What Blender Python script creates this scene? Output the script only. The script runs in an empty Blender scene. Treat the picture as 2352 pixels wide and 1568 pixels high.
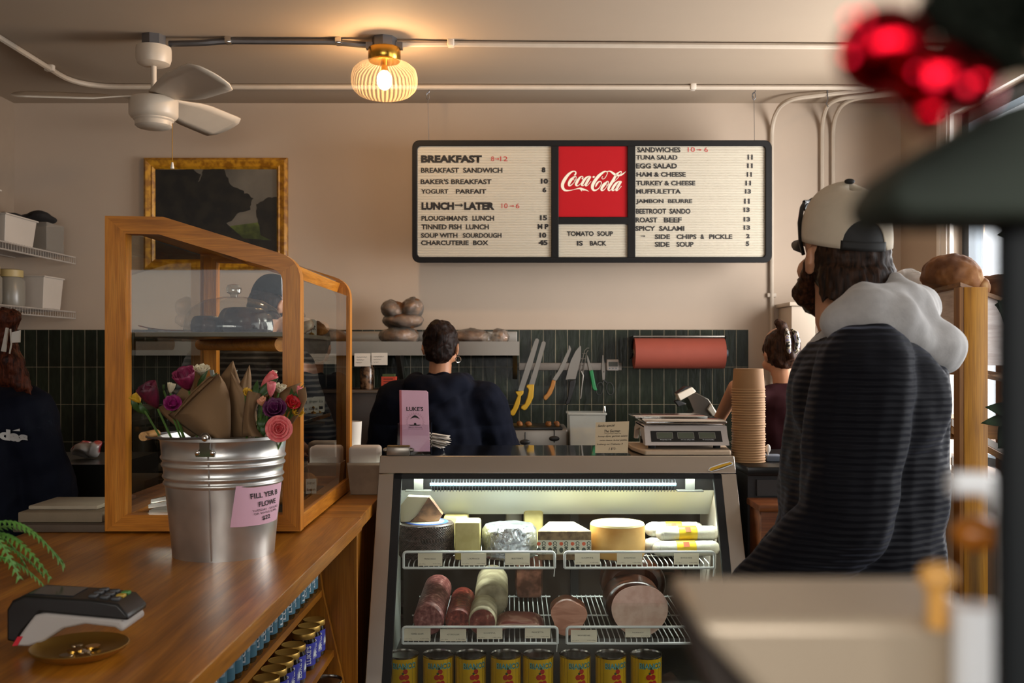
import bpy, bmesh, math, random
from mathutils import Vector, Matrix, Euler, noise
R = random.Random(7)
sc = bpy.context.scene
COL = sc.collection
V = Vector
F = 2287.0      # focal length in pixels of the 2352x1568 frame (35 mm lens)
EYE = 1.45      # camera height
HZ = 815.0      # horizon row

# ---------------------------------------------------------------- camera, world, light, exposure
cam = bpy.data.cameras.new('camera'); camo = bpy.data.objects.new('camera', cam); COL.objects.link(camo)
camo.location = (0, 0, EYE); camo.rotation_euler = (math.pi/2, 0, 0)
cam.sensor_width = 36; cam.lens = 36*F/2352; cam.shift_y = (HZ-784)/2352
cam.clip_start = 0.05; cam.dof.use_dof = True; cam.dof.focus_distance = 3.1; cam.dof.aperture_fstop = 5.8
sc.camera = camo
sc.view_settings.view_transform = 'Standard'; sc.view_settings.look = 'None'
sc.view_settings.gamma = 1; sc.view_settings.exposure = -0.52; sc.view_settings.use_curve_mapping = False
w = bpy.data.worlds.new('sky'); sc.world = w; w.use_nodes = True
w.node_tree.nodes['Background'].inputs[0].default_value = (0.92, 0.96, 1.0, 1)
w.node_tree.nodes['Background'].inputs[1].default_value = 3.4
def area(name, loc, rot, sx, sy, power, col):
    l = bpy.data.lights.new(name, 'AREA'); l.shape = 'RECTANGLE'; l.size = sx; l.size_y = sy
    l.energy = power; l.color = col
    o = bpy.data.objects.new(name, l); o.location = loc; o.rotation_euler = rot; COL.objects.link(o); return o
# daylight of the side window (right wall) and of the shop front behind the camera
area('daylight_side_window', (2.55, 4.1, 1.75), (0, math.radians(100), math.radians(-14)), 1.5, 1.3, 165, (1.0, 0.965, 0.93))
area('daylight_side_window_near', (2.5, 2.1, 1.7), (0, math.radians(92), 0), 1.4, 1.8, 22, (1.0, 0.98, 0.96))
area('daylight_shop_front', (-0.5, -1.3, 1.95), (math.radians(82), 0, math.radians(8)), 2.3, 0.8, 105, (1.0, 0.95, 0.88))

# ---------------------------------------------------------------- helpers
def P(px, py, Y):
    return V(((px-1176)/F*Y, Y, EYE-(py-HZ)/F*Y))
def S(Y): return F/Y

def thing(name, label, cat, loc=(0,0,0), group=None, rz=0):
    o = bpy.data.objects.new(name, None); COL.objects.link(o)
    o.location = loc; o.rotation_euler = (0,0,rz); o.empty_display_size = 0.05
    o['label'] = label; o['category'] = cat
    if group: o['group'] = group
    return o
def tag(o, label, cat=None, group=None):
    o['label'] = label
    if cat: o['category'] = cat
    if group: o['group'] = group
    return o
def rootloc(p):
    while p.parent: p = p.parent
    return V(p.location)

def dup(root, loc, rz=None, label=None, group=None, scale=None):
    r = root.copy(); COL.objects.link(r); r.location = loc
    if rz is not None: r.rotation_euler = (root.rotation_euler[0], root.rotation_euler[1], rz)
    if scale: r.scale = scale
    if label: r['label'] = label
    if group: r['group'] = group
    def rec(a, b):
        for ch in list(a.children):
            c = ch.copy(); COL.objects.link(c); c.parent = b; rec(ch, c)
    rec(root, r)
    return r

def finish(me, name, mat, parent=None, loc=None, label=None, cat=None, group=None, kind=None, smooth=True, angle=40):
    """link a mesh as one object; coordinates are world coordinates at build time"""
    if parent is not None:
        me.transform(Matrix.Translation(-rootloc(parent)))
    elif loc is not None:
        me.transform(Matrix.Translation(-V(loc)))
    if smooth:
        me.shade_smooth()
        if angle: me.set_sharp_from_angle(angle=math.radians(angle))
    o = bpy.data.objects.new(name, me); COL.objects.link(o)
    if isinstance(mat, (list, tuple)):
        for m in mat: me.materials.append(m)
    elif mat and len(me.materials) == 0: me.materials.append(mat)
    if parent is not None: o.parent = parent
    elif loc is not None: o.location = loc
    if label: o['label'] = label
    if cat: o['category'] = cat
    if group: o['group'] = group
    if kind: o['kind'] = kind
    return o

class B:
    def __init__(s): s.bm = bmesh.new(); s.mi = 0
    def _new(s, vs, M):
        if M is not None: bmesh.ops.transform(s.bm, matrix=M, verts=vs)
    def face(s, vs):
        try:
            f = s.bm.faces.new(vs); f.material_index = s.mi; return f
        except ValueError: return None
    def box(s, c, d, rot=None, bev=0, seg=2, M=None):
        before = set(s.bm.verts) if bev else None
        r = bmesh.ops.create_cube(s.bm, size=1.0); vs = r['verts']
        T = Matrix.Translation(V(c))
        if rot is not None: T = T @ Euler(rot).to_matrix().to_4x4()
        T = T @ Matrix.Diagonal((d[0], d[1], d[2], 1))
        if M is not None: T = M @ T
        bmesh.ops.transform(s.bm, matrix=T, verts=vs)
        for v in vs:
            for f in v.link_faces: f.material_index = s.mi
        if bev:
            es = list({e for v in vs for e in v.link_edges})
            rr = bmesh.ops.bevel(s.bm, geom=es, offset=bev, segments=seg, profile=0.5, affect='EDGES')
            for f in rr['faces']: f.material_index = s.mi
        return s
    def box2(s, a, b, bev=0, seg=2):
        a, b = V(a), V(b)
        return s.box((a+b)/2, [abs(b[i]-a[i]) for i in range(3)], bev=bev, seg=seg)
    def ring(s, c, r, u, v, n, ph=0):
        return [s.bm.verts.new(c + u*(r[0]*math.cos(ph+2*math.pi*i/n)) + v*(r[1]*math.sin(ph+2*math.pi*i/n))) for i in range(n)]
    def bridge(s, a, b):
        n = len(a)
        for i in range(n): s.face([a[i], a[(i+1) % n], b[(i+1) % n], b[i]])
    def cyl(s, p0, p1, r0, r1=None, n=24, caps=True):
        p0, p1 = V(p0), V(p1); r1 = r0 if r1 is None else r1
        d = (p1-p0).normalized(); u = d.orthogonal().normalized(); v = d.cross(u)
        a = s.ring(p0, (r0, r0), u, v, n); b = s.ring(p1, (r1, r1), u, v, n)
        s.bridge(a, b)
        if caps: s.face(a[::-1]); s.face(b)
        return s
    def lathe(s, prof, n=32, M=None, cap0=True, cap1=True, sx=1, sy=1, flute=0, nfl=0):
        rings = []
        for r, z in prof:
            ring = []
            for i in range(n):
                t = 2*math.pi*i/n
                rr = r*(1+flute*math.cos(nfl*t)) if flute else r
                p = V((rr*sx*math.cos(t), rr*sy*math.sin(t), z))
                ring.append(s.bm.verts.new(M @ p if M is not None else p))
            rings.append(ring)
        for a, b in zip(rings, rings[1:]): s.bridge(a, b)
        if cap0: s.face(rings[0][::-1])
        if cap1: s.face(rings[-1])
        return s
    def tube(s, pts, r, n=8, closed=False, caps=True):
        pts = [V(p) for p in pts]; N = len(pts); rings = []
        u = None
        for i, p in enumerate(pts):
            if closed: d = pts[(i+1) % N]-pts[i-1]
            else: d = pts[min(i+1, N-1)]-pts[max(i-1, 0)]
            d = d.normalized()
            if u is None: u = d.orthogonal().normalized()
            u = (u-d*u.dot(d)); u = u.normalized() if u.length > 1e-6 else d.orthogonal().normalized()
            v = d.cross(u); rr = r[i] if isinstance(r, (list, tuple)) else r
            rings.append(s.ring(p, (rr, rr), u, v, n))
        for a, b in zip(rings, rings[1:]): s.bridge(a, b)
        if closed: s.bridge(rings[-1], rings[0])
        elif caps: s.face(rings[0][::-1]); s.face(rings[-1])
        return s
    def prism(s, poly, z0, z1, M=None):
        a = [V((x, y, z0)) for x, y in poly]; b = [V((x, y, z1)) for x, y in poly]
        if M is not None: a = [M @ p for p in a]; b = [M @ p for p in b]
        a = [s.bm.verts.new(p) for p in a]; b = [s.bm.verts.new(p) for p in b]
        s.face(a[::-1]); s.face(b); s.bridge(a, b)
        return s
    def extr(s, pts, d):
        """polygon of 3-D points extruded by the vector d"""
        d = V(d)
        a = [s.bm.verts.new(V(p)) for p in pts]; b = [s.bm.verts.new(V(p)+d) for p in pts]
        s.face(a[::-1]); s.face(b); s.bridge(a, b); return s
    def poly(s, pts):
        s.face([s.bm.verts.new(V(p)) for p in pts]); return s
    def ell(s, c, r, rot=None, nu=20, nv=12, M=None):
        rr = bmesh.ops.create_uvsphere(s.bm, u_segments=nu, v_segments=nv, radius=1.0); vs = rr['verts']
        T = Matrix.Translation(V(c))
        if rot is not None: T = T @ (rot.to_4x4() if hasattr(rot, 'to_4x4') else Euler(rot).to_matrix().to_4x4())
        r = (r, r, r) if isinstance(r, (int, float)) else r
        T = T @ Matrix.Diagonal((r[0], r[1], r[2], 1))
        if M is not None: T = M @ T
        bmesh.ops.transform(s.bm, matrix=T, verts=vs)
        for v in vs:
            for f in v.link_faces: f.material_index = s.mi
        return s
    def cap(s, p0, r0, p1, r1, n=14, sx=1.0, ref=None):
        """closed capsule from p0 to p1, optionally wider across (sx along ref)"""
        p0, p1 = V(p0), V(p1); d = p1-p0; L = d.length
        if L < 1e-6: return s.ell(p0, r0)
        d = d/L; u = (V(ref)-d*V(ref).dot(d)).normalized() if ref is not None else d.orthogonal().normalized(); v = d.cross(u)
        st = []
        for k in range(4):
            a = math.pi/2*(1-k/4); st.append((p0-d*r0*math.sin(a), r0*math.cos(a)))
        st.append((p0, r0)); st.append((p1, r1))
        for k in range(1, 5):
            a = math.pi/2*k/4; st.append((p1+d*r1*math.sin(a), r1*math.cos(a)))
        rings = [s.ring(c, (max(r, 1e-4)*sx, max(r, 1e-4)), u, v, n) for c, r in st]
        for a, b in zip(rings, rings[1:]): s.bridge(a, b)
        s.face(rings[0][::-1]); s.face(rings[-1])
        return s
    def chain(s, pts, rs, **k):
        for i in range(len(pts)-1): s.cap(pts[i], rs[i], pts[i+1], rs[i+1], **k)
        return s
    def grid(s, f, nu, nv, closeu=False):
        g = [[s.bm.verts.new(V(f(i/(nu-1 if not closeu else nu), j/(nv-1)))) for j in range(nv)] for i in range(nu)]
        for i in range(nu if closeu else nu-1):
            for j in range(nv-1):
                s.face([g[i][j], g[(i+1) % nu][j], g[(i+1) % nu][j+1], g[i][j+1]])
        return s
    def xf(s, M):
        bmesh.ops.transform(s.bm, matrix=M, verts=s.bm.verts[:]); return s
    def mesh(s):
        bmesh.ops.recalc_face_normals(s.bm, faces=s.bm.faces[:])
        me = bpy.data.meshes.new('m'); s.bm.to_mesh(me); s.bm.free(); return me
    def obj(s, name, mat, parent=None, **k):
        sol = k.pop('solid', 0); sub = k.pop('sub', 0); bev = k.pop('bevel', 0)
        me = s.mesh(); me.name = name
        o = finish(me, name, mat, parent, **k)
        if sol:
            m = o.modifiers.new('s', 'SOLIDIFY'); m.thickness = sol; m.offset = 0
        if bev:
            m = o.modifiers.new('b', 'BEVEL'); m.width = bev; m.segments = 2; m.limit_method = 'ANGLE'; m.angle_limit = math.radians(40)
        if sub:
            m = o.modifiers.new('u', 'SUBSURF'); m.levels = sub; m.render_levels = sub
        return o
    def blob(s, name, mat, parent=None, vox=0.008, sm=4, disp=0, dscale=8, **k):
        """melt all the closed shapes into one continuous skin"""
        bmesh.ops.recalc_face_normals(s.bm, faces=s.bm.faces[:])
        me = bpy.data.meshes.new('t'); s.bm.to_mesh(me); s.bm.free()
        o = bpy.data.objects.new('t', me); COL.objects.link(o)
        m = o.modifiers.new('r', 'REMESH'); m.mode = 'VOXEL'; m.voxel_size = vox; m.use_smooth_shade = True
        m = o.modifiers.new('s', 'SMOOTH'); m.factor = 0.5; m.iterations = sm
        dg = bpy.context.evaluated_depsgraph_get(); dg.update()
        n = bpy.data.meshes.new_from_object(o.evaluated_get(dg), depsgraph=dg)
        bpy.data.objects.remove(o); bpy.data.meshes.remove(me)
        n.name = name; n.materials.clear()
        if disp:
            nn = [v.normal.copy() for v in n.vertices]
            for v, q in zip(n.vertices, nn):
                v.co += q*(disp*noise.noise(v.co*dscale)+0.5*disp*noise.noise(v.co*dscale*2.3))
        k.setdefault('angle', 0)
        return finish(n, name, mat, parent, **k)

def text(s, fn, mat, parent=None, name='lettering', bold=0.0, shear=0.0, spacing=1.0, sub=0, **k):
    """lettering laid on a surface: fn(u, v) maps its bounding box onto that surface"""
    c = bpy.data.curves.new('t', 'FONT'); c.body = s; c.size = 1; c.offset = bold; c.shear = shear
    c.space_character = spacing; c.align_x = k.pop('align', 'LEFT'); c.resolution_u = 3
    o = bpy.data.objects.new('t', c); COL.objects.link(o)
    dg = bpy.context.evaluated_depsgraph_get(); dg.update()
    me = bpy.data.meshes.new_from_object(o.evaluated_get(dg), depsgraph=dg)
    bpy.data.objects.remove(o); bpy.data.curves.remove(c)
    xs = [v.co.x for v in me.vertices]; ys = [v.co.y for v in me.vertices]
    if not xs: return None
    x0, x1, y0, y1 = min(xs), max(xs), min(ys), max(ys)
    for v in me.vertices: v.co = fn((v.co.x-x0)/max(x1-x0, 1e-6), (v.co.y-y0)/max(y1-y0, 1e-6))
    me.materials.clear(); me.name = name
    return finish(me, name, mat, parent, smooth=False, **k)
def quad(a, b, c, d):
    """bilinear map: a lower left, b lower right, c upper left, d upper right"""
    a, b, c, d = V(a), V(b), V(c), V(d)
    return lambda u, v: (a*(1-u)+b*u)*(1-v)+(c*(1-u)+d*u)*v

# ---------------------------------------------------------------- materials
MC = {}
def srgb(h):
    h = h.lstrip('#'); q = [int(h[i:i+2], 16)/255 for i in (0, 2, 4)]
    return tuple(x/12.92 if x <= 0.04045 else ((x+0.055)/1.055)**2.4 for x in q)
def base(name):
    m = bpy.data.materials.new(name); m.use_nodes = True
    nt = m.node_tree; return m, nt, nt.nodes['Principled BSDF']
def N(nt, t, **k):
    n = nt.nodes.new(t)
    for a, b in k.items():
        if a.startswith('i_'): n.inputs[a[2:].replace('_', ' ')].default_value = b
        else: setattr(n, a, b)
    return n
def coords(nt, scale=(1,1,1), loc=(0,0,0), rot=(0,0,0)):
    tc = N(nt, 'ShaderNodeTexCoord'); mp = N(nt, 'ShaderNodeMapping')
    mp.inputs['Scale'].default_value = scale; mp.inputs['Location'].default_value = loc; mp.inputs['Rotation'].default_value = rot
    nt.links.new(tc.outputs['Object'], mp.inputs[0]); return mp.outputs[0]
def ramp(nt, fac, stops):
    r = N(nt, 'ShaderNodeValToRGB'); e = r.color_ramp.elements
    while len(e) < len(stops): e.new(0.5)
    for x, (p, c) in zip(e, stops): x.position = p; x.color = (*c, 1)
    nt.links.new(fac, r.inputs[0]); return r.outputs[0]
def bumpit(nt, b, h, strength=0.3, dist=0.002):
    n = N(nt, 'ShaderNodeBump'); n.inputs['Strength'].default_value = strength; n.inputs['Distance'].default_value = dist
    nt.links.new(h, n.inputs['Height']); nt.links.new(n.outputs[0], b.inputs['Normal'])
def M_(name, col, rough=0.5, metal=0, var=0.0, vs=12, bump=0, bs=60, bd=0.002, spec=0.5, sss=0, coat=0, sheen=0, stretch=(1,1,1), rvar=0):
    """plain surface with a little procedural variation"""
    if name in MC: return MC[name]
    m, nt, b = base(name); c = srgb(col) if isinstance(col, str) else col
    b.inputs['Base Color'].default_value = (*c, 1); b.inputs['Roughness'].default_value = rough
    b.inputs['Metallic'].default_value = metal; b.inputs['Specular IOR Level'].default_value = spec
    if coat: b.inputs['Coat Weight'].default_value = coat; b.inputs['Coat Roughness'].default_value = 0.1
    if sheen: b.inputs['Sheen Weight'].default_value = sheen
    if sss:
        b.inputs['Subsurface Weight'].default_value = sss; b.inputs['Subsurface Radius'].default_value = (0.02, 0.008, 0.004); b.inputs['Subsurface Scale'].default_value = 0.3
    co = coords(nt, stretch)
    n = N(nt, 'ShaderNodeTexNoise'); n.inputs['Scale'].default_value = vs; n.inputs['Detail'].default_value = 4
    nt.links.new(co, n.inputs['Vector'])
    if var:
        lo = tuple(max(0, x*(1-var)) for x in c); hi = tuple(min(1, x*(1+var)) for x in c)
        nt.links.new(ramp(nt, n.outputs['Fac'], [(0.3, lo), (0.7, hi)]), b.inputs['Base Color'])
    if rvar:
        q = N(nt, 'ShaderNodeMapRange'); q.inputs['To Min'].default_value = max(0, rough-rvar); q.inputs['To Max'].default_value = rough+rvar
        nt.links.new(n.outputs['Fac'], q.inputs[0]); nt.links.new(q.outputs[0], b.inputs['Roughness'])
    if bump:
        n2 = N(nt, 'ShaderNodeTexNoise'); n2.inputs['Scale'].default_value = bs; n2.inputs['Detail'].default_value = 5
        nt.links.new(co, n2.inputs['Vector']); bumpit(nt, b, n2.outputs['Fac'], bump, bd)
    MC[name] = m; return m
def wood(name, c0, c1, c2, axis=1, rough=0.4, scale=1.0, plank=0, coat=0.0):
    if name in MC: return MC[name]
    m, nt, b = base(name); b.inputs['Specular IOR Level'].default_value = .35; st = [14*scale]*3; st[axis] = 1.1*scale
    co = coords(nt, st)
    n = N(nt, 'ShaderNodeTexNoise'); n.inputs['Scale'].default_value = 2.2; n.inputs['Detail'].default_value = 7; n.inputs['Distortion'].default_value = 0.7
    nt.links.new(co, n.inputs['Vector'])
    col = ramp(nt, n.outputs['Fac'], [(0.25, srgb(c0)), (0.5, srgb(c1)), (0.75, srgb(c2))])
    st2 = [160*scale]*3; st2[axis] = 5*scale
    n2 = N(nt, 'ShaderNodeTexNoise'); n2.inputs['Scale'].default_value = 1.5; n2.inputs['Detail'].default_value = 3
    nt.links.new(coords(nt, st2), n2.inputs['Vector'])
    mx = N(nt, 'ShaderNodeMix', data_type='RGBA', blend_type='MULTIPLY'); mx.inputs[0].default_value = 0.55
    nt.links.new(col, mx.inputs[6]); nt.links.new(ramp(nt, n2.outputs['Fac'], [(0.35, (0.55,0.5,0.45)), (0.6, (1,1,1))]), mx.inputs[7])
    out = mx.outputs[2]
    if plank:
        br = N(nt, 'ShaderNodeTexBrick'); br.offset = 0.37; br.inputs['Scale'].default_value = 1
        br.inputs['Brick Width'].default_value = 0.75; br.inputs['Row Height'].default_value = plank; br.inputs['Mortar Size'].default_value = 0.0006
        br.inputs['Color1'].default_value = (0.5,0.46,0.42,1); br.inputs['Color2'].default_value = (1,1,1,1); br.inputs['Mortar'].default_value = (0.4,0.35,0.3,1)
        nt.links.new(coords(nt, rot=(0,0,math.pi/2) if axis == 1 else (0,0,0)), br.inputs['Vector'])
        m2 = N(nt, 'ShaderNodeMix', data_type='RGBA', blend_type='MULTIPLY'); m2.inputs[0].default_value = 0.6
        nt.links.new(out, m2.inputs[6]); nt.links.new(br.outputs[0], m2.inputs[7]); out = m2.outputs[2]
    nt.links.new(out, b.inputs['Base Color']); b.inputs['Roughness'].default_value = rough
    if coat: b.inputs['Coat Weight'].default_value = coat; b.inputs['Coat Roughness'].default_value = 0.25
    bumpit(nt, b, n2.outputs['Fac'], 0.12, 0.001); MC[name] = m; return m
def glass(name, tint=(1,1,1), rough=0.0, refl=1.0, ior=1.5):
    """thin sheet: see-through with Fresnel reflection"""
    if name in MC: return MC[name]
    m = bpy.data.materials.new(name); m.use_nodes = True; nt = m.node_tree; nt.nodes.clear()
    o = N(nt, 'ShaderNodeOutputMaterial'); mx = N(nt, 'ShaderNodeMixShader'); t = N(nt, 'ShaderNodeBsdfTransparent'); g = N(nt, 'ShaderNodeBsdfGlossy')
    fr = N(nt, 'ShaderNodeFresnel'); fr.inputs[0].default_value = ior
    t.inputs[0].default_value = (*tint, 1); g.inputs['Roughness'].default_value = rough
    ge = N(nt, 'ShaderNodeNewGeometry'); ms = N(nt, 'ShaderNodeMath', operation='MULTIPLY_ADD'); ms.inputs[1].default_value = -1.7*refl; ms.inputs[2].default_value = 1.7*refl
    nt.links.new(ge.outputs['Backfacing'], ms.inputs[0])      # a pane is two faces: reflect once, at the face that is entered
    mm = N(nt, 'ShaderNodeMath', operation='MULTIPLY'); mm.use_clamp = True; nt.links.new(ms.outputs[0], mm.inputs[1])
    nt.links.new(fr.outputs[0], mm.inputs[0]); nt.links.new(mm.outputs[0], mx.inputs[0])
    nt.links.new(t.outputs[0], mx.inputs[1]); nt.links.new(g.outputs[0], mx.inputs[2]); nt.links.new(mx.outputs[0], o.inputs[0])
    MC[name] = m; return m
def plastic_film(name, col, alpha, rough=0.25, bump=0.5, bs=35):
    """crumpled cling film: part see-through, part glossy"""
    if name in MC: return MC[name]
    m = bpy.data.materials.new(name); m.use_nodes = True; nt = m.node_tree; nt.nodes.clear()
    o = N(nt, 'ShaderNodeOutputMaterial'); mx = N(nt, 'ShaderNodeMixShader'); m2 = N(nt, 'ShaderNodeMixShader'); t = N(nt, 'ShaderNodeBsdfTransparent'); g = N(nt, 'ShaderNodeBsdfGlossy'); d = N(nt, 'ShaderNodeBsdfDiffuse')
    n = N(nt, 'ShaderNodeTexNoise'); n.inputs['Scale'].default_value = bs; n.inputs['Detail'].default_value = 5; n.inputs['Distortion'].default_value = 1.2
    nt.links.new(coords(nt), n.inputs['Vector']); bp_ = N(nt, 'ShaderNodeBump'); bp_.inputs['Strength'].default_value = bump; bp_.inputs['Distance'].default_value = .012
    nt.links.new(n.outputs['Fac'], bp_.inputs['Height']); lw = N(nt, 'ShaderNodeLayerWeight'); lw.inputs[0].default_value = .32
    nt.links.new(bp_.outputs[0], lw.inputs['Normal']); nt.links.new(bp_.outputs[0], g.inputs['Normal']); g.inputs['Roughness'].default_value = rough; d.inputs[0].default_value = (*srgb(col), 1)
    m2.inputs[0].default_value = alpha; nt.links.new(t.outputs[0], m2.inputs[1]); nt.links.new(d.outputs[0], m2.inputs[2])
    nt.links.new(lw.outputs['Fresnel'], mx.inputs[0]); nt.links.new(m2.outputs[0], mx.inputs[1]); nt.links.new(g.outputs[0], mx.inputs[2]); nt.links.new(mx.outputs[0], o.inputs[0])
    MC[name] = m; return m
def glow(name, col, strength):
    if name in MC: return MC[name]
    m, nt, b = base(name); b.inputs['Base Color'].default_value = (*col, 1)
    b.inputs['Emission Color'].default_value = (*col, 1); b.inputs['Emission Strength'].default_value = strength
    MC[name] = m; return m
def mix2(name, c0, c1, scale, lo=0.4, hi=0.6, rough=0.6, bump=0.2, stretch=(1,1,1), detail=5, dist=0.0, tex='noise', bd=0.004, c2=None):
    """two or three colours mottled by noise or cells"""
    if name in MC: return MC[name]
    m, nt, b = base(name); co = coords(nt, stretch)
    if tex == 'noise':
        n = N(nt, 'ShaderNodeTexNoise'); n.inputs['Detail'].default_value = detail; n.inputs['Distortion'].default_value = dist; f = n.outputs['Fac']
    elif tex == 'wave':
        n = N(nt, 'ShaderNodeTexWave'); n.bands_direction = 'Z'; n.inputs['Distortion'].default_value = dist; n.inputs['Detail'].default_value = detail; f = n.outputs['Fac']
    else:
        n = N(nt, 'ShaderNodeTexVoronoi'); f = n.outputs['Distance']
    n.inputs['Scale'].default_value = scale; nt.links.new(co, n.inputs['Vector'])
    st = [(lo, srgb(c0)), (hi, srgb(c1))]
    if c2: st.append((min(1, hi+0.12), srgb(c2)))
    nt.links.new(ramp(nt, f, st), b.inputs['Base Color']); b.inputs['Roughness'].default_value = rough
    if bump: bumpit(nt, b, f, bump, bd)
    MC[name] = m; return m

steel = M_('brushed_steel', '#958f87', 0.45, .9, rvar=0.04, vs=3)
steel_dark = M_('dull_steel', '#8a857e', 0.35, 1, rvar=0.1, vs=5)
chrome = M_('polished_steel', '#d8d5d0', 0.12, 1, rvar=0.05, vs=4)
gal = M_('grey_conduit_steel', '#77777a', 0.4, 0.9, var=0.1)
brass = M_('brass', '#b98d3c', 0.22, 1, rvar=0.06, vs=6)
gold = M_('gold_lid', '#c39c4e', 0.4, .7, rvar=0.05, vs=20)
black = M_('black_plastic', '#141312', 0.4, var=0.2)
blackrub = M_('black_rubber', '#0c0c0c', 0.7)
white_pl = M_('white_plastic', '#ddd8d0', 0.45, var=0.03)
white_paint = M_('white_paint', '#cfc3b4', 0.5, var=0.04, vs=5)
paper = M_('white_paper', '#dcd3c6', 0.8, var=0.03, vs=9)
ink = M_('black_ink', '#15110f', 0.7)
redink = M_('red_ink', '#a81d1d', 0.6)
pane = glass('clear_glass')
acry = glass('clear_acrylic', (0.97,0.97,0.98), 0.02, 1.0)
# ================================================================= THE ROOM
CEIL = 2.84; XR = 2.148; XL = -2.75; YB = 5.5; YF = -0.95
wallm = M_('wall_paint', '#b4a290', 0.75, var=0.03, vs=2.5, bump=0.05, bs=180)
ceilm = M_('ceiling_paint', '#a08f7c', 0.8, var=0.03, vs=1.5, bump=0.05, bs=120)
def struct(name, b, m, **k):
    return b.obj(name, m, kind='structure', smooth=False, **k)
struct('floor', B().box2((XL-.2, YF-.2, -.1), (XR+.2, YB+.2, 0)), mix2('floor_concrete', '#3a342e', '#4d453d', 3, rough=0.5, bump=0.05))
struct('ceiling', B().box2((XL-.2, YF-.2, CEIL), (XR+.2, YB+.2, CEIL+.1)), ceilm)
struct('wall_back', B().box2((XL-.2, YB, 0), (XR+.2, YB+.15, CEIL)), wallm)
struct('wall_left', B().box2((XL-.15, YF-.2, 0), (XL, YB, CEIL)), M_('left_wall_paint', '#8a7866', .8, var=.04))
WY0, WY1, WZ0, WZ1 = 0.95, 4.84, 0.92, 2.62          # side window
b = B(); b.box2((XR, WY1, 0), (XR+.15, YB, CEIL)); b.box2((XR, YF-.2, 0), (XR+.15, WY0, CEIL))
b.box2((XR, WY0, 0), (XR+.15, WY1, WZ0)); b.box2((XR, WY0, WZ1), (XR+.15, WY1, CEIL)); struct('wall_right', b, wallm)
b = B(); b.box2((XL, YF-.15, 0), (XR, YF, 1.56)); b.box2((XL, YF-.15, 2.06), (XR, YF, CEIL)); b.box2((XL, YF-.15, 1.56), (XL+.05, YF, 2.06))
b.box2((1.9, YF-.15, 1.56), (XR, YF, 2.06)); struct('wall_front', b, M_('front_wall_brown', '#6e5c4a', .7, var=.1))
# side window: dark metal frame, panes, white casing; blue lettering painted on the glass
dkfr = M_('dark_window_frame', '#3c454d', 0.5, var=0.1)
b = B()
for y in (WY0+.02, 2.9, WY1-.035): b.box2((XR+.04, y-.035, WZ0), (XR+.11, y+.035, WZ1))
b.box2((XR+.04, WY0, WZ0), (XR+.11, WY1, WZ0+.06)); b.box2((XR+.04, WY0, WZ1-.06), (XR+.11, WY1, WZ1))
wf = struct('window_1', b, dkfr)
B().box2((XR+.07, WY0+.05, WZ0+.05), (XR+.076, WY1-.05, WZ1-.05)).obj('pane', pane, wf, smooth=False)
b = B(); b.box2((XR-.02, WY1, WZ0-.1), (XR+.001, WY1+.1, WZ1+.12)); b.box2((XR-.03, WY1+.1, WZ0-.1), (XR+.001, WY1+.135, WZ1+.14), bev=.006)
b.box2((XR-.03, WY1+.018, WZ0-.1), (XR-.018, WY1+.03, WZ1+.12)); b.box2((XR-.02, WY0-.1, WZ1), (XR+.001, WY1+.1, WZ1+.1)); b.box2((XR-.02, WY0-.1, WZ0-.1), (XR+.001, WY0, WZ1+.1))
struct('trim_1', b, M_('white_trim', '#e6e0d8', 0.4))
struct('trim_2', B().box2((XR-.12, WY0-.1, WZ0-.05), (XR+.06, WY1+.1, WZ0), bev=.008), M_('white_trim', '#e6e0d8', 0.4))
text('S', quad((XR+.06, 4.53, 1.27), (XR+.06, 4.34, 1.27), (XR+.06, 4.53, 1.45), (XR+.06, 4.34, 1.45)), M_('blue_paint', '#27527c', 0.6), wf, bold=.03)
b = B()
for x in (XL+.08, -1.2, 0.35, 1.87): b.box2((x-.03, YF-.11, 1.56), (x+.03, YF-.05, 2.06))
b.box2((XL+.05, YF-.11, 1.56), (1.9, YF-.05, 1.60)); b.box2((XL+.05, YF-.11, 2.02), (1.9, YF-.05, 2.06)); wf2 = struct('window_2', b, dkfr)
B().box2((XL+.08, YF-.083, 1.58), (1.88, YF-.077, 2.04)).obj('pane', pane, wf2, smooth=False)

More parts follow.
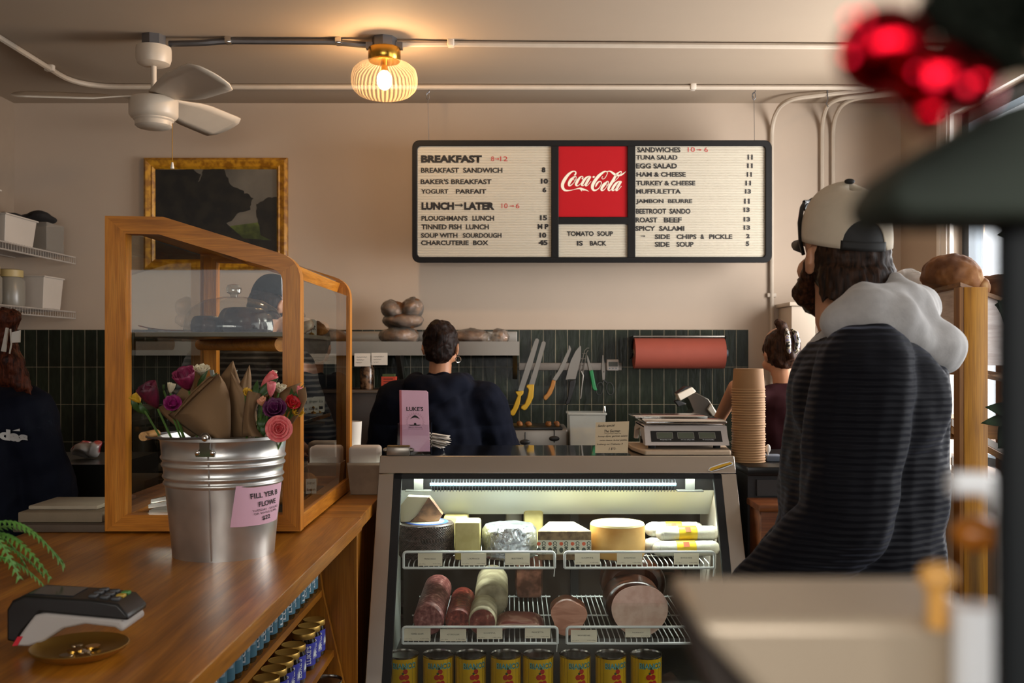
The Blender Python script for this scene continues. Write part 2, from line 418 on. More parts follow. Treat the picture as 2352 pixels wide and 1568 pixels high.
# dark green stacked tiles
def tile_mat():
    m, nt, b = base('green_zellige_tile')
    br = N(nt, 'ShaderNodeTexBrick'); br.offset = 0; br.inputs['Scale'].default_value = 1
    br.inputs['Brick Width'].default_value = .206; br.inputs['Row Height'].default_value = .0665; br.inputs['Mortar Size'].default_value = .0016; br.inputs['Mortar Smooth'].default_value = .25
    br.inputs['Color1'].default_value = (*srgb('#161b13'), 1); br.inputs['Color2'].default_value = (*srgb('#20271b'), 1); br.inputs['Mortar'].default_value = (*srgb('#857c69'), 1)
    tc = N(nt, 'ShaderNodeTexCoord'); sx = N(nt, 'ShaderNodeSeparateXYZ'); cx = N(nt, 'ShaderNodeCombineXYZ')
    nt.links.new(tc.outputs['Object'], sx.inputs[0]); nt.links.new(sx.outputs['Z'], cx.inputs['X']); nt.links.new(sx.outputs['X'], cx.inputs['Y'])
    nt.links.new(cx.outputs[0], br.inputs['Vector'])
    n = N(nt, 'ShaderNodeTexNoise'); n.inputs['Scale'].default_value = 9; n.inputs['Detail'].default_value = 6
    nt.links.new(coords(nt, (6, 6, 1.6)), n.inputs['Vector'])
    mx = N(nt, 'ShaderNodeMix', data_type='RGBA', blend_type='MULTIPLY'); mx.inputs[0].default_value = .6
    nt.links.new(br.outputs['Color'], mx.inputs[6]); nt.links.new(ramp(nt, n.outputs['Fac'], [(.3, (.45,.45,.45)), (.7, (1.5,1.5,1.4))]), mx.inputs[7])
    nt.links.new(mx.outputs[2], b.inputs['Base Color']); b.inputs['Roughness'].default_value = .3; b.inputs['Specular IOR Level'].default_value = .25
    ad = N(nt, 'ShaderNodeMath', operation='MULTIPLY_ADD'); ad.inputs[1].default_value = -1.6; nt.links.new(br.outputs['Fac'], ad.inputs[0]); nt.links.new(n.outputs['Fac'], ad.inputs[2])
    bumpit(nt, b, ad.outputs[0], .5, .004); return m
tx, tz = P(1718, 757, YB)[0], P(0, 757, YB)[2]
struct('trim_3', B().box2((XL+.002, YB-.012, .02), (tx, YB+.001, tz), bev=.002), tile_mat(), loc=(tx, YB, tz))

# --------------------------------------------------------------- surface conduits
cpaint = M_('painted_conduit', '#b9ab9a', 0.5, var=.05)
def bend(pts, r=.12, n=7):
    """round off the corners of a polyline"""
    pts = [V(p) for p in pts]; out = [pts[0]]
    for a, b_, c in zip(pts, pts[1:], pts[2:]):
        d0, d1 = a-b_, c-b_; k = min(r, d0.length*.45, d1.length*.45); p0, p1 = b_+d0.normalized()*k, b_+d1.normalized()*k
        for i in range(n+1):
            t = i/n; out.append(p0*(1-t)**2+b_*(2*t*(1-t))+p1*t*t)
    return out+[pts[-1]]
zc = CEIL-.016
def clips(b, ps, ax):
    for p in ps: b.box(p, (.03 if ax == 0 else .045, .045 if ax == 0 else .03, .034), bev=.006)
c = thing('conduit', 'long thin painted conduit along the ceiling just above the hanging menu board', 'conduit', (0, 5.12, zc))
B().tube(bend([(-2.22, 2.2, zc), (-2.22, 5.1, zc), (XR-.3, 5.12, zc)], .22), .013).obj('pipe', cpaint, c)
b = B(); clips(b, [(-2.22, 4.78, zc+.004)], 1); clips(b, [(-1.6, 5.115, zc+.004), (.93, 5.12, zc+.004)], 0); b.obj('clip', white_paint, c)
c = thing('conduit', 'painted conduit crossing the ceiling to the right of the glowing lamp', 'conduit', (0, 4.4, zc))
B().tube(bend([(-.49, 4.38, zc-.008), (-.33, 4.40, zc), (XR-.02, 4.45, zc)], .08), .013).obj('pipe', cpaint, c)
b = B(); clips(b, [(-.27, 4.4, zc+.004)], 0); b.obj('clip', white_paint, c)
c = thing('conduit', 'bare grey metal conduit on the ceiling between the fan and the lamp', 'conduit', (-1, 4.36, zc))
B().tube(bend([(-1.50, 4.36, zc-.012), (-1.36, 4.35, zc-.012), (-1.25, 4.36, zc), (-.78, 4.37, zc), (-.68, 4.37, zc-.012), (-.60, 4.38, zc-.012)], .06), .014).obj('pipe', gal, c)
b = B(); clips(b, [(-1.24, 4.36, zc+.003), (-.76, 4.37, zc+.003)], 0); b.obj('clip', chrome, c)
for k, (px, x2, lab) in enumerate(((1771, 1.42, 'vertical painted conduit on the back wall just right of the menu board'), (1886, 1.66, 'vertical wall conduit right of the menu board, left one of the close pair'), (1911, 1.74, 'vertical wall conduit, right one of the close pair above the man in the cap'))):
    x = P(px, 0, YB)[0]; yb = YB-.014
    c = thing('conduit', lab, 'conduit', (x, yb, 1.2), 'conduits running down the back wall')
    B().tube(bend([(x, yb, .95 if k == 0 else 1.73), (x, yb, CEIL-.10), (x2+.02, YB-.22, zc-.02), (x2+.45, YB-.36, zc)], .16), .0125).obj('pipe', cpaint, c)
    b = B(); b.box((x, yb+.004, 1.78+.1*k), (.05, .02, .024), bev=.004); b.obj('clip', cpaint, c)

# --------------------------------------------------------------- ceiling lamp
LX, LY = P(883, 0, 4.37)[0], 4.37
lamp = thing('ceiling_lamp', 'lit flush ceiling lamp with ribbed amber glass globe and brass collar', 'lamp', (LX, LY, CEIL))
def Lt(prof): return [(r, CEIL-z) for r, z in prof]
b = B(); b.lathe(Lt([(.055, 0), (.055, .045)]), 8, Matrix.Translation((LX, LY, 0)))
b.box((LX-.065, LY, CEIL-.035), (.03, .03, .03)); b.box((LX+.065, LY, CEIL-.035), (.03, .03, .03)); b.obj('junction_box', gal, lamp, smooth=False)
B().lathe(Lt([(.058, .042), (.07, .046), (.071, .05), (.071, .098), (.066, .104), (.06, .104)]), 40, Matrix.Translation((LX, LY, 0))).obj('collar', brass, lamp)
m = glass('ribbed_amber_glass', (1.0, .80, .55), .10, 1.6)
mm, nt, bs = base('ribbed_amber_shade'); bs.inputs['Base Color'].default_value = (1, .78, .5, 1); bs.inputs['Roughness'].default_value = .12
gr = N(nt, 'ShaderNodeTexGradient', gradient_type='RADIAL'); nt.links.new(coords(nt), gr.inputs[0])
m1 = N(nt, 'ShaderNodeMath', operation='MULTIPLY'); m1.inputs[1].default_value = 44*2*math.pi; m2_ = N(nt, 'ShaderNodeMath', operation='SINE'); m3 = N(nt, 'ShaderNodeMath', operation='MULTIPLY_ADD'); m3.inputs[1].default_value = .045; m3.inputs[2].default_value = .055
nt.links.new(gr.outputs['Fac'], m1.inputs[0]); nt.links.new(m1.outputs[0], m2_.inputs[0]); nt.links.new(m2_.outputs[0], m3.inputs[0]); nt.links.new(m3.outputs[0], bs.inputs['Alpha'])
B().lathe(Lt([(.058, .10), (.075, .105), (.11, .118), (.135, .14), (.143, .17), (.143, .20), (.135, .226), (.11, .25), (.075, .262), (.03, .268), (.001, .269)]), 132, Matrix.Translation((LX, LY, 0)), cap0=False, cap1=False, flute=.016, nfl=44).obj('glass_globe', mm, lamp, angle=0)
B().ell((LX, LY, CEIL-.185), (.033, .033, .042)).obj('bulb', glow('warm_bulb', (1.0, .62, .30), 430), lamp)
B().cyl((LX, LY, CEIL-.145), (LX, LY, CEIL-.10), .014).obj('socket', brass, lamp)

# --------------------------------------------------------------- ceiling fan
FX, FY = P(353, 0, 4.34)[0], 4.34
fan = thing('ceiling_fan', 'white three-blade ceiling fan hanging on a short rod', 'fan', (FX, FY, CEIL))
fw = M_('fan_white', '#c6b8a6', .4, var=.03)
T = Matrix.Translation((FX, FY, 0))
B().lathe(Lt([(.052, 0), (.052, .05)]), 8, T).obj('junction_box', gal, fan, smooth=False)
B().lathe(Lt([(.055, .046), (.073, .05), (.075, .06), (.075, .10), (.068, .122), (.045, .132), (.02, .133)]), 36, T).obj('canopy', fw, fan)
B().cyl((FX, FY, CEIL-.12), (FX, FY, CEIL-.27), .012).obj('rod', fw, fan)
B().lathe(Lt([(.018, .25), (.03, .258), (.05, .268), (.098, .275), (.103, .283), (.103, .345), (.095, .358), (.085, .363), (.085, .368), (.078, .374), (.078, .392), (.068, .400), (.001, .401)]), 44, T).obj('motor', fw, fan)
for a in (193, 72, 314):
    Mx = T @ Matrix.Rotation(math.radians(a), 4, 'Z')
    b = B()
    def bl(u, v):
        x = .07+u*.485; w = .055+.03*min(1, u*2.2)+.012*u; y = (v-.5)*2*w*(1-.35*max(0, u-.93)/.07)
        return Mx @ V((x+.012*math.sin(math.pi*v)*(u > .95), y, CEIL-.272-y*.36*(.35+.65*min(1, u*3))-.012*u))
    b.grid(bl, 16, 6); b.obj('blade', fw, fan, solid=.006)
b = B().cyl((FX+.088, FY-.02, CEIL-.385), (FX+.088, FY-.02, CEIL-.555), .0016, n=6); ch = b.obj('pull_chain', brass, fan)
B().lathe([(.004, 2.285), (.008, 2.262), (.008, 2.258)], 10, Matrix.Translation((FX+.088, FY-.02, 0))).obj('pull', white_pl, ch)

# --------------------------------------------------------------- hanging menu board
def SG(px, py, d=0):
    """point on the (slightly leaning) face of the menu board"""
    return P(px, py, 5.13+.10*(py-323)/278-d)
sign = thing('menu_board', 'wide hanging letter-board menu in a black frame with a red soda panel', 'menu board', SG(1360, 603))
def rrect(x0, y0, x1, y1, r, n=6):
    o = []
    for cx, cy, a in ((x1-r, y0+r, -90), (x1-r, y1-r, 0), (x0+r, y1-r, 90), (x0+r, y0+r, 180)):
        for i in range(n+1):
            t = math.radians(a+90*i/n); o.append((cx+r*math.cos(t), cy+r*math.sin(t)))
    return o
nrm = (SG(1300, 330)-SG(1300, 600)).cross(V((1, 0, 0))).normalized()
if nrm.y > 0: nrm = -nrm
blackfr = M_('black_sign_frame', '#100e0d', .55, var=.15, spec=.2)
b = B()
def frame_ring(b, outer, inner, dep0, dep1):
    oa = [b.bm.verts.new(SG(x, y)+nrm*dep0) for x, y in outer]; ob = [b.bm.verts.new(SG(x, y)+nrm*dep1) for x, y in outer]
    ia = [b.bm.verts.new(SG(x, y)+nrm*dep0) for x, y in inner]; ib = [b.bm.verts.new(SG(x, y)+nrm*dep1) for x, y in inner]
    b.bridge(oa, ob); b.bridge(ib, ia); b.bridge(ob, ib); b.bridge(ia, oa)
frame_ring(b, rrect(947, 322, 1772, 603, 17), rrect(959, 336, 1757, 590, 8), -.09, .012)
for x0, y0, x1, y1 in ((1266, 330, 1283, 598), (1441, 330, 1459, 598), (1275, 498, 1448, 515)):
    b.extr([SG(x0, y0)+nrm*-.02, SG(x1, y0)+nrm*-.02, SG(x1, y1)+nrm*-.02, SG(x0, y1)+nrm*-.02], nrm*.03)
b.obj('frame', blackfr, sign, bevel=.003)
bk = B(); bk.extr([SG(x, y)+nrm*-.085 for x, y in ((955, 330), (1763, 330), (1763, 597), (955, 597))], nrm*.05); bk.obj('back_box', blackfr, sign, smooth=False)
lb = M_('letterboard_cream', '#c0b8a8', .6, spec=.2)
def grooved(x0, y0, x1, y1, name):
    b = B(); prof = []; y = y0
    while y < y1:
        prof += [(y, 0), (y+.7, -.0035), (y+1.0, -.0035), (y+1.7, 0)]; y += 3.75
    prof.append((y1, 0))
    a = [b.bm.verts.new(SG(x0, q)+nrm*d) for q, d in prof]; c = [b.bm.verts.new(SG(x1, q)+nrm*d) for q, d in prof]
    for i in range(len(a)-1): b.face([a[i], c[i], c[i+1], a[i+1]])
    return b.obj(name, lb, sign, smooth=False)
grooved(957, 334, 1270, 592, 'letter_panel'); grooved(1455, 334, 1759, 592, 'letter_panel'); grooved(1280, 512, 1445, 592, 'letter_panel')
redp = B().extr([SG(x, y)+nrm*-.004 for x, y in ((1280, 333), (1445, 333), (1445, 500), (1280, 500))], nrm*.004).obj('soda_panel', M_('soda_red', '#a50a14', .5, var=.02, spec=.2), sign, smooth=False, label='red panel with white script lettering')
def mt(s, x0, x1, y0, y1, bold=.035, m=ink, sp=1.0):
    text(s, quad(SG(x0, y1)+nrm*.0008, SG(x1, y1)+nrm*.0008, SG(x0, y0)+nrm*.0008, SG(x1, y0)+nrm*.0008), m, sign, 'menu_lettering', bold=bold, spacing=sp)
def arrow(x0, x1, y, m=ink, h=4, t=1.3):
    B().extr([SG(x, q)+nrm*.001 for x, q in ((x0, y-t), (x1-h*1.2, y-t), (x1-h*1.2, y-h), (x1, y), (x1-h*1.2, y+h), (x1-h*1.2, y+t), (x0, y+t))], nrm*.001).obj('menu_arrow', m, sign, smooth=False)
for a in (('BREAKFAST', 967, 1107, 356, 374, .06), ('BREAKFAST  SANDWICH', 967, 1154, 385, 397), ('8', 1244, 1253, 384, 396, .06), ("BAKER'S BREAKFAST", 966, 1129, 411, 423), ('10', 1242, 1259, 410, 422, .06), ('YOGURT', 967, 1030, 434, 445), ('PARFAIT', 1047, 1117, 434, 445), ('6', 1246, 1255, 430, 442, .06),
          ('LUNCH', 968, 1043, 464, 482, .06), ('LATER', 1066, 1136, 464, 482, .06), ("PLOUGHMAN'S", 968, 1074, 495, 507), ('LUNCH', 1085, 1135, 495, 507), ('15', 1240, 1257, 494, 506, .06), ('TINNED FISH  LUNCH', 968, 1123, 515, 527), ('M', 1235, 1246, 514, 526, .03), ('P', 1251, 1260, 514, 526, .06),
          ('SOUP WITH', 967, 1051, 535, 546), ('SOURDOUGH', 1063, 1152, 535, 546), ('10', 1239, 1255, 534, 546, .06), ('CHARCUTERIE  BOX', 967, 1122, 552, 563), ('45', 1237, 1258, 551, 563, .06),
          ('SANDWICHES', 1464, 1563, 338, 350), ('TUNA SALAD', 1461, 1556, 356, 367), ('11', 1717, 1729, 355, 367, .06), ('EGG SALAD', 1461, 1555, 375, 387), ('11', 1716, 1729, 375, 386, .06), ('HAM & CHEESE', 1462, 1575, 395, 406), ('11', 1715, 1727, 395, 406, .06),
          ('TURKEY & CHEESE', 1461, 1597, 415, 426), ('11', 1712, 1725, 415, 426, .06), ('MUFFULETTA', 1461, 1564, 434, 445), ('13', 1711, 1725, 434, 445, .06), ('JAMBON  BEURRE', 1461, 1590, 457, 469), ('11', 1709, 1722, 456, 468, .06), ('BEETROOT  SANDO', 1461, 1586, 479, 491), ('13', 1708, 1722, 476, 487, .06),
          ('ROAST', 1460, 1510, 499, 511), ('BEEF', 1525, 1566, 499, 511), ('13', 1708, 1723, 498, 509, .06), ('SPICY  SALAMI', 1459, 1572, 519, 530), ('13', 1708, 1723, 517, 528, .06), ('SIDE', 1504, 1539, 538, 549), ('CHIPS', 1554, 1600, 538, 549), ('&', 1609, 1618, 538, 549), ('PICKLE', 1629, 1682, 538, 549), ('2', 1714, 1722, 537, 547, .06), ('SIDE', 1504, 1538, 555, 567), ('SOUP', 1554, 1593, 555, 567), ('5', 1713, 1721, 554, 565, .06),
          ('TOMATO  SOUP', 1302, 1408, 531, 542), ('IS', 1325, 1339, 553, 564), ('BACK', 1355, 1393, 553, 564)): mt(*a)
for s, x0, x1, y0, y1 in (('8', 1128, 1135, 359, 370), ('12', 1149, 1166, 359, 370), ('10', 1152, 1166, 467, 478), ('6', 1185, 1193, 467, 478), ('10', 1580, 1596, 338, 349), ('6', 1618, 1626, 338, 349)): mt(s, x0, x1, y0, y1, 0.0, redink)
arrow(1137, 1147, 365, redink, 2.6, .7); arrow(1171, 1181, 473, redink, 2.6, .7); arrow(1601, 1611, 344, redink, 2.6, .7); arrow(1045, 1064, 471, ink, 4.5, 1.4); arrow(1472, 1482, 542, ink, 2.4, .7)
# white script lettering on the red panel: pen strokes (x, y, half width) in a 2352-wide enlargement of the panel
def pen(strokes, mapf, name, m, parent, step=9):
    b = B()
    for st in strokes:
        pts = []
        for i in range(len(st)-1):
            p0 = st[max(i-1, 0)]; p1, p2 = st[i], st[i+1]; p3 = st[min(i+2, len(st)-1)]
            n = max(3, int(math.hypot(p2[0]-p1[0], p2[1]-p1[1])/step/3))
            for k in range(n):
                t = k/n; pts.append(tuple(.5*((2*p1[j])+(p2[j]-p0[j])*t+(2*p0[j]-5*p1[j]+4*p2[j]-p3[j])*t*t+(3*p1[j]-p0[j]-3*p2[j]+p3[j])*t**3) for j in range(3)))
        pts.append(st[-1]); L = []; Q = []
        for i, (x, y, h) in enumerate(pts):
            a, c = pts[max(i-1, 0)], pts[min(i+1, len(pts)-1)]; dx, dy = c[0]-a[0], c[1]-a[1]; d = math.hypot(dx, dy) or 1
            h = max(h, 2); L.append(b.bm.verts.new(mapf(x-dy/d*h, y+dx/d*h))); Q.append(b.bm.verts.new(mapf(x+dy/d*h, y-dx/d*h)))
        for i in range(len(L)-1): b.face([L[i], L[i+1], Q[i+1], Q[i]])
    return b.obj(name, m, parent, smooth=False)
script = [
 [(590,350,12),(625,345,26),(645,275,20),(600,238,14),(520,255,24),(400,350,40),(290,500,50),(225,640,50),(230,760,46),(300,840,32),(420,850,16),(560,825,9),(680,795,12),(790,780,28),(870,815,32),(960,830,18),(1065,880,2)],
 [(760,790,10),(815,835,16),(835,875,4)],
 [(600,420,20),(500,500,46),(430,620,40),(430,690,28),(480,690,16),(570,610,9),(640,500,9),(655,430,12),(625,395,14),(560,430,24)],
 [(560,490,7),(600,520,7),(660,510,7),(700,490,7)],
 [(845,490,26),(870,430,16),(840,400,14),(770,440,28),(680,580,42),(650,660,36),(680,700,22),(740,680,10),(840,590,8)],
 [(1110,400,14),(1020,410,20),(930,490,36),(850,620,40),(840,680,30),(890,690,12),(970,600,8),(1060,480,8)],
 [(1110,395,30),(1040,510,40),(970,640,36),(960,700,22),(1020,680,9),(1125,560,9)],
 [(1180,430,26),(1240,405,26)],
 [(1500,400,9),(1470,450,9),(1500,485,9),(1560,460,9),(1620,370,9),(1650,290,9),(1610,245,14),(1540,255,24),(1400,360,44),(1280,500,48),(1190,650,50),(1170,770,44),(1220,840,30),(1300,830,18),(1390,760,12),(1450,650,10),(1450,580,12),(1400,560,14),(1340,600,26),(1290,680,24),(1270,740,6)],
 [(1640,250,10),(1720,235,16),(1800,280,30),(1880,340,36),(1960,372,28),(2080,355,26),(2170,300,16),(2240,235,2)],
 [(1640,580,18),(1550,650,44),(1470,770,40),(1460,840,26),(1520,840,14),(1600,760,9),(1670,650,9),(1680,580,11),(1650,556,12),(1600,590,20)],
 [(1590,650,7),(1630,680,7),(1700,660,7)],
 [(1800,610,8),(1900,530,8),(2000,420,9),(2090,290,10),(2080,245,12),(2020,270,18),(1930,350,32),(1820,540,42),(1710,720,40),(1680,820,30),(1720,850,14),(1810,770,8)],
 [(2090,560,14),(1990,570,20),(1900,650,38),(1820,770,40),(1810,840,28),(1860,840,12),(1940,760,8),(2030,640,8)],
 [(2085,555,30),(2010,670,40),(1940,800,36),(1930,850,22),(1990,830,9),(2095,710,8)]]
pen(script, lambda x, y: SG(1276+x/13.835, 376+y/13.835)+nrm*.0015, 'script_lettering', M_('script_white', '#e6dcc8', .5), redp)
for px in (985, 1733):
    top = V((P(px-2, 193, 5.13)[0], 5.125, CEIL)); bot = SG(px, 322)
    wr = B().tube([top-V((0, 0, .07)), bot], .0013, 6).obj('hanging_wire', gal, sign)
    b = B(); b.cyl(top, top-V((0, 0, .022)), .004, n=8); b.tube([top+V((.008*math.sin(t*.9), 0, -.02-.045*t/7+.0)) for t in range(8)], .0025, 6)
    b.tube([top+V((.009*math.cos(t*math.pi/4), 0, -.058+.02*math.sin(t*math.pi/4))) for t in range(8)], .0022, 6, closed=True); b.obj('hook', gal, wr)
b = B(); hk = P(1900, 210, 5.2); b.cyl((hk.x, 5.2, CEIL), (hk.x, 5.2, CEIL-.02), .004); b.tube([(hk.x, 5.2, CEIL-.02), (hk.x+.004, 5.2, CEIL-.05), (hk.x-.004, 5.2, CEIL-.08), (hk.x+.006, 5.2, CEIL-.095)], .0026, 6)
b.obj('ceiling_hook', gal, label='bare screw hook in the ceiling above the man in the cap', cat='hook', loc=(hk.x, 5.2, CEIL))

# --------------------------------------------------------------- landscape painting
YP = YB-.002
pic = thing('framed_painting', 'dark landscape painting in a gilt wooden frame on the back wall', 'painting', P(497, 621, YP-.03))
giltm = mix2('gilt_frame', '#8a5a12', '#c08a22', 30, rough=.35, bump=.15, bd=.002)
b = B()
def pr(x, y, d): return P(x, y, YP)+V((0, -d, 0))
prof = [(0, 0), (0, .02), (6, .034), (12, .028), (17, .022), (20, .026), (24, .014), (26, .006)]
rings = []
for ins, d in prof:
    rings.append([b.bm.verts.new(pr(x, y, d)) for x, y in ((333+ins, 364+ins), (662-ins, 364+ins), (662-ins, 621-ins), (333+ins, 621-ins))])
for a, c in zip(rings, rings[1:]): b.bridge(a, c)
b.face(rings[0]); b.obj('gilt_frame', giltm, pic, smooth=False)
skym = mix2('painted_sky', '#3f3d38', '#7d766a', 2.2, .35, .75, rough=.6, bump=.1)
tr = mix2('painted_trees', '#0b0a08', '#1d1a12', 14, rough=.6, bump=.2)
cv = B().extr([pr(x, y, .006) for x, y in ((357, 388), (638, 388), (638, 597), (357, 597))], (0, -.002, 0)).obj('canvas', skym, pic, smooth=False)
def jag(poly, amp, n=3):
    n = 5; amp *= .42
    o = []
    for i in range(len(poly)):
        a, c = poly[i], poly[(i+1) % len(poly)]
        for k in range(n):
            t = k/n; o.append((a[0]+(c[0]-a[0])*t+R.uniform(-amp, amp), a[1]+(c[1]-a[1])*t+R.uniform(-amp, amp)))
    return [(min(637, max(358, x)), min(596, max(389, y))) for x, y in o]
def paint(poly, d, m, amp, n=5): B().poly([pr(x, y, d) for x, y in jag(poly, amp, n)]).obj('painted_shape', m, cv, smooth=False)
paint([(530, 520), (637, 505), (637, 550), (535, 560)], .009, mix2('painted_meadow', '#2c3512', '#55612a', 9, rough=.6), 1.5)
paint([(358, 390), (445, 390), (462, 402), (455, 420), (470, 470), (500, 540), (510, 597), (358, 597)], .0095, tr, 3)
paint([(470, 390), (518, 390), (530, 425), (560, 440), (582, 455), (575, 480), (548, 492), (520, 515), (495, 520), (440, 505), (440, 440), (462, 410)], .010, tr, 5, 7)
paint([(590, 470), (612, 456), (637, 452), (637, 560), (600, 540), (592, 505)], .0095, tr, 4, 6)
paint([(440, 510), (520, 512), (560, 548), (637, 552), (637, 597), (430, 597)], .0092, tr, 2)

# --------------------------------------------------------------- white wire shelves on the left wall and their bins
wiregrey = M_('wire_shelf_white', '#a49a90', .45)
def wshelf(z, label, xw=XL, xf=-2.40):
    t = thing('wire_shelf', label, 'shelf', (xw, 4.6, z), 'wire shelves on the left wall')
    b = B(); y0, y1 = 3.2, 5.47
    for zz, x in ((z, xf), (z-.035, xf), (z, xw+.02), (z, (xw+xf)/2)): b.tube([(x, y0, zz), (x, y1, zz)], .004, 6)
    n = 84
    for i in range(n+1):
        y = y0+(y1-y0)*i/n; b.tube([(xw+.02, y, z+.003), (xf+.003, y, z+.003), (xf+.003, y, z-.035)], .0019, 4)
    b.obj('wire_grid', wiregrey, t)
    for y in (3.9, 4.4): B().tube([(xw+.002, y, z-.26), (xf+.03, y, z-.012)], .006, 6).obj('bracket', wiregrey, t)
wshelf(1.985, 'upper white wire shelf on the left wall, end facing the room'); wshelf(1.685, 'lower white wire shelf on the left wall above the dark tiles')
binm = M_('bin_white', '#b7aca0', .5, var=.04); clearb = M_('clear_bin', '#8d867c', .25); clearb.node_tree.nodes['Principled BSDF'].inputs['Alpha'].default_value = .5
def bin_(c, d, z, m, label, lip=True, name='storage_bin'):
    b = B(); x, y, _q = c; a, e, h = d
    M = Matrix.Translation((x, y, z+.006)); pr_ = [(1, 0), (1.12, h), (1.18, h), (1.18, h-.008), (1.14, h-.008)] if lip else [(1, 0), (1.0, h), (.95, h), (.95, .01)]
    rings = []
    for k, zz in pr_: rings.append([b.bm.verts.new(M @ V((sx*a/2*k, sy*e/2*k, zz))) for sx, sy in ((-1,-1), (1,-1), (1,1), (-1,1))])
    for p, q in zip(rings, rings[1:]): b.bridge(p, q)
    b.face(rings[0]); return b.obj(name, m, label=label, cat='bin', loc=(x, y, z+.006), smooth=False, bevel=.006, group='bins on the wire shelves')
bin_((-2.55, 4.93, 0), (.22, .28, .14), 1.987, binm, 'white plastic bin on the upper wire shelf, left of the dark-topped clear tub')
bx = bin_((-2.52, 5.28, 0), (.2, .2, .15), 1.987, clearb, 'clear plastic tub on the upper wire shelf end with something dark on top', False)
bin_((-2.55, 4.55, 0), (.22, .3, .24), 1.987, binm, 'tall white bin on the upper wire shelf at the left picture edge')
B().ell((-2.52, 5.28, 2.168), (.10, .10, .03)).ell((-2.49, 5.24, 2.18), (.06, .06, .03)).cap((-2.55, 5.2, 2.168), .015, (-2.60, 5.08, 2.17), .01).blob('cloth_bundle', M_('black_cloth', '#120d0b', .9), vox=.008, disp=.01, label='crumpled black cloth lying on top of the clear tub', cat='cloth', loc=(-2.52, 5.28, 2.15))
bin_((-2.54, 5.28, 0), (.2, .2, .17), 1.687, binm, 'white bin at the end of the lower wire shelf')
for y, lab in ((5.03, 'pale jar with yellowish lid on the lower wire shelf'), (4.80, 'left jar on the lower wire shelf at the picture edge')):
    t = thing('storage_jar', lab, 'jar', (-2.54, y, 1.692), 'jars on the lower wire shelf')
    B().lathe([(.07, 0), (.075, .02), (.075, .13), (.06, .15)], 20, Matrix.Translation((-2.54, y, 1.692))).obj('jar_body', M_('jar_grey', '#7d776c', .3), t)
    B().lathe([(.064, .15), (.066, .152), (.066, .185), (.05, .19)], 20, Matrix.Translation((-2.54, y, 1.692))).obj('lid', M_('jar_lid_tan', '#a8925f', .5), t)
# ================================================================= WOODEN COUNTER, PASTRY CASE, FLOWERS
CT = .95
oak = wood('counter_oak', '#8a5412', '#b8741e', '#d29030', 1, .33, 1.0, plank=.09, coat=.25)
oakx = wood('oak_across', '#7e4c10', '#a5681a', '#bd7e28', 0, .4)
oakz = wood('oak_upright', '#784810', '#9c6018', '#b47624', 2, .4)
casew = wood('case_oak_x', '#a26214', '#c67c22', '#d69036', 0, .38, 1.6); casez = wood('case_oak_z', '#a26214', '#c67c22', '#d69036', 2, .38, 1.6); casey = wood('case_oak_y', '#a26214', '#c67c22', '#d69036', 1, .38, 1.6)
ctr = thing('wooden_counter', 'long oak counter with open jar shelves on its right side', 'counter', (-.9, 2, 0))
B().extr([(-1.37, .7, CT-.04), (-.506, .7, CT-.04), (-.462, 3.07, CT-.04), (-1.37, 3.07, CT-.04)], (0, 0, .04)).obj('countertop', oak, ctr, smooth=False, bevel=.002)
def shelfx(y): return -.462-(3.07-y)*.0186
B().extr([(-1.3, 3.045, 0), (-.475, 3.045, 0), (-.475, 3.045, CT-.04), (-1.3, 3.045, CT-.04)], (0, .022, 0)).obj('end_panel', oakz, ctr, smooth=False)
for (z, off, nm) in ((.737, .114, 'jar_shelf'), (.556, .077, 'jar_shelf'), (.375, .04, 'jar_shelf')):
    B().extr([(-.95, 1.2, z-.02), (shelfx(1.2)-off, 1.2, z-.02), (shelfx(3.04)-off, 3.04, z-.02), (-.95, 3.04, z-.02)], (0, 0, .02)).obj(nm, oak, ctr, smooth=False)
B().extr([(-1.0, 3.02, 0), (-.42, 3.02, .06), (-.576, 3.02, .737), (-.6, 3.02, CT-.04), (-1.0, 3.02, CT-.04)], (0, .022, 0)).obj('slanted_side', oakz, ctr, smooth=False)
B().box2((-.98, .9, 0), (-.955, 3.02, CT-.04)).obj('back_panel', oakz, ctr, smooth=False)
B().box2((-1.3, .9, 0), (-.985, 3.04, CT-.045)).obj('cabinet_body', oakz, ctr, smooth=False)
c2 = thing('wooden_counter', 'further stretch of oak counter under the pastry case back, beside the deli case', 'counter', (-.9, 3.5, 0))
B().box2((-1.37, 3.075, CT-.04), (-.468, 4.0, CT), bev=.002).obj('countertop', oakx, c2, smooth=False)
B().box2((-1.3, 3.09, 0), (-.50, 3.95, CT-.04)).obj('cabinet_body', oakz, c2, smooth=False)

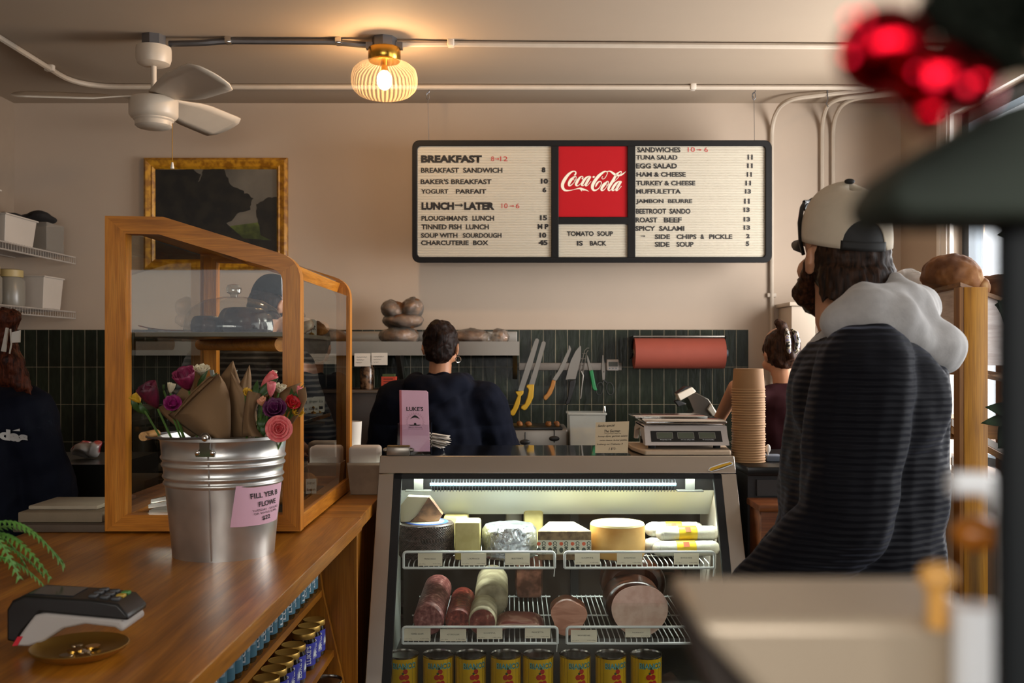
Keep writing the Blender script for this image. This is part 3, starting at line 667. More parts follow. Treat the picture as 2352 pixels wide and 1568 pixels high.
# jars under the counter
def wrapz(x, y, r, a0, z0, z1, da):
    """lettering that climbs a jar: u runs up, v runs round"""
    return lambda u, v: V((x+r*math.cos(a0-da*(v-.5)), y+r*math.sin(a0-da*(v-.5)), z0+(z1-z0)*u))
bluelab = M_('blue_jar_label', '#3b3fa5', .5, var=.05); teallab = M_('teal_jar_label', '#3f6d80', .5, var=.05); labw = M_('label_white', '#dfe3e6', .6)
darkjam = M_('dark_jam', '#100a0a', .08, coat=.6); honey = M_('amber_jar_glass', '#3a2c14', .1)
def label_band(r, h0, h1, a0, a1, m, par, nm='label'):
    b = B(); b.grid(lambda u, v: V((r*math.cos(a0+(a1-a0)*u), r*math.sin(a0+(a1-a0)*u), h0+(h1-h0)*v)), 24, 2); return b.obj(nm, m, par)
def jar(name, lab, r, h, bodym, labelm, grp, lidm, ang):
    t = thing(name, lab, 'jar', (0, 0, 0), grp)
    B().lathe([(r*.9, 0), (r, .006), (r, h-.026), (r*.93, h-.018), (r*.9, h-.012)], 28).obj('glass_body', bodym, t)
    B().lathe([(r*.97, h-.016), (r*1.0, h-.014), (r*1.0, h-.002), (r*.96, h), (r*.9, h-.0015)], 28).obj('lid', lidm, t)
    lb_ = label_band(r+.0006, .014, h-.028, ang-1.15, ang+1.3, labelm, t)
    text("LUKE'S", wrapz(0, 0, r+.0012, ang-.75, .020, h-.034, .42), labw, lb_, bold=.02)
    b = B()
    for k in range(9):
        a = ang-.32+.07*k; z = .02+.0
        b.grid(lambda u, v: V(((r+.0012)*math.cos(a+.02*u), (r+.0012)*math.sin(a+.02*u), h*.30+h*.32*v*(1-.10*abs(k-4)))), 2, 2)
    b.grid(lambda u, v: V(((r+.0014)*math.cos(ang-.28+.5*u), (r+.0014)*math.sin(ang-.28+.5*u), h*.36+h*.16*v*math.sin(math.pi*u))), 10, 3); b.obj('label_emblem', labw, lb_)
    return t
j0 = jar('jam_jar', 'dark jam jar with blue label and gold lid, farthest of the lower shelf row', .033, .105, darkjam, bluelab, 'jars on the lower counter shelf', gold, -.1)
order = ['farthest', 'second', 'third', 'fourth', 'fifth', 'sixth', 'seventh', 'eighth', 'ninth', 'tenth', 'eleventh', 'twelfth', 'thirteenth', 'fourteenth', 'fifteenth', 'sixteenth', 'seventeenth', 'eighteenth']
JY = [2.975, 2.908, 2.84, 2.717, 2.646, 2.578, 2.51, 2.438, 2.365]
for i, y in enumerate(JY):
    x = shelfx(y)-.128
    if i == 0: j0.location = (x, y, .5565)
    else: dup(j0, (x, y, .5565), .1*R.uniform(-1, 1), 'blue-labelled jam jar with gold lid, %s from far end of lower shelf' % order[i])
k0 = jar('honey_jar', 'small jar with teal label on the upper counter shelf, farthest of the row', .027, .14, honey, teallab, 'teal labelled jars under the countertop', gold, -.1)
yy = 2.985
for i in range(17):
    x = shelfx(yy)-.146
    if i == 0: k0.location = (x, yy, .7375)
    else: dup(k0, (x, yy, .7375), R.choice((-.45, -.1, 0, .1, .5)), 'small teal-labelled jar, %s from far end of upper counter shelf' % order[i])
    yy -= .0575 if i not in (5, 8) else .075

# ------------------------------------------------------------------- pastry display case
X0, X1, YF_, YB_ = -1.141, -.593, 2.79, 3.69
zt, fz = 1.84, CT+.006
case = thing('pastry_case', 'slope-topped oak and glass pastry display case on the counter', 'display case', (X0, YF_, CT))
def rc(p, c, q, r, n=6):
    p, c, q = V(p), V(c), V(q); a = c+(p-c).normalized()*r; d = c+(q-c).normalized()*r
    return [tuple(a*(1-t)**2+c*2*t*(1-t)+d*t*t) for t in [i/n for i in range(n+1)]]
outer = [(X0, fz), (X0, zt), (-.977, zt-.003)]+rc((-.977, zt-.003, 0), (X1, 1.718, 0), (X1, fz, 0), .062)+[(X1, fz)]
outer = [(p[0], p[1]) for p in outer]
inner = [(X0+.058, fz+.046), (X0+.058, zt-.05), (-.99, zt-.052)]+rc((-.99, zt-.052, 0), (X1-.05, 1.683, 0), (X1-.05, fz+.046, 0), .03)+[(X1-.05, fz+.046)]
inner = [(p[0], p[1]) for p in inner]
def cframe(y0, y1):
    # the members of the frame: left post, top rail with the bend, right post, bottom rail
    n = len(outer)
    segs = {'post': ([0, 1], casez), 'top_rail': (list(range(1, n-1)), casew), 'bottom_rail': ([n-1, 0], casew)}
    def piece(ids, m, nm):
        b = B(); rr = []
        for i in ids:
            o_, q = outer[i], inner[i]
            rr.append([b.bm.verts.new((o_[0], y0, o_[1])), b.bm.verts.new((o_[0], y1, o_[1])), b.bm.verts.new((q[0], y1, q[1])), b.bm.verts.new((q[0], y0, q[1]))])
        for a, c in zip(rr, rr[1:]): b.bridge(a, c)
        b.face(rr[0]); b.face(rr[-1]); b.obj(nm, m, case, angle=35)
    piece([0, 1], casez, 'post'); piece(list(range(1, n-4)), casew, 'top_rail'); piece(list(range(n-5, n)), casez, 'post'); piece([n-1, 0], casew, 'bottom_rail')
cframe(YF_, YF_+.045); cframe(YB_-.045, YB_)
for x, z, w, h in ((X1-.025, fz+.023, .048, .044), (X0+.029, fz+.023, .056, .044)):
    B().box((x, (YF_+YB_)/2, z), (w, YB_-YF_-.09, h)).obj('side_rail', casey, case, smooth=False)
B().box2((X0, YF_+.045, zt-.022), (-.99, YB_-.045, zt-.002)).obj('top_board', casey, case, smooth=False)
B().box((-.985, (YF_+YB_)/2, zt-.03), (.035, YB_-YF_-.09, .04)).obj('side_rail', casey, case, smooth=False)
B().box((X1-.055, (YF_+YB_)/2, 1.70), (.028, YB_-YF_-.09, .035), rot=(0, .32, 0)).obj('side_rail', casey, case, smooth=False)
B().box2((X0+.05, YF_+.05, fz+.004), (X1-.05, YB_-.05, fz+.024)).obj('case_floor', casey, case, smooth=False)
b = B(); b.box2((X0+.055, YF_+.018, fz+.04), (X1-.045, YF_+.023, 1.60)); 
b.extr([(X0+.055, YF_+.018, 1.60), (X1-.045, YF_+.018, 1.60), (X1-.045, YF_+.018, 1.68), (-.985, YF_+.018, zt-.05), (X0+.055, YF_+.018, zt-.05)], (0, .005, 0)); b.obj('front_pane', glass('case_glass', (.93, .94, .92), 0, .55), case, smooth=False)
cg = glass('case_side_glass', (.94, .95, .93), 0, 1.0)
B().box2((X1-.012, YF_+.045, fz+.04), (X1-.007, YB_-.045, 1.665)).obj('side_pane', cg, case, smooth=False)
B().box2((X0+.007, YF_+.045, fz+.04), (X0+.012, YB_-.045, zt-.03)).obj('side_pane', cg, case, smooth=False)
B().extr([(-.975, YF_+.045, zt-.012), (X1-.04, YF_+.045, 1.712), (X1-.04, YB_-.045, 1.712), (-.975, YB_-.045, zt-.012)], (0, 0, .005)).obj('top_pane', cg, case, smooth=False)
shm = M_('case_shelf_board', '#6d6456', .3)
S1, S2 = 1.516, 1.245
B().box2((X0+.06, YF_+.06, S1-.014), (X1-.055, 3.55, S1), bev=.002).obj('shelf', shm, case, smooth=False)
B().box2((X0+.06, YF_+.06, S2-.014), (X1-.055, 3.55, S2), bev=.002).obj('shelf', glass('shelf_glass', (.85, .88, .86), .02), case, smooth=False)
B().cyl((-1.08, 3.45, S1-.03), (-.70, 3.02, S1-.034), .019, .022).obj('shelf_support', casew, case)
# cakes under a glass dome on the top shelf
choc = mix2('chocolate_glaze', '#120805', '#3a1c0e', 18, rough=.18, bump=.3, bd=.004); bun = mix2('pastry_crust', '#5d3212', '#a4692c', 22, rough=.55, bump=.4)
dm = thing('cake_dome', 'clear glass cake dome with round knob on the top case shelf', 'cake dome', (-.86, 3.08, S1+.002))
Md = Matrix.Translation((-.86, 3.08, S1+.003))
B().lathe([(.148, 0), (.15, .012), (.146, .045), (.128, .075), (.09, .098), (.04, .109), (.003, .111)], 48, Md, cap0=False, cap1=False).obj('dome', glass('dome_glass', (.95, .95, .93), .0, .6), dm, angle=0)
B().lathe([(.010, .109), (.012, .118), (.022, .124), (.024, .136), (.019, .147), (.004, .150)], 16, Md).obj('knob', glass('knob_glass', (.8, .82, .8), .05, 2.5), dm)
for k, (x, y, r, h) in enumerate(((-.825, 3.06, .075, .075), (-.94, 3.06, .045, .05), (-.80, 3.165, .04, .06))):
    lb_ = ('tall chocolate-glazed bundt cake under the glass dome', 'small glazed cake at the left under the glass dome', 'small glazed cake at the back right under the glass dome')[k]
    B().lathe([(r*.88, 0), (r*.97, h*.12)]+[(r*(.62+.38*math.cos(t)), h*(.30+.70*math.sin(t))) for t in [math.pi*i/16 for i in range(1, 14)]], 64, flute=.045, nfl=9, cap1=True).obj('bundt_cake', choc, label=lb_, cat='cake', group='cakes under the dome', loc=(0, 0, 0)).location = (x, y, S1+.004)
f = thing('fork', 'small fork lying on the top case shelf left of the dome', 'fork', (-1.05, 2.95, S1+.004))
b = B(); b.tube([(-1.075, 2.94, S1+.012), (-1.03, 2.96, S1+.006), (-.98, 2.97, S1+.004)], .0035, 6)
for k in range(4): b.tube([(-1.07, 2.935+.006*k, S1+.012), (-1.10, 2.93+.006*k, S1+.02)], .0015, 5)
b.obj('fork_body', chrome, f)
cardm = M_('price_card', '#d8d2c4', .7); 
def price_card(x, y, z, hgt, ww, wh, rz, lab, txt, grp='price cards in the pastry case'):
    t = thing('price_card', lab, 'price card', (x, y, z), grp, rz)
    t.rotation_euler = (0, 0, 0)
    M = Matrix.Translation((x, y, z)) @ Matrix.Rotation(rz, 4, 'Z')
    B().lathe([(.011, 0), (.009, .004), (.003, .008), (.003, .016), (.006, .02), (.003, .024), (.003, hgt)], 12, M).obj('brass_stand', brass, t)
    c = B().box((0, -.002, hgt+wh/2-.012), (ww, .0015, wh), M=M).obj('card', cardm, t, smooth=False)
    lines = txt.split('|'); n = len(lines)
    for i, s in enumerate(lines):
        zz = hgt+wh-.012-(i+.85)*wh/(n+.3); hh = wh/(n+.3)*.45
        text(s, (lambda z0, h0: (lambda u, v: M @ V((ww*(-.38+.76*u), -.0035, z0+h0*v))))(zz, hh), ink, c)
price_card(-.655, 2.96, S1+.001, .012, .030, .046, .45, 'front price card on the top case shelf beside the sugared pastries', 'pain au|chocolat'); price_card(-.665, 3.30, S1+.001, .010, .034, .052, .35, 'price card at the far end of the top case shelf', 'twist')
sug = mix2('sugared_pastry', '#6b4020', '#cdb9a0', 20, rough=.7, bump=.4)
for k, (x, y, lab) in enumerate(((-.66, 3.1, 'sugar-dusted pastry on the top case shelf behind the first price card'), (-.69, 3.2, 'second sugared pastry on the top case shelf'), (-.67, 3.42, 'brown pastry beside the far price card'))):
    B().ell((x, y, S1+.027), (.045, .04, .027)).ell((x-.02, y+.02, S1+.035), (.03, .03, .022)).blob('pastry', (sug, sug, bun)[k], vox=.006, disp=.004, dscale=30, label=lab, cat='pastry', group='pastries on the top case shelf', loc=(x, y, S1))
# cake stand with cards on the glass shelf
cs = thing('cake_stand', 'dark round cake stand with a pale foot in the middle of the pastry case', 'cake stand', (-.74, 3.3, CT+.04))
Mc = Matrix.Translation((-.74, 3.3, 0))
B().lathe([(.115, 1.215), (.118, 1.225), (.112, 1.224)], 36, Mc).obj('plate', black, cs)
B().lathe([(.06, CT+.031), (.055, CT+.04), (.022, CT+.08), (.02, 1.18), (.04, 1.214)], 24, Mc).obj('foot', M_('stand_foot', '#8c8170', .4), cs)
B().lathe([(.06, 0), (.07, .02), (.072, .05), (.05, .07), (.02, .075)], 36, flute=.03, nfl=9).obj('round_cake', choc, label='dark round cake on the cake stand', cat='cake', loc=(0, 0, 0)).location = (-.76, 3.32, 1.259)
for k, (a, lab, tx_) in enumerate(((-.9, 'leftmost of the price cards along the cake stand rim', 'almond|cake'), (-.45, 'second price card along the cake stand rim', 'ginger|cake'), (-.05, 'third price card along the cake stand rim', 'cookie|1'), (.35, 'farthest price card along the cake stand rim', 'scone|jam'))):
    price_card(-.74+.10*math.cos(a), 3.3+.10*math.sin(a), 1.226 if k > 9 else 1.259, .014, .036, .05, .35, lab, tx_)
# bottom of the case
tr_ = B().box2((-1.07, 2.86, fz+.025), (-.66, 3.5, fz+.036), bev=.004).obj('baking_tray', M_('dark_tray', '#2a2622', .4, .6), label='dark flat tray on the floor of the pastry case', cat='tray', loc=(-.86, 3.1, fz+.025))
B().box2((-1.05, 2.88, fz+.037), (-.82, 3.2, fz+.045)).obj('paper_sheet', paper, label='white paper sheet lying on the tray in the pastry case', cat='paper', loc=(-.94, 3.0, fz+.037), smooth=False)
B().box2((-1.06, 3.25, fz+.037), (-.85, 3.46, fz+.085), bev=.01).obj('paper_bag', M_('brown_bag', '#6f5537', .8, var=.1), label='folded brown paper bag at the back of the case floor', cat='bag', loc=(-.95, 3.35, fz+.037))
tg = thing('serving_tongs', 'flat steel tongs lying on the case floor behind the bucket', 'tongs', (-1.0, 2.90, fz+.047))
for s_ in (0, 1): B().extr([(-1.05, 2.875+.02*s_, fz+.05+.012*s_), (-.93, 2.895+.02*s_, fz+.07+.016*s_), (-.86, 2.905, fz+.075), (-.86, 2.925, fz+.075), (-.93, 2.915+.02*s_, fz+.07+.016*s_), (-1.05, 2.895+.02*s_, fz+.05+.012*s_)], (0, 0, .012)).obj('arm', chrome, tg, smooth=False)
price_card(-.64, 2.88, fz+.038, .02, .03, .045, .4, 'nearest price card on the case floor', 'bun and|jam'); price_card(-.65, 3.22, fz+.038, .02, .034, .048, .35, 'farther price card on the case floor', 'butter|bun')
for k, (x, y, lab) in enumerate(((-.72, 3.05, 'round bun on the case floor behind the near price card'), (-.70, 3.35, 'round bun on the case floor behind the far price card'))):
    B().ell((x, y, fz+.037+.03), (.05, .05, .032)).ell((x, y, fz+.037+.012), (.045, .045, .012)).blob('bun', bun, vox=.006, disp=.003, dscale=25, label=lab, cat='bun', group='buns on the case floor', loc=(x, y, fz+.037))
tg = thing('plastic_tongs', 'clear plastic tongs standing open on the glass shelf behind the bouquets', 'tongs', (-.87, 3.0, S2+.002))
for s_ in (-1, 1): B().extr([(-.878, 3.0, S2+.002), (-.866, 3.0, S2+.002), (-.866+s_*.032+.004*s_, 3.0, S2+.16), (-.88+s_*.032, 3.0, S2+.16)], (0, .012, 0)).obj('arm', M_('grey_clear_plastic', '#8f8d88', .2), tg, smooth=False)

# napkins and cups behind the case
nap = mix2('napkin_box_card', '#86705a', '#957e66', 14, rough=.8, bump=.1); napw = M_('napkin_white', '#b9ac9d', .85, var=.03, bump=.4, bs=25, bd=.004)
def napkin(x, y, w_, lab, h=.115, dy=.1):
    t = thing('napkin_box', lab, 'napkin box', (x, y, CT), 'napkin boxes behind the case')
    b = B(); rr = []
    for k, z in ((.8, CT+.001), (1.0, CT+h), (.96, CT+h), (.77, CT+.006)): rr.append([b.bm.verts.new((x+sx*w_/2*k, y+sy*dy/2*k, z)) for sx, sy in ((-1,-1), (1,-1), (1,1), (-1,1))])
    for a, c in zip(rr, rr[1:]): b.bridge(a, c)
    b.face(rr[0]); b.face(rr[-1]); b.obj('box', nap, t, smooth=False, bevel=.004)
    B().box((x, y, CT+h+.02), (w_*.93, dy*.9, .075), bev=.012, seg=3).obj('napkins', napw, t)
napkin(-.53, 3.60, .118, 'tan napkin box full of white napkins beside the deli case'); napkin(-.715, 3.80, .12, 'tan napkin box seen through the end glass of the pastry case')
b = B(); b.lathe([(.03, CT+.001), (.042, 1.19), (.04, 1.19), (.028, CT+.006)], 24, Matrix.Translation((-.63, 3.9, 0)), cap1=False); b.obj('paper_cup', paper, label='tall white paper cup behind the right back post of the case', cat='cup', loc=(-.63, 3.9, CT))
# paper bags piled left of the case
for k, (z, rz, d, c_) in enumerate(((0, .05, (.26, .2, .022), '#5a4d40'), (.0225, -.04, (.24, .2, .03), '#84755f'), (.053, .10, (.2, .18, .012), '#a89b86'))):
    B().box((0, 0, d[2]/2), d, bev=.004).obj('paper_stack', M_('stack_paper_%d' % k, c_, .85, var=.08, bump=.3, bs=80), label=('bottom brown bundle of paper bags left of the pastry case', 'middle bundle of pale paper bags left of the pastry case', 'thin white paper sheaf on top of the bags left of the case')[k], cat='paper bags', group='paper bags piled beside the case', loc=(0, 0, 0)).location = (-1.275-.01*k, 2.90+.03*k, CT+.001+z)

# ------------------------------------------------------------------- galvanised bucket of bouquets
galv = mix2('galvanised_zinc', '#b0aeaa', '#dcdad5', 9, .3, .7, rough=.33, bump=.02, tex='noise', detail=2)
gb = galv.node_tree.nodes['Principled BSDF']; gb.inputs['Metallic'].default_value = .85
BX, BY = -.73, 2.524
buc = thing('bucket', 'galvanised metal bucket of wrapped flowers standing on the counter', 'bucket', (BX, BY, CT))
Mb = Matrix.Translation((BX, BY, CT))
def br_(z): return .124+.031*z/.296
pf = [(.118, .004), (.122, 0), (.125, 0), (.1255, .008)]
for z0 in (.03, .06, .09, .12, .15, .175): pf.append((br_(z0), z0))
for zc_ in (.182, .199, .228, .246):
    for dz, dr in ((-.006, 0), (-.003, .003), (0, .0042), (.003, .003), (.006, 0)): pf.append((br_(zc_+dz)+dr, zc_+dz))
pf += [(br_(.27), .27), (br_(.288), .288), (br_(.296)+.004, .292), (br_(.296)+.004, .299), (br_(.296)-.002, .299)]
pf += [(br_(.28)-.003, .28), (br_(.05)-.003, .05), (.05, .012)]
B().lathe(pf, 72, Mb).obj('pail', galv, buc, angle=50)
B().tube([(BX+.006, BY-br_(z)-.001, CT+z) for z in (.004, .1, .175, .26, .292)], .0022, 6).obj('seam', galv, buc)
b = B(); yb_ = BY-br_(.29)-.004
b.extr([(BX+dx, yb_, CT+dz) for dx, dz in ((-.024, .266), (-.022, .258), (.022, .258), (.024, .268), (.013, .276), (.014, .305), (.006, .315), (-.006, .315), (-.014, .305), (-.013, .276))], (0, .003, 0))
for dx in (-.018, .018): b.ell((BX+dx, yb_-.001, CT+.267), (.006, .003, .006), nu=10, nv=6)
b.ell((BX, yb_-.002, CT+.302), (.008, .005, .008), nu=10, nv=6); b.obj('handle_bracket', chrome, buc, bevel=.001)
b = B(); b.tube([(BX+.002-.19*math.sin(t), BY-.162*math.cos(t), CT+.303-.006*math.sin(t)) for t in [math.pi*i/24 for i in range(25)]], .0028, 8); hb = b.obj('wire_bail', gal, buc)
B().cyl((BX-.188, BY-.045, CT+.297), (BX-.188, BY+.045, CT+.297), .0115, n=20).obj('wooden_grip', wood('grip_wood', '#a97a45', '#c39459', '#d0a468', 1), hb)
pink = M_('pink_card', '#e0b2c6', .7, var=.02)
def on_b(ang, z, off=.0): r = br_(z)+.002+off; return V((BX+r*math.sin(ang), BY-r*math.cos(ang), CT+z))
nt_ = B().grid(lambda u, v: on_b(math.radians(22+66*u+5*v), .085+.1*v-.008*u+.008*u*u, .012*max(0, .25-u)), 16, 6).obj('pink_notice', pink, buc, label='pink price notice stuck on the bucket side')
def bt(s, a0, a1, z0, z1, bold=.02): text(s, lambda u, v: on_b(math.radians(a0+(a1-a0)*u-1.0*v), z0+(z1-z0)*v+.002*u, .0012), ink, nt_, bold=bold)
bt('FILL YER B', 42, 80, .150, .163); bt('FLOWE', 52, 78, .128, .141); bt('TUESDAY - SATURD', 45, 84, .117, .122, 0); bt('OR WHILE SUPPL', 47, 82, .109, .114, 0); bt('$22', 58, 70, .092, .104)

kraft = M_('kraft_wrap', '#7d6040', .85, var=.12, vs=6, bump=.15, bs=40, bd=.003)
def kw(pl, pr_, Y0, Y1, bulge, par, nm='kraft_paper'):
    """kraft sheet between two pixel-traced edges lying at depths Y0 and Y1, bulging towards the viewer"""
    def pick(l, v):
        k = v*(len(l)-1); i = min(int(k), len(l)-2); t = k-i; return (l[i][0]*(1-t)+l[i+1][0]*t, l[i][1]*(1-t)+l[i+1][1]*t)
    def f_(u, v):
        a, c = pick(pl, v), pick(pr_, v); x, y = a[0]*(1-u)+c[0]*u, a[1]*(1-u)+c[1]*u
        yy_ = Y0*(1-u)+Y1*u-bulge*math.sin(math.pi*u)*(1-.3*v)+.004*math.sin(9*u+5*v)
        return P(x, y, yy_)
    return B().grid(f_, 14, 12).obj(nm, kraft, par, solid=.001)
def petal_flower(c, ax, n, L, W, open_, m, par, nm, rings=1, ruffle=0, curl=0.0, spin=0):
    """cup of n petals about the axis ax; open_ 0 closed bud .. 1 wide open"""
    ax = V(ax).normalized(); q = ax.to_track_quat('Z', 'Y').to_matrix().to_4x4(); M = Matrix.Translation(V(c)) @ q; b = B()
    for k in range(rings):
        s_ = 1-.72*k/max(rings, 1) if rings > 1 else 1; op = open_*(1-.75*k/max(rings, 1)) if rings > 1 else open_
        nn = n if k < rings-1 or rings == 1 else 3
        for i in range(nn):
            a0 = spin+2*math.pi*(i+.5*(k % 2))/nn+R.uniform(-.08, .08)+k*.4; l_ = L*(.62+.38*s_)*R.uniform(.93, 1.05); w_ = W*s_
            def f_(u, v):
                s2 = (u-.5)*2; wid = w_*(math.sin(math.pi*min(1, .1+.82*v**.8))**.75)
                rad = (.10+.9*math.sin(math.pi*.5*min(1, v*1.5)))*L*.36*s_*(.55+op*.9)+op*L*.5*max(0, v-.55)*s_-curl*L*max(0, v-.75)
                rad *= (.65+.35*math.sqrt(max(0, 1-s2*s2*.8))) if op < .5 else 1
                z = l_*v*(1-.45*op*v)+ruffle*math.sin(5*s2+i*2+k)*v
                ang = a0+s2*min(1.15, wid/max(rad, .18*L*s_)); return M @ V((rad*math.cos(ang), rad*math.sin(ang), z+ruffle*.6*math.sin(7*u+i)*v))
            b.grid(f_, 7, 7)
    return b.obj(nm, m, par, solid=.0009, angle=0)
def pm(n, a, c): return mix2(n, a, c, 26, .3, .7, rough=.55, bump=.05, stretch=(3, 3, .8))
burg = pm('burgundy_petal', '#3a0a1c', '#6a1532'); crim = pm('crimson_petal', '#5c0e30', '#8d1f4b'); cream = pm('cream_petal', '#cdbf98', '#e6dcc0'); coral = pm('coral_petal', '#d8505a', '#f08a86'); plum = pm('plum_petal', '#3a0a30', '#641a50'); redpt = pm('red_petal', '#a3121a', '#d0242a'); yel = pm('yellow_petal', '#b98a12', '#dcb02c'); pinkp = pm('pink_petal', '#d65a6a', '#ee8f90'); peach = pm('peach_petal', '#d98a66', '#efb493'); magp = pm('magenta_petal', '#6a0c48', '#941a66')
leafm = M_('flower_leaf', '#2d4a1c', .5, var=.25); stemm = M_('flower_stem', '#4a6a2c', .5, var=.15)
def stem(p, par, root): 
    p = V(p); B().tube([p, p*.7+V(root)*.3+V((0, 0, -.01)), V(root)], .0028, 6).obj('stem', stemm, par)
def leaf(p0, p1, w_, par, m=leafm, nm='leaf', side=(0, -1, .3)):
    p0, p1 = V(p0), V(p1); d = p1-p0; sd = d.cross(V(side)).normalized()
    B().grid(lambda u, v: p0+d*v+sd*((u-.5)*2*w_*math.sin(math.pi*min(1, .06+.94*v)))+V((0, -.012*math.sin(math.pi*v), 0))+V(side)*(.3*w_*abs(u-.5)), 5, 9).obj(nm, m, par, solid=.0008)
bqL = thing('bouquet', 'left bouquet of dark tulips in kraft paper in the bucket', 'bouquet', (BX-.07, BY, CT+.15), 'bouquets in the bucket')
kw([(462, 1006), (430, 985), (384, 952), (391, 950), (440, 905), (494, 862), (502, 858)], [(528, 1006), (530, 985), (530, 950), (529, 925), (525, 900), (516, 878), (502, 858)], 2.47, 2.44, .05, bqL)
kw([(440, 1004), (405, 980), (372, 950), (362, 935), (372, 936), (380, 940)], [(470, 1000), (466, 970), (455, 920), (450, 900), (440, 885), (425, 880)], 2.52, 2.50, .01, bqL)
kw([(400, 960), (440, 918), (486, 874), (497, 862)], [(402, 948), (436, 905), (480, 862), (489, 866)], 2.435, 2.43, .003, bqL, 'folded_edge')
rootL = (BX-.03, BY, CT+.1)
for px, py, Y, ax, n, L, W, op, m, nm, rg in ((362, 938, 2.44, (-.35, -.45, 1), 6, .074, .036, .28, burg, 'tulip', 1), (434, 896, 2.46, (-.12, -.55, .9), 6, .068, .034, .42, crim, 'tulip', 1), (463, 862, 2.52, (.1, -.4, 1), 7, .034, .026, .8, cream, 'white_bloom', 3),
      (398, 935, 2.46, (.2, -.8, .5), 7, .036, .026, .75, magp, 'magenta_bloom', 2), (322, 925, 2.48, (-.6, -.2, 1), 5, .035, .013, .5, yel, 'yellow_bloom', 1), (391, 903, 2.5, (.2, -.1, 1), 5, .03, .012, .3, cream, 'cream_bud', 1), (376, 897, 2.49, (0, -.1, 1), 5, .015, .009, 0, leafm, 'green_bud', 1)):
    p = P(px, py, Y); petal_flower(p, ax, n, L, W, op, m, bqL, nm, rg, ruffle=.002 if rg > 1 else 0); stem(p, bqL, rootL)
for a in ((470, 905, 500, 855), (455, 900, 478, 850), (325, 950, 303, 908), (345, 955, 320, 925)): leaf(P(a[0], a[1], 2.5), P(a[2], a[3], 2.48), .008, bqL)
bqC = thing('bouquet', 'middle bouquet at the back of the bucket showing only peaked kraft paper', 'bouquet', (BX+.02, BY+.06, CT+.15), 'bouquets in the bucket')
kw([(520, 1004), (508, 960), (498, 900), (505, 865), (535, 828)], [(575, 1004), (573, 960), (562, 900), (548, 868), (535, 828)], 2.55, 2.55, .04, bqC)
kw([(535, 1004), (527, 950), (526, 905), (529, 876), (530, 853)], [(590, 1000), (576, 950), (566, 905), (548, 880), (530, 853)], 2.49, 2.50, .03, bqC)
kw([(545, 1000), (548, 950), (545, 890), (560, 865), (573, 838)], [(590, 1000), (590, 950), (577, 900), (577, 865), (573, 838)], 2.53, 2.55, .02, bqC)
bqR = thing('bouquet', 'right bouquet of coral, red and purple flowers in kraft paper spilling over the rim', 'bouquet', (BX+.09, BY-.02, CT+.15), 'bouquets in the bucket')
kw([(556, 1000), (556, 975), (562, 930), (567, 905), (570, 897)], [(606, 1004), (590, 985), (585, 955), (590, 935), (604, 905)], 2.44, 2.46, .03, bqR)
kw([(620, 1000), (640, 985), (660, 965), (672, 938), (664, 905)], [(640, 1002), (668, 978), (692, 945), (706, 915), (702, 888)], 2.50, 2.44, .02, bqR)
kw([(640, 950), (630, 920), (628, 900), (650, 893)], [(690, 940), (690, 905), (685, 885), (693, 878)], 2.56, 2.54, .02, bqR)
rootR = (BX+.06, BY+.01, CT+.12)
for px, py, Y, ax, n, L, W, op, m, nm, rg in ((640, 985, 2.37, (.25, -.95, .1), 8, .044, .034, .95, coral, 'coral_ranunculus', 4), (633, 950, 2.42, (.1, -.85, .6), 8, .045, .03, .8, plum, 'purple_bloom', 3), (664, 934, 2.45, (.6, -.6, .6), 6, .034, .026, .7, redpt, 'red_bloom', 2),
      (673, 950, 2.46, (.7, -.5, .4), 6, .03, .02, .6, yel, 'yellow_bloom', 2), (622, 912, 2.45, (.1, -.2, 1), 6, .04, .018, .15, pinkp, 'pink_tulip', 1), (602, 932, 2.45, (-.05, -.4, 1), 7, .025, .016, .5, peach, 'peach_bloom', 2), (600, 888, 2.52, (.75, -.1, .7), 6, .05, .013, .1, coral, 'coral_tulip', 1),
      (640, 902, 2.50, (.2, -.3, 1), 7, .03, .02, .7, cream, 'white_bloom', 2), (684, 906, 2.46, (.3, -.1, 1), 5, .022, .012, .2, pinkp, 'pink_bud', 1), (564, 908, 2.46, (.5, -.5, .6), 6, .022, .015, .7, yel, 'yellow_bloom', 2), (628, 868, 2.54, (.3, -.1, 1), 5, .02, .008, .1, cream, 'white_bud', 1)):
    p = P(px, py, Y); petal_flower(p, ax, n, L, W, op, m, bqR, nm, rg, ruffle=.0025 if rg > 1 else 0)
    if py < 960: stem(p, bqR, rootR)
for a in ((590, 915, 640, 868, .012), (588, 920, 592, 872, .008), (600, 985, 606, 950, .012), (606, 1000, 612, 960, .012), (676, 925, 670, 890, .006), (655, 940, 700, 880, .003)): leaf(P(a[0], a[1], 2.46), P(a[2], a[3], 2.48), a[4], bqR)

# ------------------------------------------------------------------- card terminal, dish and fern in the foreground
TY = 1.68
term = thing('card_terminal', 'black and pale grey card payment terminal at the near end of the counter', 'card reader', P(160, 1478, TY))
def ex(pts, y0, y1, m, nm, par, bev=.004, **k):
    return B().extr([P(x, y, TY)+V((0, y0, 0)) for x, y in pts], (0, y1-y0, 0)).obj(nm, m, par, bevel=bev, **k)
ex([(18, 1398), (30, 1378), (58, 1367), (210, 1376), (272, 1385), (297, 1412), (296, 1424), (284, 1422), (95, 1404), (55, 1448), (40, 1474), (18, 1470)], -.005, .083, black, 'housing', term)
ex([(34, 1480), (58, 1445), (85, 1409), (110, 1406), (282, 1421), (291, 1440), (284, 1449), (268, 1438), (200, 1430), (150, 1440), (105, 1470), (70, 1481)], -.009, .087, M_('terminal_grey', '#a9a29c', .45), 'base', term)
ex([(35, 1479), (47, 1458), (59, 1457), (47, 1478)], -.0105, -.008, M_('red_mark', '#c0182a', .5), 'red_stripe', term, bev=0)
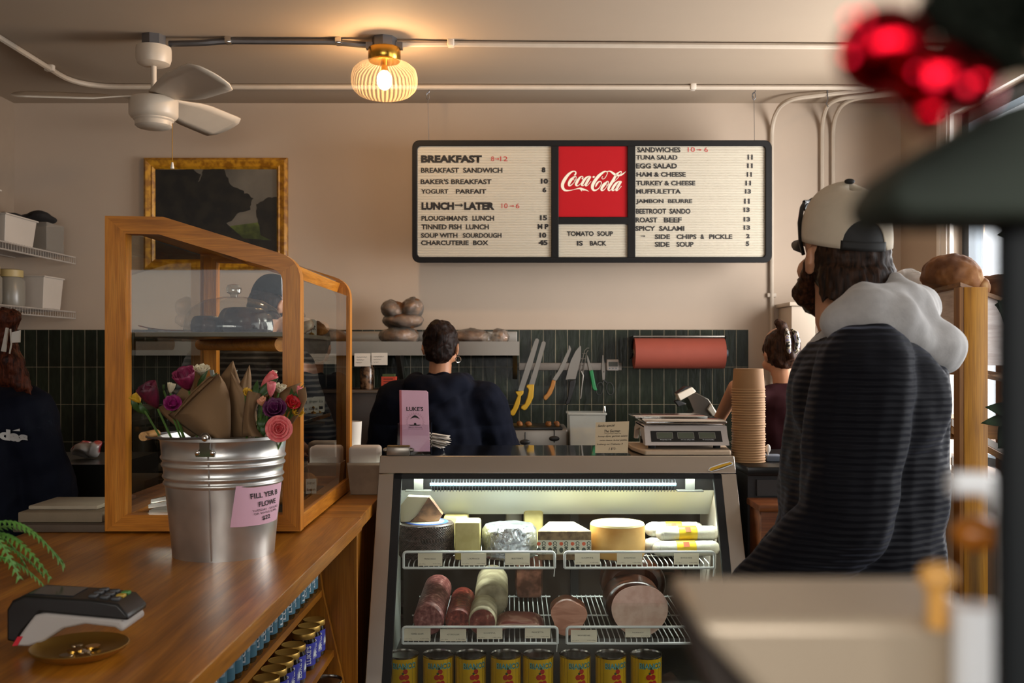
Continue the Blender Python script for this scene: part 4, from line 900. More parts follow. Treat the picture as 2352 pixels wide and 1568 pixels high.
for k in range(9):
    u, v = k % 3, k//3; p = P(205+26*v, 1376+3.6*v, TY)+V((0, .018+.022*u, .002)); cM = (black, M_('key_grey', '#3a3a3c', .5))[1]
    B().box(p, (.014, .014, .006), bev=.002).obj('key', M_('key_green', '#3f7a30', .5) if k == 8 else M_('key_yellow', '#b8952a', .5) if k == 7 else cM, term)
B().box(P(110, 1371, TY)+V((0, .04, .001)), (.075, .06, .002), rot=(0, .05, 0)).obj('screen', M_('screen_dark', '#1b1f22', .15), term, smooth=False)
dish = thing('brass_dish', 'round shallow brass dish of coins in the near corner of the counter', 'dish', P(183, 1498, 1.66))
dp = P(183, 1498, 1.66); dp.z = CT+.001; Mt = Matrix.Translation(dp)
B().lathe([(.055, 0), (.060, .001), (.074, .010), (.078, .016), (.0765, .017), (.070, .010), (.058, .004), (.001, .003)], 48, Mt).obj('dish_body', M_('old_brass', '#b08c48', .35, .9, var=.12), dish)
for k in range(6):
    a, q = 1.05*k, .035*(k % 3)/2+.008; B().cyl((0, 0, 0), (0, 0, .0018), .011+.001*(k % 2), n=20).obj('coin', (chrome, brass)[k % 2], label=('coin at the left in the brass dish', 'yellow coin at the back of the brass dish', 'silver coin near the dish rim', 'yellow coin left in the dish centre', 'silver coin in the dish centre', 'yellow coin at the right of the brass dish')[k], cat='coin', group='coins in the brass dish', loc=(0, 0, 0)).location = dp+V((q*math.cos(a), q*math.sin(a), .0045+.002*(k % 2)))
fern = thing('fern', 'green fern whose fronds hang in at the lower left picture edge', 'plant', (-.99, 1.70, CT))
B().lathe([(.055, CT+.001), (.07, CT+.12), (.066, CT+.12), (.06, CT+.10)], 28, Matrix.Translation((-.99, 1.70, 0))).obj('pot', M_('terracotta', '#7a4a30', .8, var=.1), fern)
fm = M_('fern_green', '#4f7f30', .55, var=.25)
for k in range(16):
    a = -1.5+k*.21 if k < 12 else k*1.1; L = .15+.06*R.random(); up = .03+.07*R.random(); b = B(); o_ = V((-.99, 1.70, CT+.115))
    pts = [o_+V((math.cos(a)*L*t, math.sin(a)*L*t, up*math.sin(math.pi*.8*t)*1.2-.05*t*t)) for t in [i/26 for i in range(27)]]
    b.tube(pts, .0014, 5)
    for i in range(1, 27):
        t = i/26; d = (pts[i]-pts[i-1]).normalized(); sd = d.cross(V((0, 0, 1))).normalized(); l = .040*(1-t*.75)
        for s_ in (-1, 1):
            p = pts[i]; e = p+sd*s_*l+d*l*.45-V((0, 0, .006)); n_ = d*.0032
            b.face([b.bm.verts.new(p-n_), b.bm.verts.new((p+e)/2-n_*.9+V((0, 0, .003))), b.bm.verts.new(e), b.bm.verts.new((p+e)/2+n_*.9+V((0, 0, .003))), b.bm.verts.new(p+n_)])
    b.obj('frond', fm, fern, smooth=False)
# ================================================================= REFRIGERATED DELI CASE
DX0, DX1 = -.452, .761
def slope(d):            # depth of the leaning front at d metres under the eye
    return 3.38-.516*(d-.402)
def SL(px, py, off=0.0):
    """point on the leaning glass front seen at a pixel (off = metres behind it)"""
    k = (py-HZ)/F; y = (3.38+.516*.402+off)/(1+.516*k); return P(px, py, y)
deli = thing('deli_case', 'refrigerated deli case with leaning glass front and stainless steel frame', 'deli case', (.15, 3.4, 0))
T0, ZT, ZF = 3.41, EYE-.347, EYE-.402
stl = M_('case_steel', '#bdb3a7', .34, .9, rvar=.06, vs=2.5, stretch=(1, 1, 12))
topm = M_('case_top_glass', '#15140f', .04, 0, coat=.5)
B().extr([(DX0, T0+.012, ZT), (DX0, T0+.42, ZT), (DX0, T0+.42, ZT-.012), (DX0, T0+.012, ZT-.012)], (DX1-DX0, 0, 0)).obj('top', topm, deli, smooth=False)
B().extr([(DX0, T0, ZT+.001), (DX0, T0+.015, ZT+.001), (DX0, T0+.015, ZF-.002), (DX0, slope(.402)+.0, ZF)], (DX1-DX0, 0, 0)).obj('fascia', stl, deli, bevel=.002)
dB = 1.08; zb = EYE-dB
for xa, xb in ((DX0, DX0+.052), (DX1-.052, DX1)):
    B().extr([(xa, slope(.404), EYE-.404), (xa, T0+.42, EYE-.404), (xa, T0+.42, .02), (xa, slope(dB), .02), (xa, slope(dB), zb)], (.012 if xa == DX0 else .012, 0, 0)).obj('end_panel', white_paint, deli, smooth=False)
    B().extr([(xa, slope(.404)-.002, EYE-.404), (xa, slope(.404)+.02, EYE-.404), (xa, slope(dB)+.02, zb), (xa, slope(dB)-.002, zb)], (xb-xa, 0, 0)).obj('steel_side_strip', stl, deli, bevel=.002)
XA, XB = DX0+.052, DX1-.052
b = B()
for xa, xb in ((XA, XA+.026), (XB-.026, XB)): b.extr([(xa, slope(.404)-.004, EYE-.404), (xa, slope(.404)+.02, EYE-.404), (xa, slope(dB)+.02, zb), (xa, slope(dB)-.004, zb)], (xb-xa, 0, 0))
b.extr([(XA, slope(.404)-.004, EYE-.404), (XA, slope(.404)+.02, EYE-.404), (XA, slope(.419)+.02, EYE-.419), (XA, slope(.419)-.004, EYE-.419)], (XB-XA, 0, 0))
b.extr([(XA, slope(1.045)-.004, EYE-1.045), (XA, slope(1.045)+.02, EYE-1.045), (XA, slope(dB)+.02, zb), (XA, slope(dB)-.004, zb)], (XB-XA, 0, 0)); b.obj('black_gasket', blackrub, deli, smooth=False)
B().extr([(XA+.02, slope(.41)+.004, EYE-.41), (XA+.02, slope(.41)+.009, EYE-.41), (XA+.02, slope(1.06)+.009, EYE-1.06), (XA+.02, slope(1.06)+.004, EYE-1.06)], (XB-XA-.04, 0, 0)).obj('front_glass', glass('deli_glass', (.97, .99, .98), 0, .85), deli, smooth=False)
B().box2((DX0+.01, slope(dB)+.01, .1), (DX1-.01, T0+.4, zb)).obj('base', stl, deli, smooth=False)
B().box2((DX0+.03, slope(dB)+.06, 0), (DX1-.03, T0+.36, .1)).obj('plinth', blackrub, deli, smooth=False)
inw = M_('case_inside_white', '#d6d9d0', .4); dkin = M_('case_door_dark', '#2e2620', .15)
B().box2((XA-.01, 3.755, zb), (XB+.01, 3.79, EYE-.47)).obj('rear_door', dkin, deli, smooth=False)
B().box2((XA+.62, 3.74, zb), (XA+.65, 3.756, EYE-.47)).obj('door_rail', black, deli, smooth=False)
for x in (XA-.03, XB+.02): B().box2((x, slope(.43)+.06, zb), (x+.01, 3.76, EYE-.40)).obj('inner_wall', inw, deli, smooth=False)
B().box2((XA-.03, slope(1.04)+.04, zb+.001), (XB+.03, 3.755, zb+.012)).obj('case_floor', M_('case_floor_grey', '#3a3632', .4), deli, smooth=False)
# baffle, tube with wire spiral, brackets
B().box2((XA-.02, 3.478, EYE-.4725), (XB+.02, 3.486, EYE-.40)).obj('dark_plate', M_('plate_dark', '#0b0a0a', .8, spec=.1), deli, smooth=False)
B().extr([(XA-.02, 3.488, EYE-.473), (XA-.02, 3.60, EYE-.473), (XA-.02, 3.60, EYE-.573), (XA-.02, 3.588, EYE-.573)], (XB-XA+.04, 0, 0)).obj('light_baffle', inw, deli, smooth=False)
xl, xr_ = P(988, 0, 3.46)[0], P(1552, 0, 3.46)[0]; ty = 3.455; tz = EYE-(1112-HZ)/F*ty
tube = B().cyl((xl, ty, tz), (xr_, ty, tz), .0055, n=14).obj('fluorescent_tube', glow('cool_tube', (.16, .55, .85), 3.2), deli)
b = B(); n = 78
for i in range(n):
    x = xl+(xr_-xl)*(i+.5)/n; b.tube([(x+.0015*math.sin(t), ty+.017*math.cos(t), tz-.004+.022*math.sin(t)) for t in [2*math.pi*k/12 for k in range(12)]], .0009, 4, closed=True)
b.obj('wire_fins', M_('fin_dark', '#1f2022', .5, spec=.2), deli)
b = B()
for px in (962, 1584):
    x = P(px, 0, 3.45)[0]; b.box2((x-.016, 3.44, EYE-.470), (x+.016, 3.446, EYE-.405)); b.box2((x-.045, 3.43, EYE-.472), (x+.045, 3.47, EYE-.467)); 
b.obj('tube_bracket', M_('bracket_grey', '#3c3c38', .5, spec=.2), deli, smooth=False)
l = bpy.data.lights.new('deli_tube_light', 'AREA'); l.shape = 'RECTANGLE'; l.size = 1.0; l.size_y = .02; l.energy = 25; l.color = (.93, 1.0, .93)
o = bpy.data.objects.new('deli_tube_light', l); o.location = (.15, 3.417, EYE-.406); o.rotation_euler = (math.radians(22), 0, 0); COL.objects.link(o)
# wire shelves
wwire = M_('white_coated_wire', '#d8dbd8', .35)
def dshelf(pa, pb, py, lip, lab):
    a, c = SL(pa, py, .05), SL(pb, py, .05); z = a.z; y = a.y
    t = thing('wire_shelf', lab, 'wire shelf', ((a.x+c.x)/2, y, z), 'white wire shelves in the deli case')
    b = B(); q = bend([(a.x, y, z), (a.x, y, z+lip), (c.x, y, z+lip), (c.x, y, z)], .012, 4); b.tube(q, .0045, 8); b.tube([(a.x, y, z), (c.x, y, z)], .0045, 8); b.obj('front_lip', wwire, t)
    b = B(); n = int((c.x-a.x)/.0165)
    for i in range(1, n):
        x = a.x+(c.x-a.x)*i/n; b.tube([(x, y, z+.002), (x, y+.004, z+.012), (x, y+.02, z+.014), (x, 3.74, z+.014)], .0018, 5)
    for yy_ in (y+.15, y+.3, 3.735): b.tube([(a.x, yy_, z+.0105), (c.x, yy_, z+.0105)], .003, 6)
    b.obj('wire_grid', wwire, t)
    B().tube([(c.x, y, z), (c.x-.002, y+.01, z-.03)], .002, 5).obj('hook', wwire, t)
    return a, c
u1a, u1b = dshelf(927, 1274, 1304, .053, 'upper left white wire shelf in the deli case, holding cheeses')
u2a, u2b = dshelf(1297, 1641, 1304, .053, 'upper right white wire shelf in the deli case, holding cheeses')
l1a, l1b = dshelf(925, 1280, 1477, .052, 'lower left white wire shelf in the deli case, holding salami')
l2a, l2b = dshelf(1302, 1635, 1477, .052, 'lower right white wire shelf in the deli case, holding ham')
tagm = M_('tag_cream', '#d6ccb4', .6)
def tagc(x0, y0, x1, y1, off, s, small, lab):
    a, b_, c, d = [SL(*q, off) for q in ((x0, y1), (x1, y1), (x0, y0), (x1, y0))]
    t = B().extr([a, b_, d, c], (0, -.0015, 0)).obj('price_tag', tagm, label=lab, cat='price tag', group='price tags on the deli shelves', loc=(a+b_)/2, smooth=False)
    def q(u0, u1, v0, v1): f_ = quad(a, b_, c, d); return lambda u, v: f_(u0+(u1-u0)*u, v0+(v1-v0)*v)+V((0, -.0022, 0))
    text(s, q(.27, .73, .50, .62), ink, t); text(small, q(.62, .94, .12, .2), ink, t); text('per 100 g', q(.06, .3, .12, .19), ink, t)
for a in ((960, 1270, 1016, 1299, 'MANCHEGO', '8.50/100g'), (1059, 1270, 1117, 1298, 'L ALPINAGE', '5.90/100g'), (1160, 1270, 1217, 1297, 'BLUE TOMATE', '7.50/100g'), (1320, 1268, 1378, 1296, 'COMTE', '6.50/100g'), (1417, 1268, 1475, 1296, 'GRUYERE DE MONTAGNE', '6.50/100g'), (1548, 1268, 1605, 1296, 'BUCHE DE CHEVRE', '6.50/100g'),
          (928, 1442, 989, 1471, 'FENNEL SALAMI', '6.50/100g'), (1011, 1444, 1071, 1472, 'HOT GENOA SALAMI', '5.90/100g'), (1095, 1442, 1154, 1467, 'COPPA', '6.80/100g'), (1206, 1440, 1264, 1465, 'PANCETTA', '5.50/100g'), (1311, 1446, 1371, 1474, 'BLACK FOREST HAM', '4.20/100g'), (1436, 1443, 1494, 1463, 'TURKEY', '4.50/100g')):
    tagc(*a[:4], .043, a[4], a[5], 'cream price tag reading %s clipped to the %s wire shelf' % (a[4].lower(), 'upper' if a[1] < 1400 else 'lower'))

# --------------------------------------------------------------- cheeses
zc1 = u1a.z+.0165; y1 = u1a.y
film = plastic_film('cling_film', '#e6e6e2', .16, .15, .6, 30)
def cz(px, Y): return P(px, 0, Y)[0]
man = mix2('manchego_rind', '#2e2622', '#5a4c46', 60, rough=.35, bump=.6, stretch=(1, 1, 3))
wm = man.node_tree
CG = 'cheeses on the upper deli shelf'
Ym = y1+.115
t = thing('whole_cheese', 'dark brown manchego wheel with a blue topped label at the left of the upper shelf', 'cheese', (cz(980, Ym), Ym, zc1), CG)
Mm = Matrix.Translation((cz(980, Ym), Ym, zc1)); r = .0925
b = B(); b.grid(lambda u, v: Mm @ V(((r+.0022*math.sin(60*u*2*math.pi/1+ (1 if int(v*26) % 2 else 0)*math.pi)*(1 if .03 < v < .97 else 0))*math.cos(2*math.pi*u), (r+.0022*math.sin(60*u*2*math.pi+(1 if int(v*26) % 2 else 0)*math.pi)*(1 if .03 < v < .97 else 0))*math.sin(2*math.pi*u), .004+.108*v)), 240, 27, closeu=True)
b.obj('rind', man, t)
B().lathe([(.0925, .112), (.088, .116), (.001, .117)], 60, Mm, cap0=False).obj('top_face', man, t)
B().lathe([(.074, .1172), (.060, .1182)], 48, Mm, cap0=False, cap1=False).obj('blue_label_ring', M_('label_blue', '#3a5cab', .4), t)
B().lathe([(.060, .1182), (.001, .1184)], 48, Mm, cap0=False).obj('paper_label', M_('label_pale', '#c9cdb8', .5), t)
pal = M_('pale_cheese', '#b8ae90', .5, var=.03); rindb = mix2('brown_rind', '#4a2f1e', '#7d5638', 25, rough=.6, bump=.4)
wd = thing('cheese_wedge', 'film-wrapped cheese wedge with brown rind sitting on the manchego wheel', 'cheese', (cz(965, Ym), Ym, zc1+.119), CG)
Yw = Ym-.02; Zw0 = zc1+.1195
def W_(px, py, dy=0): p = P(px, py, Yw+dy); p.z = max(p.z, Zw0); return p
fr = [W_(920, 1200), (W_(919, 1162)), W_(936, 1140), W_(985, 1142), W_(955, 1186), W_(940, 1203)]
B().extr(fr, (0, .045, 0)).obj('cut_face', pal, wd, smooth=False)
B().extr([W_(985, 1141, -.001), W_(1016, 1182, .02), W_(1008, 1200, .02), W_(985, 1208, .0), W_(942, 1206, -.006), W_(956, 1186, -.006)], (0, .046, 0)).obj('rind', rindb, wd, smooth=False)
blk = mix2('yellow_cheese', '#b5a566', '#c4b678', 20, rough=.5, bump=.3)
def cheese_block(px0, px1, pt, pb_, Y, d, lab, m):
    a, c = P(px0, pt, Y), P(px1, pt, Y); z0 = zc1
    o = B().box2((a.x, Y, z0), (c.x, Y+d, a.z), bev=.008).obj('cheese_block', m, label=lab, cat='cheese', group=CG, loc=((a.x+c.x)/2, Y, z0)); return o
cheese_block(1044, 1103, 1199, 0, y1+.04, .10, 'upright block of pale yellow cheese right of the manchego wheel', blk)
cheese_block(1018, 1075, 1186, 0, y1+.24, .10, 'yellow cheese block standing at the back behind the first block', blk)
foil = mix2('crumpled_foil', '#a8adb3', '#dadde0', 40, rough=.22, bump=.9, detail=7, dist=1.0, bd=.01); foil.node_tree.nodes['Principled BSDF'].inputs['Metallic'].default_value = .85
Yb = y1+.12; Mm = Matrix.Translation((cz(1170, Yb), Yb, zc1))
b = B(); b.lathe([(.085, 0), (.094, .01), (.095, .05), (.092, .092), (.082, .106), (.05, .11), (.001, .111)], 60, Mm)
for v in b.bm.verts: v.co += .0022*noise.noise_vector(v.co*60)
b.obj('whole_cheese', foil, label='cheese wheel wrapped in silver foil in the middle of the upper left shelf', cat='cheese', group=CG, loc=(cz(1170, Yb), Yb, zc1), angle=30)
# comte wedge with printed band
Yc = y1+.05
cm = thing('cheese_wedge', 'large comte wedge with a printed rind band facing the glass', 'cheese', (cz(1298, Yc), Yc, zc1), CG)
a, c = P(1236, 1219, Yc), P(1357, 1217, Yc); tk0, tk1 = P(1262, 1190, Yc+.17).x, P(1318, 1190, Yc+.17).x
gr_ = mix2('comte_rind', '#5f4a36', '#8c7352', 45, rough=.8, bump=.5)
b = B(); b.extr([(a.x, Yc, zc1), (c.x, Yc, zc1), (tk1, Yc+.19, zc1), (tk0, Yc+.19, zc1)], (0, 0, a.z-zc1)); b.obj('wedge', pal, cm, smooth=False)
B().box2((a.x-.001, Yc-.006, zc1), (c.x+.001, Yc+.001, a.z-.001), bev=.002).obj('rind', gr_, cm)
zb0, zb1 = P(0, 1275, Yc).z, P(0, 1239, Yc).z; zb0 = max(zb0, zc1+.02)
bd_ = B().box2((a.x-.001, Yc-.008, zb0), (c.x+.001, Yc-.0062, zb1)).obj('printed_band', M_('band_paper', '#c3bda9', .7, var=.06), cm, smooth=False)
dkg = M_('dark_green_print', '#3a4238', .7); ordt = M_('orange_dot', '#c0502c', .6)
for k in range(5):
    x = a.x+.014+k*.0375; text('COMTE', (lambda x: (lambda u, v: V((x+.013*(v)-.002, Yc-.0088, zb1-.004-(zb1-zb0-.006)*u))))(x), dkg, bd_, bold=.03)
    B().cyl((x-.012+.0, Yc-.0088, zb1-.012), (x-.012, Yc-.0082, zb1-.012), .0062, n=16).obj('printed_dot', ordt, bd_); B().ell((x-.012, Yc-.0082, zb0+.014), (.007, .0008, .009), nu=12, nv=6).obj('printed_bell', dkg, bd_)
Yg = y1+.125; gw = thing('whole_cheese', 'large golden cheese wheel at the middle of the upper right shelf', 'cheese', (cz(1418, Yg), Yg, zc1), CG)
gold_r = mix2('golden_rind', '#c48a3a', '#dcae66', 6, rough=.5, bump=.1); Mm = Matrix.Translation((cz(1418, Yg), Yg, zc1))
B().lathe([(.088, 0), (.093, .008), (.0945, .05), (.093, .107)], 64, Mm, cap1=False).obj('rind', gold_r, gw); B().lathe([(.093, .107), (.089, .113), (.001, .114)], 64, Mm, cap0=False).obj('cut_top', mix2('cream_top', '#b3a474', '#c2b588', 9, rough=.5, bump=.05), gw)
# goat logs in paper
logp = M_('log_white_paper', '#b8b6aa', .6, var=.04, bump=.5, bs=40, bd=.006); ylab = M_('yellow_label', '#d8b824', .5)
def glog(p0, p1, r, lab):
    p0, p1 = V(p0), V(p1); t = thing('goat_cheese_log', lab, 'cheese', (p0+p1)/2-V((0, 0, r)), 'goat cheese logs on the upper shelf')
    b = B(); b.cap(p0, r*.93, p1, r*.93, n=24)
    b.tube([p0+(p1-p0)*t_ for t_ in [i/12 for i in range(13)]], [r*(1+.02*math.sin(i*2.1)) for i in range(13)], 24); b.obj('wrapper', logp, t)
    q = p0+(p1-p0)*.30; q2 = p0+(p1-p0)*.66; lb_ = B().tube([q, (q+q2)/2, q2], r*1.035, 28).obj('yellow_label', ylab, t)
    d = (p1-p0).normalized(); up = (V((0, -.75, .66))-d*V((0, -.75, .66)).dot(d)).normalized()
    b = B()
    for k in range(7):
        s_ = q+(q2-q)*(.36+.045*k)+up*r*1.045; w_ = d*.0012*(1+k % 2); e = up.cross(d).normalized()*.010; b.poly([s_-w_-e, s_+w_-e, s_+w_+e, s_-w_+e])
    b.obj('printed_marks', M_('label_print_red', '#a8522a', .6), lb_, smooth=False); return t
zl = zc1+.026
glog((cz(1492, y1+.17), y1+.17, zl), (cz(1590, y1+.17), y1+.17, zl), .026, 'back lower goat cheese log at the right of the upper shelf')
glog((cz(1515, y1+.10), y1+.105, zl), (cz(1640, y1+.10), y1+.12, zl), .026, 'front goat cheese log with yellow label resting on the wire')
glog((cz(1496, y1+.20), y1+.20, zl+.05), (cz(1600, y1+.20), y1+.20, zl+.05), .026, 'topmost goat cheese log at the back of the pile')
glog((cz(1522, y1+.13), y1+.135, zl+.046), (cz(1640, y1+.13), y1+.15, zl+.046), .025, 'middle goat cheese log on top of the front one')
# things at the back of the upper shelf
for px, Y, w_, h, m, lab in ((1180, 3.66, .06, .14, M_('back_film_pack', '#7d776c', .3), 'grey film-wrapped pack at the back behind the foil wheel'), (1225, 3.60, .07, .13, blk, 'yellow cheese piece at the back between foil wheel and comte')):
    B().box((cz(px, Y), Y, zc1+h/2), (w_, .06, h), bev=.012).obj('wrapped_cheese', m, label=lab, cat='cheese', group=CG, loc=(cz(px, Y), Y, zc1))

# --------------------------------------------------------------- meats on the lower shelf
zm = l1a.z+.0165; y2 = l1a.y
def meat(n, c0, c1, c2, sc_=45): return mix2(n, c0, c1, sc_, .42, .6, rough=.45, bump=.15, c2=c2)
sal = meat('fennel_salami', '#6a3432', '#97605a', '#c79c94', 70); hot = meat('hot_salami', '#5a1c14', '#86382a', '#b87660', 70); cop = meat('coppa_cut', '#5f241e', '#8c4a3c', '#d2b095', 38)
cas = mix2('white_casing', '#8d8266', '#b7ab8c', 18, rough=.6, bump=.3)
MG = 'cured meats on the lower deli shelf'
def sausage(px, Y0, Y1, r, m, lab, skin=None, lift=0, sx=1.0, name='salami'):
    x0 = cz(px, Y0); t = thing(name, lab, 'salami', (x0, Y0, zm), MG); dz = lift
    x1 = x0*(1+.02*((px-1176)/300)); b = B(); pts = [(x0, Y0, zm+r), (x0, Y0+.01, zm+r), (x0+(x1-x0)*.5, (Y0+Y1)/2, zm+r+dz/2), (x1, Y1, zm+r+dz), (x1, Y1+.02, zm+r+dz)]
    b.tube(pts, [r*.9, r, r*1.0, r*.97, r*.5], 28); b.obj('sausage', skin or m, t)
    M = Matrix.Translation((x0, Y0-.001, zm+r)); B().cyl((x0, Y0-.0015, zm+r), (x0, Y0-.0005, zm+r), r*.88, n=28).obj('cut_face', m, t); return t
sausage(984, y2+.02, 3.55, .050, sal, 'pale pink fennel salami at the left of the lower shelf', lift=.02)
sausage(1052, y2+.03, 3.50, .043, hot, 'dark red hot salami second from the left on the lower shelf')
sausage(1108, y2+.02, y2+.20, .046, cop, 'coppa with netted pale casing and marbled cut face on the lower shelf', cas)
sausage(1128, y2+.24, 3.64, .058, cas, 'large pale cased sausage behind the coppa', lift=.02)
pan = mix2('pancetta', '#7d3d34', '#c9a590', 7, .45, .6, rough=.4, bump=.1, stretch=(1, 1, 9), dist=1.2)
B().grid(lambda u, v: V((cz(1141+106*u, y2+.04), y2+.03+.16*v, zm+.004+.034*math.sin(math.pi*min(1, u*1.0+.02))**.6*(1-.25*v)+.003*math.sin(9*u))), 22, 8).obj('pancetta_slab', pan, label='flat streaky pancetta slab behind its price tag on the lower shelf', cat='bacon', group=MG, loc=(cz(1190, y2), y2+.05, zm), solid=.02)
hamm = mix2('ham_cut', '#b27a63', '#d09a82', 9, rough=.4, bump=.1, stretch=(1, 1, 4), dist=1); hams = mix2('ham_skin', '#6a3822', '#94583a', 14, rough=.4, bump=.3)
def blobdisc(n, f_, y0, y1, c, m): return B().extr([(c[0]+f_(a)*math.cos(a), y0, c[1]+f_(a)*math.sin(a)) for a in [2*math.pi*i/n for i in range(n)]], (0, y1-y0, 0))
hm = thing('ham', 'small irregular ham with a pinkish cut face at the left of the lower right shelf', 'ham', (cz(1306, y2+.03), y2+.03, zm), MG)
rf = lambda a: .056*(1+.07*math.sin(3*a+.6)+.04*math.sin(5*a))
hc = (cz(1306, y2+.03), zm+.057)
blobdisc(48, rf, y2+.03, y2+.033, hc, hamm).obj('cut_face', hamm, hm); blobdisc(48, rf, y2+.0335, y2+.13, hc, hams).obj('ham_body', hams, hm, bevel=.02)
tk = thing('turkey_roll', 'large smoked turkey roast with pale round cut face and dark rind', 'ham', (cz(1467, y2+.02), y2+.02, zm), MG)
tkm = mix2('turkey_cut', '#c9a591', '#d8b9a6', 30, rough=.5, bump=.05); tks = mix2('smoked_rind', '#2a120a', '#58301c', 12, rough=.3, bump=.2)
rt = lambda a: .086*(1+.05*math.cos(2*a)+.03*math.sin(3*a)+.04*math.cos(a))
tc_ = (cz(1467, y2+.02), zm+.083)
blobdisc(56, rt, y2+.018, y2+.021, tc_, tkm).obj('cut_face', tkm, tk); blobdisc(56, lambda a: rt(a)*1.03, y2+.022, y2+.20, (tc_[0]-.012, tc_[1]+.002), tks).obj('smoked_body', tks, tk, bevel=.03)
hb2 = thing('turkey_roll', 'dark smoked roast standing behind the turkey roast, mostly in shadow', 'ham', (cz(1440, y2+.26), y2+.26, zm), MG)
blobdisc(56, lambda a: rt(a)*1.22, y2+.225, y2+.36, (cz(1452, y2+.26), zm+.107), tks).obj('smoked_body', tks, hb2, bevel=.03)
B().box((cz(1215, 3.66), 3.66, zm+.11), (.10, .07, .20), bev=.02).obj('wrapped_roast', mix2('dark_wrapped', '#3c251c', '#6a4638', 20, rough=.25, bump=.4), label='tall film-wrapped dark roast standing at the back of the lower left shelf', cat='meat', loc=(cz(1215, 3.66), 3.66, zm))

# --------------------------------------------------------------- tomato tins on the case floor and one under the counter
ycan = mix2('can_label_yellow', '#c79a0c', '#d8b01c', 3, rough=.3, bump=0); tomr = M_('tomato_red', '#b02a1c', .4, var=.15); tomg = M_('tomato_leaf', '#3a4a22', .5); aqua = M_('letter_aqua', '#6fb0ac', .4); canl = M_('tin_rim', '#b5b2ac', .2, 1)
can = thing('tomato_tin', 'yellow tomato tin on the deli case floor', 'tin', (0, 0, 0), 'yellow tomato tins in the deli case')
B().lathe([(.048, 0), (.0505, .003), (.0485, .006), (.0485, .114), (.0505, .117), (.0505, .120), (.0485, .120), (.0475, .115), (.03, .1145), (.001, .114)], 48).obj('tin_body', canl, can)
lb_ = label_band(.0489, .008, .113, -math.pi, math.pi-.001, ycan, can)
FA = -math.pi/2
def cw(a0, a1, z0, z1, r=.0493): return lambda u, v: V((r*math.cos(a0+(a1-a0)*u), r*math.sin(a0+(a1-a0)*u), z0+(z1-z0)*v))
text('BIANCO', cw(FA-.55, FA+1.05, .083, .102), M_('letter_outline', '#2a5a50', .5), lb_, bold=.05); text('BIANCO', cw(FA-.55, FA+1.05, .083, .102, .0496), aqua, lb_, bold=-.005)
def dot(b, a, z, ra, r0=.0494): b.poly([V((r0*math.cos(FA+a+ra/.049*math.cos(t)), r0*math.sin(FA+a+ra/.049*math.cos(t)), z+ra*math.sin(t))) for t in [2*math.pi*k/20 for k in range(20)]])
b = B()
for a, z, ra in ((.28, .076, .0075), (.05, .058, .0085), (.34, .058, .0085), (.18, .038, .0085), (.42, .040, .008), (.28, .022, .0075)): dot(b, a, z, ra)
b.obj('printed_tomatoes', tomr, lb_, smooth=False)
b = B()
for a, z, ra in ((.20, .086, .004), (.12, .07, .004), (.02, .028, .006), (.52, .03, .006)): dot(b, a, z, ra, .0496)
b.obj('printed_leaves', tomg, lb_, smooth=False)
b = B(); dot(b, .62, .02, .0045, .0495); b.obj('printed_seal', labw, lb_, smooth=False)
cansY = 3.165; zcan = zb+.0125
cl = ['first from the left, half behind the black gasket', 'second from the left', 'third from the left', 'fourth from the left', 'fifth from the left', 'sixth from the left', 'seventh from the left', 'eighth from the left, under the turkey roast']
for i, px in enumerate((925, 1007, 1081, 1162, 1236, 1321, 1403, 1484)):
    loc = (cz(px, cansY), cansY, zcan); lab = 'yellow tomato tin on the case floor, '+cl[i]
    if i == 0: can.location = loc; can['label'] = lab
    else: dup(can, loc, R.uniform(-.12, .12), lab)
can_u = dup(can, (shelfx(2.93)-.085, 2.93, .3755), .7, 'yellow tomato tin alone on the bottom shelf under the wooden counter'); del can_u['group']

# --------------------------------------------------------------- on top of the deli case
zT = ZT+.0015
br = thing('brochure_holder', 'clear acrylic holder on the left of the deli case top', 'holder', P(955, 1045, 3.44))
yB = 3.45; a = P(915, 0, yB).x; c = P(989, 0, yB).x
for bb, nm in ((((a, yB-.012, zT), (c, yB+.045, zT+.012)), 'base'), (((a, yB-.012, zT+.012), (c, yB-.0095, zT+.105)), 'front_plate'), (((a, yB+.03, zT+.012), (c, yB+.033, zT+.12)), 'back_plate'), (((a-.002, yB-.012, zT), (a, yB+.045, zT+.11)), 'side_plate'), (((c, yB-.012, zT), (c+.002, yB+.045, zT+.11)), 'side_plate')):
    B().box2(*bb).obj(nm, acry, br, smooth=False)
bro = thing('brochure', 'pink folded brochure with black umbrella emblem standing in the acrylic holder', 'brochure', ((a+c)/2, yB, zT+.013))
q0, q1, q2, q3 = P(919, 1036, yB+.004), P(987, 1036, yB+.004), P(917, 896, yB+.022), P(983, 897, yB+.022)
for q in (q0, q1): q.z = zT+.0125
B().extr([q0, q1, q3+V((0, 0, -.006)), q3+V((-.006, 0, 0)), q2], (0, .006, 0)).obj('cover', pink, bro, smooth=False)
B().extr([q0, q0+V((.008, -.001, 0)), q2+V((.008, -.001, 0)), q2], (0, .0005, 0)).obj('spine_fold', M_('pink_fold', '#b5646c', .7), bro, smooth=False)
fq = quad(q0, q1, q2, q3)
def bq(u0, u1, v0, v1): return lambda u, v: fq(u0+(u1-u0)*u, v0+(v1-v0)*v)+V((0, -.0015, 0))
text("LUKE'S", bq(.24, .82, .66, .73), ink, bro, 'title_lettering', bold=.02); text('SMALL GOODS', bq(.30, .76, .385, .40), ink, bro, bold=.01); text('GOODS FROM HERE AND THERE', bq(.28, .80, .36, .37), ink, bro)
def bp(pts, nm): B().poly([fq(u, v)+V((0, -.0016, 0)) for u, v in pts]).obj(nm, ink, bro, smooth=False)
